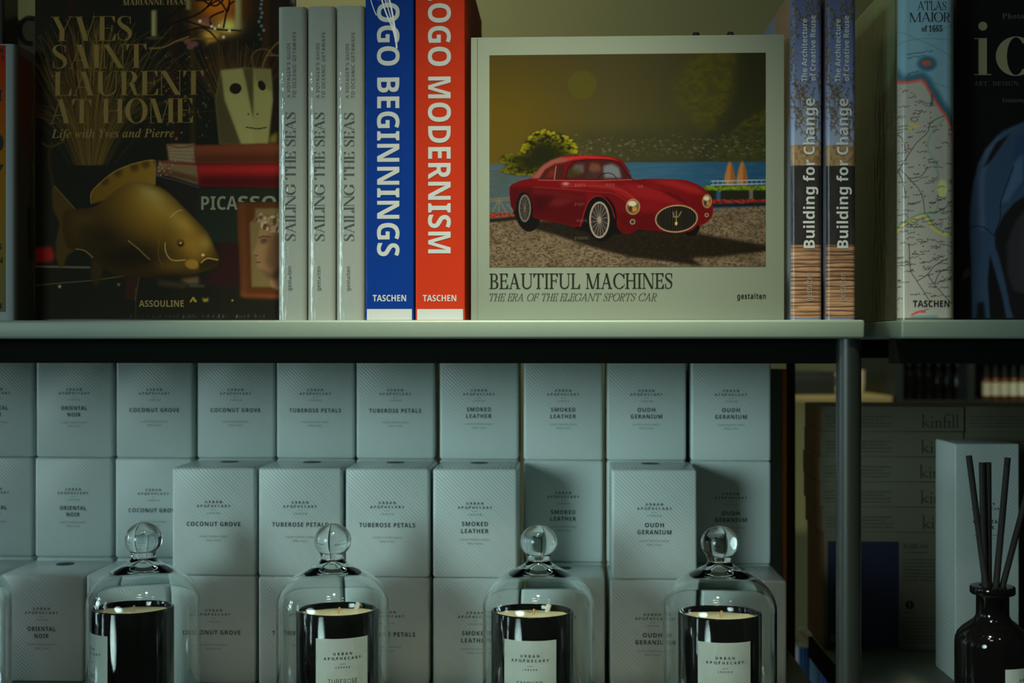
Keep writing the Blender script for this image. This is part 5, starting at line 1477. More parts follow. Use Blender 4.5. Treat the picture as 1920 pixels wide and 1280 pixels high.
for i in range(10):
    candle_box(rear_kind[i], rear_px[i], rear_v[i], 0, 'white candle box of the rear bottom row hidden behind the front boxes', 'candle boxes in the rear bottom row')
FV = 0.188
up_lab = ['raised white front candle box, leftmost of the upper front row', 'raised white front candle box behind the knob of the second glass dome',
          'raised white front candle box just right of the second dome knob',
          'raised white front candle box at the right end of the four standing side by side', 'raised white front candle box standing alone, its left side showing']
for kind, px, lab in zip(('cg', 'tp', 'tp', 'sl', 'og'), (400.5, 562.5, 726, 890.5, 1227), up_lab):
    candle_box(kind, px, FV + 0.0018 - px * 1.5e-6, 1, lab, 'raised candle boxes of the upper front row')
fr_lab = ['white candle box in the front bottom row, cut off by the left edge', 'white candle box in the front bottom row left of the first full glass dome',
          'white candle box in the front bottom row directly behind the leftmost full glass dome', 'white candle box in the front bottom row right of the first full glass dome',
          'white candle box in the front bottom row behind the left half of the second dome', 'white candle box in the front bottom row behind the right half of the second dome',
          'white candle box in the front bottom row left of the third glass dome', 'white candle box in the front bottom row behind the right half of the third dome',
          'white candle box in the front bottom row between the third and fourth domes', 'white candle box at the right end of the front bottom row behind the fourth dome']
for kind, px, lab in zip(('on', 'on', 'cg', 'cg', 'tp', 'tp', 'sl', 'sl', 'og', 'og'), (-84, 78, 239, 400.5, 562.5, 726, 890.5, 1054.5, 1223, 1394), fr_lab):
    candle_box(kind, px, FV + 0.0018 - px * 1.5e-6, 0, lab, 'candle boxes of the front bottom row')

# ================================================================== candles under glass domes
DK = 1.307 / FPX                          # metres per pixel where the candles stand
def dome_h(py):
    return 0.3806 - (py - 640) * DK
def dome_profile():
    out = [(0.0560, 0.0), (0.0565, 0.0015), (0.0567, 0.004), (0.0567, 0.100)]
    out += [(0.0565, dome_h(1132)), (0.0552, dome_h(1120)), (0.0520, dome_h(1106)), (0.0470, dome_h(1094)), (0.0405, dome_h(1083)), (0.0320, dome_h(1073)),
            (0.0235, dome_h(1065)), (0.0165, dome_h(1058)), (0.0128, dome_h(1052)), (0.0117, dome_h(1047)), (0.0123, dome_h(1043))]
    zc, r = dome_h(1014.5), 0.0187
    a0 = math.asin(-(zc - dome_h(1040)) / r * 0.93)
    for i in range(15):
        a = a0 + (PI / 2 - a0) * i / 14
        out.append((r * math.cos(a), zc + r * 0.92 * math.sin(a)))
    out[-1] = (0.0, out[-1][1])
    return out
def dome_inner():
    return [(0.0541, 0.0), (0.0543, 0.100), (0.0541, dome_h(1132)), (0.0527, dome_h(1121.5)), (0.0495, dome_h(1109)), (0.0448, dome_h(1098.5)), (0.0385, dome_h(1088.5)),
            (0.0300, dome_h(1080)), (0.0205, dome_h(1074)), (0.0115, dome_h(1070)), (0.0065, dome_h(1064)), (0.0028, dome_h(1058)), (0.0, dome_h(1056))]
def densify(p, n=4):
    return smooth_path(p, n, False)
outer = [p for p in densify(dome_profile(), 3)]
inner = densify(dome_inner(), 3)
prof = [(0.0, outer[-1][1])] + outer[-2::-1] + [(0.0548, -0.0)] + inner[:-1] + [(0.0, inner[-1][1])]
dome_mb = MB().lathe([(max(r, 0), max(z, 0)) for r, z in prof], 96)
dome_proto = None
VR, VH = 0.0415, 0.1105
def vessel_mb():
    r = VR
    return MB().lathe([(0, 0.0), (r - 0.004, 0.0), (r, 0.004), (r, VH - 0.0014), (r - 0.0008, VH - 0.0002), (r - 0.0018, VH), (r - 0.0029, VH - 0.0006),
                       (r - 0.0034, VH - 0.002), (r - 0.0034, VH - 0.0140)], 96)
def cyl_wrap(r, deg):
    a0 = math.radians(deg)
    return lambda x, z: ((r) * math.sin(x / r + a0), -(r) * math.cos(x / r + a0), z)
CUPS = [(-105, -88, -30, 'on', 0, 'black candle cut off by the left edge under a glass dome', 'clear glass dome with knob cut off by the left edge'),
        (248, 269, -52, 'cg', 0, 'black jar candle with its label turned to the left, under the leftmost full dome', 'clear glass knob-topped dome, leftmost full one'),
        (633, 624, 17, 'tp', 1, 'black jar candle under the second full dome, label turned to the right', 'clear glass knob-topped dome second of the four full ones'),
        (998, 1010, -1.5, 'sl', 1, 'black jar candle under the third full dome, label facing front', 'clear glass knob-topped dome third of the four full ones'),
        (1349.5, 1349, 0.5, 'og', 0, 'black jar candle under the rightmost glass dome, its label facing front', 'clear glass knob-topped dome, rightmost of the row')]
for i, (cpx, dpx, ang, kind, stub, lab, dlab) in enumerate(CUPS):
    v = 0.074
    u = rack_u(cpx, v)
    t = thing('jar_candle', lab, 'candle', rack(u, v, LZ + 0.0001), -A_YAW, 'jar candles under the glass domes')
    vessel_mb().build('vessel', M['vessel'], t, closed=True)
    zw = VH - 0.0062
    MB().lathe([(VR - 0.0036, VH - 0.0135), (VR - 0.0036, zw), (0.030, zw + 0.0003), (0.012, zw), (0.004, zw + 0.0005), (0, zw + 0.0006)], 64).build('wax', M['wax'], t)
    wk = MB().tube((0.001, 0, zw), (0.0018, 0.0005, zw + 0.0075), 0.0011, 10)
    wk.build('wick', M['wick'], t)
    if stub:
        MB().tube((0.014, 0.026, zw - 0.001), (0.0165, 0.029, zw + 0.007), 0.0026, 14).add([], []).build('wick_stub', M['wick_white'], t)
    # paper label bent round the jar
    lw, lz0, lz1 = 2 * VR * math.sin(math.radians(37.5)) * 1.075, 0.020, VH - 0.0225
    n = 24
    lb = MB()
    R1 = VR + 0.00035
    w1 = cyl_wrap(R1, ang)
    vs = []
    for k in range(n + 1):
        x = -lw / 2 + lw * k / n
        vs += [w1(x, lz0), w1(x, lz1)]
    lb.add(vs, [(2 * k, 2 * k + 2, 2 * k + 3, 2 * k + 1) for k in range(n)], 0, True)
    lo = lb.build('label', M['label'], t)
    L = Letters()
    z = lambda mm: lz1 - mm * 0.001
    L.text('URBAN', 'B', 0, z(16.2), 0.0027, 0.0185, 'c', gap=0.5)
    L.text('AP\u00d8THECARY', 'Z', 0, z(20.8), 0.0027, 0.0375, 'c', gap=0.5)
    L.stroke([(-0.0079, z(21.3)), (-0.0049, z(17.6))], 0.0004)
    L.rect(-0.003, z(25.0), 0.003, z(24.7))
    L.text('LONDON', 'B', 0, z(29.0), 0.0017, 0.0140, 'c', gap=0.8)
    nm = NAMES[kind] if len(NAMES[kind]) == 2 else [(NAMES[kind][0][0].split()[0], {'cg': 46, 'tp': 52}[kind]), (NAMES[kind][0][0].split()[1], {'cg': 34, 'tp': 42}[kind])]
    L.text(nm[0][0], 'R', 0, z(44.2), 0.0046, nm[0][1] * 0.00056, 'c', gap=0.1)
    L.text(nm[1][0], 'R', 0, z(51.5), 0.0046, nm[1][1] * 0.00056, 'c', gap=0.1)
    L.build('printed_lettering', M['ink'], lo, wrap=cyl_wrap(VR + 0.0006, ang))
    # the dome
    ud = rack_u(dpx, v)
    if dome_proto is None:
        dome_proto = d = dome_mb.build('glass_dome', M['glass'], auto=False, closed=True)
        d.data.polygons.foreach_set('use_smooth', [True] * len(d.data.polygons))
    else:
        d = dome_proto.copy()
        COL.objects.link(d)
    d.location = rack(ud, v, LZ + 0.0002)
    d.rotation_euler = (0, 0, i * 0.7)
    tag(d, dlab, 'glass dome', 'glass domes over the candles')

# ================================================================== books
def spine_outline(w, bulge=0.0015, r=0.003, n=5, back=0.006):
    pts = [(0, back), (0, r)]
    for i in range(1, n + 1):
        a = i / n * PI / 2
        pts.append((r - r * math.cos(a), r - r * math.sin(a)))
    for i in range(1, 8):
        x = r + (w - 2 * r) * i / 8
        pts.append((x, -bulge * math.sin(PI * i / 8)))
    for i in range(0, n + 1):
        a = i / n * PI / 2
        pts.append((w - r + r * math.sin(a), r - r * math.cos(a)))
    pts.append((w, back))
    return pts
def spine_surface(w, bulge=0.0015, r=0.003, off=0.0002):
    """local (x along the spine's width) to a point just in front of the spine"""
    def f(x, z):
        t = min(max((x - r) / (w - 2 * r), 0), 1)
        y = -bulge * math.sin(PI * t)
        if x < r:
            y = r - math.sqrt(max(0, r * r - (r - x) ** 2))
        elif x > w - r:
            y = r - math.sqrt(max(0, r * r - (x - (w - r)) ** 2))
        return (x, y - off, z)
    return f
def spine_book(name, label, cat_group, px0, px1, top_py, depth, v, m_spine, m_board, bulge=0.0008, r=0.0025, zbase=None):
    u0, u1 = rack_u(px0, v), rack_u(px1, v)
    s = dist((u0 + u1) / 2, v) / FPX
    w = (u1 - u0)
    zb = TZ if zbase is None else zbase
    h = (H - (top_py - 640) * s) - zb
    t = thing(name, label, 'book', rack(u0, v, zb + 0.0001), -A_YAW, cat_group)
    MB().column(spine_outline(w, bulge, r), 0, h, 0, True).build('spine', m_spine, t)
    bt = 0.0028
    MB().box(0, bt, 0.0062, depth, 0, h).build('back_cover', m_board, t)
    MB().box(w - bt, w, 0.0062, depth, 0, h).build('front_cover', m_board, t)
    MB().box(bt + 0.0001, w - bt - 0.0001, 0.0064, depth - 0.004, 0.003, h - 0.004).build('page_block', M['page'], t)
    base = 640 + (H - zb) / s
    P = Px(px0, base, w / (px1 - px0))
    return t, P, w, h
def face_book(name, label, px0, px1, top_py, thick, v, m_board, m_spine, spine_side=-1, zbase=None, group=None):
    u0, u1 = rack_u(px0, v), rack_u(px1, v)
    s = dist((u0 + u1) / 2, v) / FPX
    w = u1 - u0
    zb = TZ if zbase is None else zbase
    h = (H - (top_py - 640) * s) - zb
    t = thing(name, label, 'book', rack(u0, v, zb + 0.0001), -A_YAW, group)
    bt = 0.003
    MB().box(0, w, 0, bt, 0, h, 0.0007, 2).build('front_cover', m_board, t)
    MB().box(0, w, thick - bt, thick, 0, h, 0.0007, 2).build('back_cover', m_board, t)
    a, b = (0, bt) if spine_side < 0 else (w - bt, w)
    MB().box(a, b, bt + 0.0001, thick - bt - 0.0001, 0, h, 0.0005, 2).build('spine', m_spine, t)
    a, b = (bt + 0.0002, w - 0.005) if spine_side < 0 else (0.005, w - bt - 0.0002)
    MB().box(a, b, bt + 0.0002, thick - bt - 0.0002, 0.003, h - 0.004).build('page_block', M['page'], t)
    base = 640 + (H - zb) / s
    return t, Px(px0, base, w / (px1 - px0)), w, h

# --- three pale volumes
M['pale_cloth'] = mat('pale_cover', alb((128, 140, 118)), 0.6, spec=0.1, coat=0.9, coat_rough=0.07, bump=('noise', 160, 0.26, 0.0020, (1.2, 1.2, 0.45)), coat_bump_only=True)
M['pale_ink'] = mat('charcoal_ink', alb((50, 60, 52)), 0.6)
sail_x = [(521, 574), (576, 628), (630, 683)]
sail_top = [13, 12, 11]
sail_lab = ['pale grey-white film-wrapped book, left of the three identical spines', 'pale grey-white film-wrapped book, middle of the three identical spines',
            'pale grey-white film-wrapped book, right of the three, touching the blue book']
for i in range(3):
    a, b = sail_x[i]
    t, P, w, h = spine_book('hardback_book', sail_lab[i], 'pale travel books', a, b - 0.5, sail_top[i], 0.22, 0.0, M['pale_cloth'], M['pale_cloth'], 0.0004, 0.005)
    dx = (0, 54.5, 110)[i] - (a - 521)
    f = spine_surface(w, 0.0004, 0.005, 0.0004)
    X = lambda px: P.x(a + px - 521 + dx)
    L = Letters().text('SAILING THE SEAS', 'D', X(554.5), P.z(452), 19.5 * P.s, 238 * P.s, 'l', 1, T=0.13, t=0.03, e=0.06)
    L.build('title', M['pale_ink'], t, wrap=f)
    L = Letters().text("A VOYAGER'S GUIDE", 'R', X(544.5), P.z(187), 6.2 * P.s, 102 * P.s, 'l', 1, gap=0.15)
    L.text('TO OCEANIC GETAWAYS', 'R', X(555.2), P.z(187), 6.4 * P.s, 122 * P.s, 'l', 1, gap=0.15)
    L.build('subtitle', M['pale_ink'], t, wrap=f)
    Letters().text('gestalten', 'R', X(546.5), P.z(545), 7.0 * P.s, 45 * P.s, 'l', 1, gap=0.1).build('publisher_name', M['pale_ink'], t, wrap=f)

# --- the blue and the orange-red volume
M['paper_white'] = mat('white_print', alb((162, 172, 150)), 0.5)
for (a, b, col, word, y0, y1, bx, cap, tx0, tx1, name, lab) in (
        (685, 775.5, (6, 45, 104), 'BEGINNINGS', 148, 481, 707.4, 41.6, 699, 761.5, 'blue', 'thick blue book with white capitals down its spine, wrapped in creased film'),
        (779, 871.5, (160, 44, 17), 'MODERNISM', 145.5, 475.5, 803, 42.2, 793, 855.5, 'red', 'thick orange-red book with white capitals down its spine')):
    M[name] = mat(name + '_cover', alb(col), 0.6, spec=0.06, coat=0.2 if name == 'blue' else 0.06, coat_rough=0.06,
                  bump=('noise', 120, 0.35, 0.002, (1, 1, 0.3)), coat_bump_only=True)
    t, P, w, h = spine_book('hardback_book', lab, None, a, b, -75, 0.24, 0.0, M[name], M[name], 0.0003, 0.0012)
    f = spine_surface(w, 0.0003, 0.0012, 0.0003)
    L = Letters().text('LOGO', 'B', P.x(bx), P.z(-20), cap * P.s, 146 * P.s, 'l', -1)
    L.text(word, 'B', P.x(bx), P.z(y0), cap * P.s, (y1 - y0) * P.s, 'l', -1)
    L.build('title', M['paper_white'], t, wrap=f)
    Letters().text('TASCHEN', 'B', P.x(tx0), P.z(565), 11.8 * P.s, (tx1 - tx0) * P.s).build('publisher_name', M['paper_white'], t, wrap=f)
    bw = MB()
    g = spine_surface(w, 0.0003, 0.0012, 0.0002)
    vs = []
    for k in range(25):
        x = w * k / 24
        vs += [g(x, 0.0002), g(x, P.z(579.5))]
    bw.add(vs, [(2 * k, 2 * k + 2, 2 * k + 3, 2 * k + 1) for k in range(24)], 0, True)
    bw.build('foot_band', M['paper_white'], t)
    if name == 'blue':
        # pale strokes painting the glare along the film's creases, over the first letters
        M['film'] = glass_mat('loose_film', (0.95, 1, 1), 0.15)
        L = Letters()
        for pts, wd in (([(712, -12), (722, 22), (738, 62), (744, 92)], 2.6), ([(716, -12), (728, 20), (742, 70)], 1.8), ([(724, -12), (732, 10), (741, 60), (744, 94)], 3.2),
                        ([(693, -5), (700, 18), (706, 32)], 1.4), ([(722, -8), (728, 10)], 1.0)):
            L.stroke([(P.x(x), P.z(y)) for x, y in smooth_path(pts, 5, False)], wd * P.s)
        M['glare'] = mat('glare_stroke', (0.80, 0.86, 0.86), 0.2, spec=0.8)
        L.build('film_glare', M['glare'], t, wrap=spine_surface(w, 0.0003, 0.0012, 0.0006))

# --- the car book, cover to the front
M['stone_card'] = mat('stone_card', alb((126, 138, 108)), 0.6, spec=0.05, vary=(6, alb((121, 133, 103))))
M['red_edge'] = mat('red_lining', alb((110, 34, 20)), 0.6)
t, P, w, h = face_book('picture_book', 'pale stone-coloured landscape book standing cover out, showing a red sports car by a lake', 883, 1470.5, 67.5, 0.034, 0.006, M['stone_card'], M['stone_card'])
car_picture().build('cover_picture', M['gloss_print'], t, flat_place(P, -0.0003), gain=0.80)
M['title_ink'] = mat('title_ink', alb((30, 32, 22)), 0.6, spec=0.1)
M['subtitle_ink'] = mat('subtitle_ink', alb((54, 57, 42)), 0.6, spec=0.1)
Letters().text('BEAUTIFUL MACHINES', 'D', P.x(918), P.z(541), 29 * P.s, 344 * P.s, T=0.135, t=0.05, e=0.085).build('title', M['title_ink'], t)
Letters().text('THE ERA OF THE ELEGANT SPORTS CAR', 'D', P.x(918), P.z(564), 14.5 * P.s, 315 * P.s, T=0.10, t=0.045, e=0.08, slant=0.26).build('subtitle', M['subtitle_ink'], t)
Letters().text('gestalten', 'B', P.x(1383), P.z(560.5), 10.2 * P.s, 53 * P.s, gap=0.06).build('publisher_name', M['title_ink'], t)
Letters().rect(P.x(894.5), 0.001, P.x(896), h - 0.001).build('hinge_groove', mat('hinge_line', alb((98, 100, 78)), 0.6), t, -0.0002)

# --- two copies of the book on reused buildings
M['dust_jacket'] = mat('sky_jacket', alb((110, 130, 144), (0.55, 0.6, 0.5)), 0.35, coat=0.5, coat_rough=0.15, vary=(7, alb((60, 76, 98), (0.55, 0.6, 0.5))))
M['pale_letters'] = mat('pale_letters', alb((186, 196, 172)), 0.5)
M['grey_letters'] = mat('greyed_letters', alb((148, 146, 122)), 0.5)
for i, (a, b, dx) in enumerate(((1483, 1541.5, 0), (1549, 1605, 62.7))):
    t, P, w, h = spine_book('hardback_book', ('glossy wrapped book with a photo-printed spine, beside the car book', 'glossy wrapped book with a photo-printed spine, nearest the shelf end')[i],
                            'photo-printed architecture books', a, b, -18, 0.25, 0.0, M['dust_jacket'], M['dust_jacket'], 0.0003, 0.0045)
    g = spine_surface(w, 0.0003, 0.0045, 0.0002)
    gv = np.vectorize(lambda x: g(x, 0)[1])
    c = reuse_spine_picture(a, b)
    c.build('spine_picture', M['film_print'], t, lambda X, Y: ((X - a) * P.s, np.broadcast_to(gv((X[0] - a) * P.s), X.shape), np.clip((P.base - Y) * P.s, 0.0002, h - 0.0002)), L=(0.66, 0.70, 0.56))
    f = spine_surface(w, 0.0003, 0.0045, 0.0006)
    Letters().text('Building for Change', 'B', P.x(1527.2 + dx), P.z(464), 20.6 * P.s, 283 * P.s, 'l', 1).build('title', M['pale_letters'], t, wrap=f)
    L = Letters().text('The Architecture', 'B', P.x(1513 + dx), P.z(149.5), 10.2 * P.s, 119 * P.s, 'l', 1)
    L.text('of Creative Reuse', 'B', P.x(1529 + dx), P.z(147.5), 10.2 * P.s, 123 * P.s, 'l', 1)
    L.build('subtitle', M['pale_letters'], t, wrap=f)
    Letters().text('gestalten', 'R', P.x(1522 + dx), P.z(564), 11 * P.s, 53 * P.s, 'l', 1, gap=0.05).build('publisher_name', M['grey_letters'], t, wrap=f)
    # the picture wraps on over the board that faces left
    sc = Canvas(0, 0, 240, 330, (108, 134, 158), 2.0, 60)
    sc.grad([(0, (70, 104, 142)), (90, (120, 146, 160)), (200, (128, 140, 136))], 'y')
    sc.poly([(150, -5), (250, -5), (250, 120), (190, 150), (165, 60)], (132, 92, 66), 0.9, 3)
    sc.poly([(0, 20), (12, 20), (20, 330), (0, 330)], (140, 96, 74), 0.8, 3)
    sc.poly([(0, 120), (30, 110), (30, 190), (0, 190)], (70, 40, 32), 0.9, 3)
    sc.poly([(0, 190), (240, 175), (240, 330), (0, 330)], (150, 168, 164), 0.7, 6)
    sc.poly([(0, 280), (240, 290), (240, 330), (0, 330)], (40, 46, 44), 0.8, 6)
    sc.build('cover_picture', M['film_print'], t, lambda X, Y: (np.full(X.shape, -0.0002), 0.0065 + (240 - X) * 0.001, h - Y * h / 330.0), L=(0.66, 0.70, 0.56))

# --- the atlas
M['atlas_jacket'] = mat('atlas_jacket', alb((84, 88, 58), (0.5, 0.55, 0.42)), 0.3, coat=0.6, coat_rough=0.1)
t, P, w, h = spine_book('hardback_atlas', 'thick film-wrapped atlas with an antique map printed over its rounded spine', None, 1684, 1791, -50, 0.27, 0.004, M['atlas_jacket'], M['atlas_jacket'], 0.0015, 0.010)
t['category'] = 'book'
g = spine_surface(w, 0.0015, 0.010, 0.0002)
gv = np.vectorize(lambda x: g(min(max(x, 0), w), 0)[1])
c = map_picture()
c.X = np.clip(c.X, 1684.2, 1790.8)
c.build('spine_picture', print_mat('wrapped_map', 0.5, 0.4, 0.06, bump=('noise', 130, 0.15, 0.001, (1, 1, 0.3))), t,
        lambda X, Y: ((X - 1684) * P.s, np.broadcast_to(gv((X[0] - 1684) * P.s), X.shape), np.clip((P.base - Y) * P.s, 0.0002, h - 0.0002)), L=(0.36, 0.36, 0.31))
f = spine_surface(w, 0.0015, 0.010, 0.0007)
M['map_ink'] = mat('map_ink', alb((34, 40, 36)), 0.6)
L = Letters().text('ATLAS', 'D', P.x(1746.5), P.z(12.5), 17 * P.s, 54 * P.s, 'c', T=0.10, t=0.035, e=0.05)
L.text('MAIOR', 'D', P.x(1743.5), P.z(34.5), 18 * P.s, 77 * P.s, 'c', T=0.11, t=0.035, e=0.05)
L.text('of 1665', 'T', P.x(1746.5), P.z(53), 12 * P.s, 39 * P.s, 'c', gap=0.03)
L.build('title', M['map_ink'], t, wrap=f)
Letters().text('TASCHEN', 'B', P.x(1711), P.z(575), 12.2 * P.s, 69 * P.s).build('publisher_name', M['map_ink'], t, wrap=f)
sc = Canvas(0, -40, 260, 596, (76, 82, 52), 2.0, 77)
sc.grad([(0, (84, 98, 74)), (60, (82, 92, 58)), (130, (72, 78, 48)), (260, (66, 70, 44))])
sc.put(np.clip((sc.Y - 250) / 40, 0, 1), (34, 33, 20), 0.9)
sc.poly([(-5, 90), (20, 150), (60, 158), (90, 165), (60, 300), (80, 420), (60, 600), (-5, 600)], (60, 58, 40), 0.8, 6)
sc.line([(0, 210), (30, 330), (50, 430), (30, 500), (40, 600)], 4, (98, 70, 26), 0.6, 3, 5)
for k in range(120):
    x, y = sc.rs.uniform(0, 40), sc.rs.uniform(180, 590)
    sc.line([(x, y), (x + 14, y + sc.rs.uniform(-3, 3))], 1.6, (40, 40, 28), 0.6, 1)
for x in (90, 150):
    sc.line([(x, -30), (x + 4, 60)], 3, (48, 56, 36), 0.5, 2)
sc.build('cover_picture', M['film_print'], t, lambda X, Y: (np.full(X.shape, -0.0002), 0.0105 + X * 0.001, np.clip((596 - Y) * h / 640.0, 0.0002, h)), L=(0.30, 0.33, 0.30))

# --- black picture book at the right
M['black_jacket'] = mat('black_jacket', (0.010, 0.012, 0.010), 0.45, coat=0.2, coat_rough=0.3)
t, P, w, h = face_book('picture_book', 'black book standing cover out at the far right, showing a blue car', 1793, 2058, -60, 0.03, 0.05, M['black_jacket'], M['black_jacket'])
c = blue_car_picture(1793)
c.build('cover_picture', M['matte_print'], t, flat_place(P, -0.0003), L=(0.42, 0.45, 0.36))
M['cream_ink'] = mat('cream_ink', alb((104, 106, 74), (0.42, 0.45, 0.36)), 0.5)
M['dim_ink'] = mat('dim_ink', alb((58, 62, 46), (0.42, 0.45, 0.36)), 0.5)
L = Letters().disc(P.x(1842.5), P.z(39.5), 8.5 * P.s)
L.rect(P.x(1834.5), P.z(132.5), P.x(1850.2), P.z(62.5)).rect(P.x(1826), P.z(132.8), P.x(1858.5), P.z(131.2)).rect(P.x(1826), P.z(63.8), P.x(1850), P.z(62.2))
L.text('C', 'D', P.x(1867), P.z(134), 73 * P.s, 70 * P.s, T=0.22, t=0.022)
L.build('title', M['cream_ink'], t, -0.0007)
L = Letters().text('Photo', 'F', P.x(1879), P.z(26), 11 * P.s, 41 * P.s, gap=0.06)
L.text('ART, DESIGN,', 'D', P.x(1826), P.z(153), 8 * P.s, 86 * P.s, T=0.16, t=0.05, gap=0.15)
L.text('Featuring', 'F', P.x(1879), P.z(185), 8.4 * P.s, 44 * P.s, gap=0.06)
L.build('subtitle', M['dim_ink'], t, -0.0007)

# --- the dark still-life book at the left
M['umber_jacket'] = mat('umber_jacket', (0.012, 0.012, 0.007), 0.4, coat=0.3, coat_rough=0.2)
t, P, w, h = face_book('picture_book', 'large dark book standing cover out at left, showing a golden fish and a paper mask', 66, 543, -40, 0.032, 0.030, M['umber_jacket'], M['umber_jacket'])
still_life_picture().build('cover_picture', M['matte_print'], t, flat_place(P, -0.0003), gain=1.35)
M['gold_ink'] = mat('gold_ink', alb((124, 102, 44)), 0.5, spec=0.1)
M['bright_gold'] = mat('light_gold_ink', alb((134, 116, 58)), 0.5, spec=0.1)
L = Letters()
for s, x0, x1, y0, y1 in (('YVES', 96, 249, 37, 82.5), ('SAINT', 99, 276, 89, 133.5), ('LAURENT', 101, 383, 139, 184), ('AT HOME', 94, 363, 190, 235.5)):
    L.text(s, 'D', P.x(x0), P.z(y1), (y1 - y0) * P.s, (x1 - x0) * P.s, T=0.175, t=0.022, e=0.07)
L.build('title', M['gold_ink'], t, -0.0006)
Letters().text('Life with Yves and Pierre', 'I', P.x(97), P.z(262), 17 * P.s, 231 * P.s).build('subtitle', M['gold_ink'], t, -0.0006)
Letters().text('MARIANNE HAAS', 'D', P.x(232), P.z(17), 11.5 * P.s, 121 * P.s, T=0.2, t=0.05).build('author_name', M['bright_gold'], t, -0.0006)
L = Letters().text('ASSOULINE', 'B', P.x(262), P.z(575.5), 12 * P.s, 84 * P.s)
L.build('publisher_name', M['bright_gold'], t, -0.0006)
# the word on the dark carton inside the picture, its last letters cut by the little frame
L = Letters().text('PICA', 'B', P.x(378.5), P.z(396.5), 25 * P.s, 68 * P.s)
n0 = len(L.p)
L2 = Letters().text('SSO', 'B', P.x(447), P.z(396.5), 25 * P.s, 72 * P.s)
for fc in L2.f:
    q = [L2.p[k] for k in fc]
    zl = P.z(382.5)
    # keep only what stands above the frame's edge
    out = []
    for k in range(len(q)):
        a_, b_ = q[k], q[(k + 1) % len(q)]
        if a_[1] >= zl:
            out.append(a_)
        if (a_[1] >= zl) != (b_[1] >= zl):
            tt = (zl - a_[1]) / (b_[1] - a_[1])
            out.append((a_[0] + (b_[0] - a_[0]) * tt, zl))
    if len(out) > 2:
        L._put(out, [tuple(range(len(out)))], 0)
L.build('carton_word', mat('carton_word_ink', alb((118, 112, 76)), 0.5), t, -0.0006)

# --- the orange and yellow book at the left edge
M['grey_case'] = mat('grey_case', alb((92, 104, 92)), 0.5, coat=0.3, coat_rough=0.25)
t, P, w, h = spine_book('hardback_book', 'orange and yellow book with a grey-white border, cut off by the left edge', None, -62, 28, 83, 0.20, 0.0, M['grey_case'], M['grey_case'], 0.0003, 0.003)
f = spine_surface(w, 0.0003, 0.003, 0.0003)
sp = Canvas(-52, 95, 10.5, 585, (150, 90, 20), 1.5, 12)
sp.grad([(95, (158, 44, 6)), (180, (164, 70, 8)), (300, (160, 104, 14)), (420, (140, 110, 30)), (585, (110, 112, 66))], 'y')
gv = np.vectorize(lambda x: spine_surface(w, 0.0003, 0.003, 0.0003)(x, 0)[1])
sp.build('spine_picture', M['matte_print'], t, lambda X, Y: ((X + 62) * P.s, np.broadcast_to(gv((X[0] + 62) * P.s), X.shape), (P.base - Y) * P.s), gain=0.55)
L = Letters()
for s, x1, y1, cap in (('N', 6, 108, 7), ('R', 9, 121, 7), ('I', 4.5, 197, 20), ('O', 7, 291, 34), ('Y', 7, 350, 36), ('S', 4, 470, 10), ('N', 5, 495, 10), ('N', 3, 579, 10)):
    L.text(s, 'B', P.x(x1), P.z(y1), cap * P.s, None, 'r')
L.build('title', M['ink'], t, wrap=spine_surface(w, 0.0003, 0.003, 0.0006))
sd = Canvas(0, 0, 190, 285, (70, 68, 46), 1.5, 15)
sd.grad([(0, (104, 32, 4)), (50, (112, 44, 8)), (110, (86, 66, 40)), (180, (74, 72, 50)), (285, (62, 68, 46))], 'y')
sd.poly([(0, 0), (190, 0), (190, 14), (0, 9)], (96, 104, 90), 0.9, 1)
sd.put(np.clip(sd.noise(30, 30, 3) * 2 - 1, 0, 1), (110, 52, 26), 0.4)
for pts in ([(40, 55), (120, 60), (120, 70), (40, 66)], [(90, 60), (150, 60), (150, 130), (110, 130)], [(20, 165), (75, 163), (78, 195), (60, 222), (24, 220)], [(130, 140), (190, 120), (190, 260), (150, 250)]):
    sd.poly(pts, (16, 15, 10), 0.95, 2)
sd.poly([(62, 200), (80, 205), (70, 222), (50, 218)], (20, 36, 60), 0.8, 2)
for k in range(26):
    x, y = sd.rs.uniform(0, 190), sd.rs.uniform(110, 260)
    sd.line([(x, y), (x + sd.rs.uniform(-20, 20), y + sd.rs.uniform(-14, 14))], 1.6, (120, 40, 24), 0.5, 1)
sd.build('cover_picture', M['film_print'], t, lambda X, Y: (np.full(X.shape, w + 0.0002), 0.0068 + X * 0.001, h - Y * h / 285.0))

# --- what stands behind at the upper left
M['cream_board'] = mat('cream_cover', alb((72, 74, 48)), 0.6)
t, P, w, h = face_book('picture_book', 'cream book with black brush strokes, half hidden behind the orange book and the fish book', -40, 130, 37, 0.02, 0.285, M['cream_board'], M['cream_board'])
L = Letters()
L.stroke(P.pts(smooth_path([(66, 46), (52, 44), (40, 54), (38, 72), (46, 88), (62, 92)], 6, False)), 9 * P.s)
L.stroke(P.pts(smooth_path([(4, 66), (14, 74), (20, 84), (22, 110)], 5, False)), 7 * P.s)
L.build('brush_lettering', M['ink'], t)
t, P, w, h = spine_book('hardback_book', 'very dark book at the upper left corner behind the orange book', None, -70, 6, -60, 0.04, 0.225, M['umber_jacket'], M['umber_jacket'], 0.0005, 0.002)

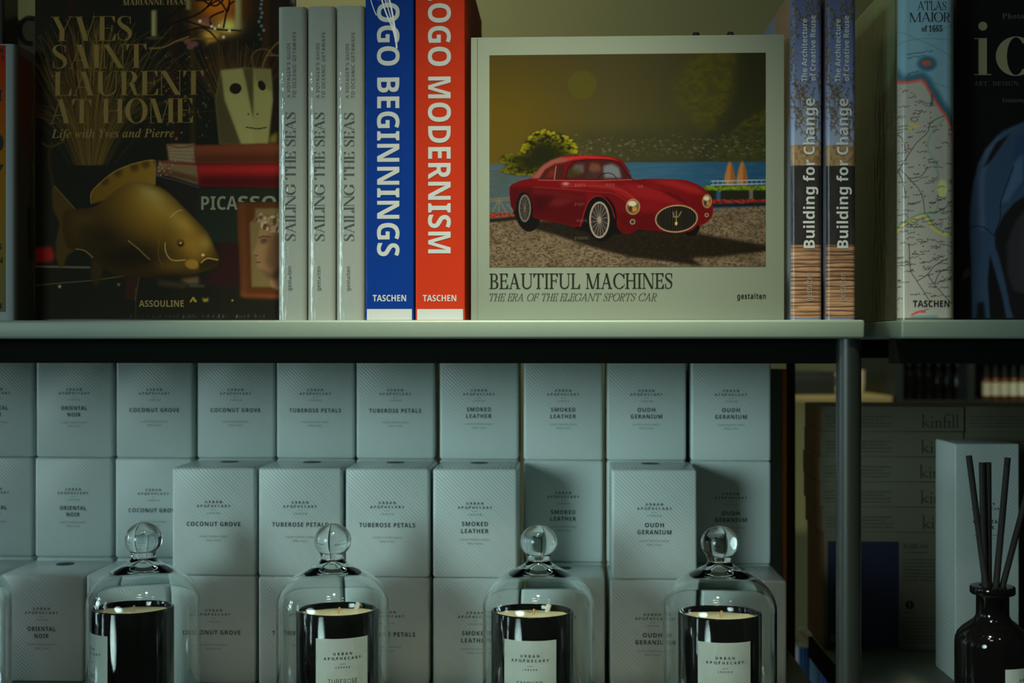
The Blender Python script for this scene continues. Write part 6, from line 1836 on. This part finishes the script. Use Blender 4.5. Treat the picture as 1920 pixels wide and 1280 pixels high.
# --- little wire stand whose tips peep over the car book
t = thing('wire_stand', 'small dark wire display stand, its two tips peeping over the car book', 'stand', rack(rack_u(1338, 0.13), 0.13, TZ + 0.0001), -A_YAW)
sk = dist(0.15, 0.13) / FPX
hh = (H - (66 - 640) * sk) - TZ
MB().tube((-32 * sk, 0, 0.004), (-32 * sk, 0.004, hh), 0.0022, 12).build('upright', M['steel'], t)
MB().tube((32 * sk, 0, 0.004), (32 * sk, 0.004, hh), 0.0022, 12).build('upright', M['steel'], t)
for sx in (-32, 32):
    MB().lathe([(0, -0.004), (0.003, -0.003), (0.0042, 0), (0.003, 0.003), (0, 0.004)], 20).build('tip', M['steel'], t, (sx * sk, 0.004, hh))
MB().tube((-32 * sk, 0.004, hh - 0.004), (32 * sk, 0.004, hh - 0.004), 0.0016, 10).build('crossbar', M['steel'], t)
b = MB()
for sx in (-32, 32):
    b.tube((sx * sk, -0.03, 0.003), (sx * sk, 0.05, 0.003), 0.0025, 10)
b.tube((-32 * sk, 0.05, 0.003), (32 * sk, 0.05, 0.003), 0.0025, 10)
b.build('base', M['steel'], t)

# ================================================================== lower right: cartons, diffuser
# grey book with an orange spine standing behind the candle boxes
M['grey_board'] = mat('grey_board', (0.16, 0.18, 0.15), 0.6)
M['orange_spine'] = mat('orange_spine', (0.90, 0.24, 0.02), 0.5)
v = 0.396
t = thing('hardback_book', 'grey book with an orange spine standing between the candle boxes and the thin rear post', 'book',
          rack(rack_u(1475, v), v, LZ + 0.0001), -A_YAW)
hb = (H - (692 - 640) * dist(0.33, v) / FPX) - LZ
MB().box(-0.16, -0.0063, 0.0, 0.003, 0, hb, 0.0006, 2).build('front_cover', M['grey_board'], t)
MB().box(-0.16, -0.0063, 0.019, 0.022, 0, hb, 0.0006, 2).build('back_cover', M['grey_board'], t)
MB().box(-0.0060, 0.0, -0.0005, 0.0225, 0, hb, 0.0012, 3).build('spine', M['orange_spine'], t)
MB().box(-0.156, -0.0065, 0.0032, 0.0188, 0.003, hb - 0.004).build('page_block', M['page'], t)

KV = 0.385
KS = 1.5935 / FPX
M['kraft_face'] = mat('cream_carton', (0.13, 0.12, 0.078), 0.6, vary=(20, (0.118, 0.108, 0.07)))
M['kraft'] = mat('brown_carton_side', (0.22, 0.09, 0.03), 0.6)
M['faint'] = mat('faint_print', (0.040, 0.040, 0.028), 0.6)
M['navy'] = mat('navy_panel', (0.010, 0.010, 0.038), 0.5)
M['forest'] = mat('forest_panel', (0.01, 0.05, 0.03), 0.5)
rk = random.Random(11)
KW, KH, KD = 265 * KS, 47.0 * KS, 0.112
RH = (1218 - 998) * KS
def carton_meshes(t, w, h):
    MB().box(0.0004, w, 0, KD, 0, h, 0.0006, 1).build('carton', M['kraft_face'], t)
    MB().box(0, 0.0004, 0.0004, KD - 0.0004, 0.0006, h - 0.0006).build('side_panel', M['kraft'], t)
def fine_word(x0, z0, s):
    """the maker's word in thin old-style letters, base line at z0; s is the size of one unit"""
    L = Letters()
    X = lambda x: x0 + x * s
    Z = lambda z: z0 + z * s
    def stem(x, top, foot=True, w=1.9):
        L.rect(X(x - w / 2), z0, X(x + w / 2), Z(top))
        L.stroke([(X(x - 2.6), Z(top - 1.6)), (X(x), Z(top - 0.2))], 0.9 * s)
        if foot:
            L.rect(X(x - 2.9), z0, X(x + 2.9), Z(0.8))
    def line(pts, w):
        L.stroke([(X(a), Z(b)) for a, b in smooth_path(pts, 4, False)], w * s)
    stem(3, 24.5)
    line([(12.4, 12), (8, 8.6), (4, 6.2)], 0.9)
    line([(6, 7.6), (10, 3.6), (15, 0.6)], 1.9)
    L.rect(X(10), Z(11.4), X(15), Z(12.2))
    stem(20, 12.6)
    L.disc(X(19.8), Z(18.6), 1.5 * s)
    stem(27.5, 12.6)
    line([(28, 9.6), (31, 12.2), (34, 12.0), (35.6, 9.0)], 1.4)
    stem(35.6, 9.4)
    L.rect(X(42.0), z0, X(43.9), Z(19))
    line([(43, 18), (44, 22.4), (47, 24.4), (50.6, 24.2), (52.4, 22.4)], 1.5)
    L.rect(X(39.6), Z(11.4), X(51), Z(12.3))
    L.rect(X(40), z0, X(46), Z(0.8))
    stem(51.2, 12.6)
    stem(58.8, 24.5)
    stem(66.2, 24.5)
    return L
def slim_carton(u, z, label, group, dv):
    t = thing('slim_carton', label, 'box', rack(u, KV + dv, z), -A_YAW, group)
    carton_meshes(t, KW, KH)
    L = fine_word(186 * KS, 7.5 * KS, KS)
    L.build('lettering', M['ink'], t)
    L = Letters()
    r2 = random.Random(3)
    for k in range(4):
        L.smallprint(10 * KS, (132 - (k == 1) * 14) * KS, (27 - k * 6.2) * KS, 2.6 * KS, r2)
    L.build('small_print', M['faint'], t)
uk = rack_u(1540, KV)
names5 = ['topmost', 'second from top', 'third from top', 'fourth from top', 'lowest']
offs = [0.0, -0.0008, -0.0024, -0.0014, 0.0006]
for side in (0, 1):
    u0 = uk if side == 0 else rack_u(1811, KV)
    for k in range(5):
        z = LZ + 0.0002 + RH + (4 - k) * (KH + 0.00015)
        slim_carton(u0 + offs[k], z, 'slim cream carton, %s of the %s stack' % (names5[k], ('left', 'right')[side]), 'slim cream cartons in the %s stack' % ('left', 'right')[side], 0.0 if side == 0 else 0.003)
for side in (0, 1):
    u0 = rack_u(1545, KV) if side == 0 else rack_u(1818, KV)
    t = thing('refill_carton', ('cream carton with a navy panel under the left stack of slim cartons', 'cream carton with a dark green panel under the right stack of slim cartons')[side], 'box',
              rack(u0, KV, LZ + 0.0001), -A_YAW, 'cream cartons with coloured panels')
    W = 258 * KS
    carton_meshes(t, W, RH)
    q = lambda x: (x - 1545) * KS
    zz = lambda y: (1218 - y) * KS
    Letters().rect(q(1552), zz(1215.5), q(1684), zz(1015.5)).build('colour_panel', (M['navy'], M['forest'])[side], t)
    L = Letters().text('Refill Set', 'T', q(1692), zz(1028.5), 10.5 * KS, 46 * KS)
    L.build('lettering', M['faint'], t)
    L = Letters()
    r2 = random.Random(8)
    L.smallprint(q(1692), q(1738), zz(1037), 3.4 * KS, r2)
    for y in (1050, 1056.5, 1063, 1069.5, 1076, 1082.5, 1089):
        L.smallprint(q(1692), q(1790), zz(y), 3.0 * KS, r2)
    L.build('small_print', M['faint'], t)
    L = Letters()
    for y in (1160, 1166.5, 1173, 1179.5, 1186, 1192.5, 1199, 1205.5):
        L.smallprint(q(1692), q(1790), zz(y), 3.0 * KS, r2)
    L.smallprint(q(1694), q(1713), zz(1150), 5 * KS, r2)
    L.build('small_print', M['faint'], t)
    L = Letters().disc(q(1704), zz(1134), 8 * KS)
    L.build('emblem', M['ink'], t)
    L = Letters().rect(q(1702.8), zz(1139), q(1705.2), zz(1129)).rect(q(1701.2), zz(1131.5), q(1702.8), zz(1130))
    L.build('emblem_mark', M['kraft_face'], t, -0.0005)
    Letters().rect(q(1557), zz(1204), q(1568), zz(1190)).build('panel_mark', M['kraft_face'], t, -0.0005)

# diffuser carton
v = 0.232
u0, u1 = rack_u(1790.5, v), rack_u(1912, v)
w = u1 - u0
ds = w / 121.5
t = thing('diffuser_box', 'tall white carton standing behind the reed diffuser bottle', 'box', rack(u0, v, LZ + 0.0001), -A_YAW + math.radians(1.0))
hb = (1278 - 823) * ds
MB().box(0, w, 0, w * 1.02, 0, hb, 0.0018, 3).build('carton', M['carton'], t)
q = lambda x: (x - 1790.5) * ds
zz = lambda y: (1278 - y) * ds
L = Letters().text('URBAN', 'B', q(1851), zz(939.5), 4.4 * ds, 29 * ds, 'c', gap=0.45)
L.text('AP\u00d8THECARY', 'Z', q(1851), zz(949), 4.4 * ds, 58 * ds, 'c', gap=0.45)
L.stroke([(q(1838.4), zz(949.6)), (q(1842.8), zz(944))], 0.7 * ds)
L.text('ORIENTAL', 'B', q(1851), zz(975), 7.2 * ds, 52 * ds, 'c', gap=0.1)
L.text('NOIR', 'B', q(1851), zz(986), 7.2 * ds, 26 * ds, 'c', gap=0.1)
L.smallprint(q(1827), q(1875), zz(998), 2.6 * ds, random.Random(2), 1).smallprint(q(1838), q(1864), zz(1004), 2.6 * ds, random.Random(5), 1)
L.build('printed_lettering', [M['ink'], M['ink_grey']], t)

# reed diffuser
v = 0.082
u = rack_u(1861, v)
BS = dist(u, v) / FPX
t = thing('reed_diffuser', 'black glass bottle with a white label holding dark reeds at the right edge', 'diffuser', rack(u, v, LZ + 0.0001), -A_YAW)
bz = lambda py: 0.3806 - (py - 640) * BS
pr = [(0, 0.0), (0.034, 0.0), (0.0365, 0.0025), (68 * BS, 0.006), (68 * BS, bz(1205)), (67 * BS, bz(1196)), (63 * BS, bz(1186)), (54 * BS, bz(1176)), (43 * BS, bz(1167)),
      (34 * BS, bz(1160)), (30 * BS, bz(1153)), (29.6 * BS, bz(1146)), (29.6 * BS, bz(1116)), (31 * BS, bz(1113.5)), (39 * BS, bz(1112.5)), (40.8 * BS, bz(1110)), (40.8 * BS, bz(1101)),
      (39.5 * BS, bz(1098)), (33 * BS, bz(1097.2)), (24 * BS, bz(1097.6)), (21 * BS, bz(1101)), (21 * BS, bz(1150)), (30 * BS, bz(1180)), (62 * BS, bz(1205)), (62 * BS, 0.006), (0, 0.006)]
MB().lathe(pr, 72).build('bottle', M['vessel'], t, closed=True)
P = lambda px, py, dy: ((px - 1861) * BS, dy, bz(py))
for a, bpt, dy0, dy1 in (((1819.5, 855), (1849, 1120), 0.004, -0.004), ((1839.5, 867), (1847, 1125), -0.003, 0.000), ((1853, 867), (1858, 1125), 0.000, 0.006),
                    ((1894, 859), (1867, 1125), 0.008, 0.004), ((1884, 871), (1862, 1128), -0.006, -0.005), ((1929, 905), (1872, 1122), -0.001, -0.002)):
    A_, B_ = Vector(P(*a, dy0)), Vector(P(*bpt, dy1))
    C_ = B_ + (B_ - A_) * ((B_.z - 0.04) / (A_.z - B_.z)) * 0.35
    MB().tube(A_, C_, 0.0031, 14).build('reed', M['reed'], t)
R1 = 68 * BS + 0.0004
lw = R1 * math.radians(76)
ang = 38.5
w1 = cyl_wrap(R1, ang)
lz0, lz1 = 0.012, bz(1234) - 0.002
lb = MB()
vs = []
for k in range(25):
    x = -lw / 2 + lw * k / 24
    vs += [w1(x, lz0), w1(x, lz1)]
lb.add(vs, [(2 * k, 2 * k + 2, 2 * k + 3, 2 * k + 1) for k in range(24)], 0, True)
lo = lb.build('label', M['label'], t)
L = Letters()
z = lambda px_: lz1 - px_ * BS
L.text('URBAN', 'B', 0, z(23.5), 0.0027, 0.0185, 'c', gap=0.5)
L.text('AP\u00d8THECARY', 'Z', 0, z(32), 0.0027, 0.0375, 'c', gap=0.5)
L.rect(-0.003, z(39), 0.003, z(38.4))
L.text('LONDON', 'B', 0, z(46), 0.0016, 0.0140, 'c', gap=0.8)
L.build('printed_lettering', M['ink'], lo, wrap=cyl_wrap(R1 + 0.0003, ang))

# ================================================================== glimpsed lower down and far behind
M['blue_stripe'] = mat('blue_striped_card', (0.05, 0.16, 0.42), 0.5, bump=('wave', 60, 0.4, 0.002))
M['yellow_card'] = mat('yellow_card', (0.42, 0.32, 0.08), 0.6)
def seen_at(px, py, d):
    return Vector(((px - 960) / FPX * d, d, H - (py - 640) / FPX * d))
M['blue_pale'] = mat('pale_blue_edge', (0.20, 0.36, 0.55), 0.6)
p = seen_at(1532, 1300, 1.98)
zsh = p.z - 0.06
struct_top = zsh
t = thing('storage_stand', 'low dark stand on the floor seen through the gap between the shelves', 'stand', (p.x, p.y + 0.16, 0.0))
MB().box(-0.30, 0.30, -0.2, 0.25, zsh - 0.02, zsh, 0.002, 2).build('top', M['steel'], t)
for sx in (-0.28, 0.28):
    for sy in (-0.18, 0.23):
        MB().box(sx - 0.012, sx + 0.012, sy - 0.012, sy + 0.012, 0, zsh - 0.02).build('leg', M['steel'], t)
for k in range(4):
    x0 = p.x - 0.028 + k * 0.0165
    MBt = thing('hardback_book', ('first', 'second', 'third', 'fourth')[k] + ' from the left of the blue books low down behind the thin rail', 'book', (x0, p.y, zsh + 0.0002), 0, 'blue books low down between the shelves')
    hk = 0.13 - (k % 2) * 0.004
    MB().box(0, 0.0155, 0, 0.004, 0, hk, 0.001, 2).build('spine', (M['blue_stripe'], M['blue_pale'])[k % 2], MBt)
    MB().box(0.001, 0.0145, 0.0042, 0.15, 0.002, hk - 0.002).build('page_block', M['page'], MBt)
t = thing('storage_box', 'small yellow box left of the blue books low down between the shelves', 'box', (p.x - 0.085, p.y + 0.04, zsh + 0.0002))
MB().box(-0.03, 0.03, 0, 0.08, 0, 0.17, 0.002, 2).build('carton', M['yellow_card'], t)
MB().box(-0.031, 0.031, -0.001, 0.081, 0.1705, 0.19, 0.002, 2).build('lid', M['yellow_card'], t)

FD = 3.3
fs = FD / FPX
M['far_wood'] = mat('pale_wood', (0.46, 0.38, 0.16), 0.6, vary=(9, (0.36, 0.29, 0.12)))
M['cabinet'] = mat('dark_cabinet', (0.022, 0.030, 0.026), 0.5)
p0, p1 = seen_at(1380, 742, FD), seen_at(1674, 742, FD)
t = thing('side_table', 'pale wooden table far behind, seen between the boxes and the steel post', 'table', (p0.x, FD, 0))
wt = p1.x - p0.x
MB().box(0, wt, 0, 0.45, p0.z - 0.020, p0.z, 0.003, 2).build('tabletop', M['far_wood'], t)
for x in (0.03, wt - 0.03):
    for y in (0.03, 0.42):
        MB().box(x - 0.02, x + 0.02, y - 0.02, y + 0.02, 0, p0.z - 0.02).build('leg', M['far_wood'], t)
a, bq = seen_at(1440, 700, FD), seen_at(1578, 700, FD)
t = thing('storage_box', 'low dark box on the pale table far behind', 'box', (a.x, FD + 0.06, p0.z + 0.0002))
MB().box(0, bq.x - a.x, 0, 0.2, 0, 40 * fs, 0.004, 2).build('body', M['cabinet'], t)
MB().box(-0.002, bq.x - a.x + 0.002, -0.002, 0.202, 40 * fs + 0.0002, 44 * fs, 0.003, 2).build('lid', M['cabinet'], t)
c = seen_at(1612, 742, FD)
t = thing('cup', 'cream cup on the pale table far behind, right of the steel post', 'cup', (c.x, FD + 0.08, p0.z + 0.0002))
M['cream_cup'] = mat('cream_ceramic', (0.80, 0.76, 0.50), 0.4)
MB().lathe([(0, 0), (0.024, 0), (0.030, 0.004), (0.034, 0.03), (0.034, 0.064), (0.031, 0.064), (0.030, 0.03), (0.0, 0.008)], 40).build('bowl', M['cream_cup'], t)
hd = MB()
hp = smooth_path([(-0.033, 0.052), (-0.05, 0.048), (-0.052, 0.03), (-0.045, 0.018), (-0.033, 0.014)], 4, False)
for a1, b1 in zip(hp, hp[1:]):
    hd.tube((a1[0], 0, a1[1]), (b1[0], 0, b1[1]), 0.004, 10)
hd.build('handle', M['cream_cup'], t)
# dark cabinet with bottles
c0, c1 = seen_at(1679, 640, FD), seen_at(2040, 640, FD)
zc = seen_at(0, 752, FD).z
t = thing('bottle_cabinet', 'dark open cabinet far behind, holding rows of bottles', 'cabinet', (c0.x, FD, 0))
cw = c1.x - c0.x
top = zc + 0.24
MB().box(0, 0.02, 0, 0.34, 0, top).build('side_panel', M['cabinet'], t)
MB().box(cw - 0.02, cw, 0, 0.34, 0, top).build('side_panel', M['cabinet'], t)
div = seen_at(1815, 640, FD).x - c0.x
MB().box(div, div + 0.018, 0.002, 0.319, zc + 0.0005, top - 0.021).build('divider', M['cabinet'], t)
MB().box(0.0205, cw - 0.0205, 0.32, 0.34, 0, top - 0.021).build('back_panel', mat('cabinet_back', (0.10, 0.10, 0.055), 0.7), t)
MB().box(0.0205, cw - 0.0205, 0.0, 0.319, zc - 0.02, zc).build('shelf_board', M['cabinet'], t)
MB().box(0, cw, 0.0, 0.34, top - 0.02, top).build('top_panel', M['cabinet'], t)
M['cab_glass'] = mat('dark_bottle_glass', (0.006, 0.007, 0.006), 0.08, spec=0.7)
ordw = ['first', 'second', 'third', 'fourth', 'fifth', 'sixth']
for k in range(6):
    x = seen_at(1704 + k * 18.4, 0, FD + 0.08).x
    t = thing('dark_bottle', ordw[k] + ' from the left of the black bottles in the far cabinet', 'bottle', (x, FD + 0.08, zc + 0.0002), 0, 'black bottles in the far cabinet')
    MB().lathe([(0, 0), (0.0105, 0), (0.0112, 0.002), (0.0112, 0.062), (0.009, 0.070), (0.005, 0.076), (0.0045, 0.090), (0, 0.090)], 24).build('bottle', M['cab_glass'], t)
    MB().lathe([(0, 0.0902), (0.0058, 0.0902), (0.0058, 0.106), (0, 0.106)], 20).build('cap', M['cabinet'], t)
M['amber'] = mat('amber_glass', (0.16, 0.06, 0.012), 0.15, spec=0.6)
M['far_label'] = mat('far_label_paper', (0.78, 0.80, 0.62), 0.6)
for k in range(5):
    x = seen_at(1849.5 + k * 17, 0, FD + 0.06).x
    t = thing('dropper_bottle', ordw[k] + ' from the left of the white-labelled amber bottles in the far cabinet', 'bottle', (x, FD + 0.06, zc + 0.0002), 0, 'amber bottles in the far cabinet')
    MB().lathe([(0, 0), (0.0100, 0), (0.0107, 0.002), (0.0107, 0.050), (0.009, 0.055), (0.005, 0.058), (0, 0.058)], 24).build('bottle', M['amber'], t)
    MB().lathe([(0.0109, 0.012), (0.0109, 0.046)], 24).build('label', M['far_label'], t)
    MB().lathe([(0, 0.0582), (0.0062, 0.0582), (0.0062, 0.072), (0.004, 0.074), (0.003, 0.090), (0, 0.092)], 20).build('cap', M['cabinet'], t)
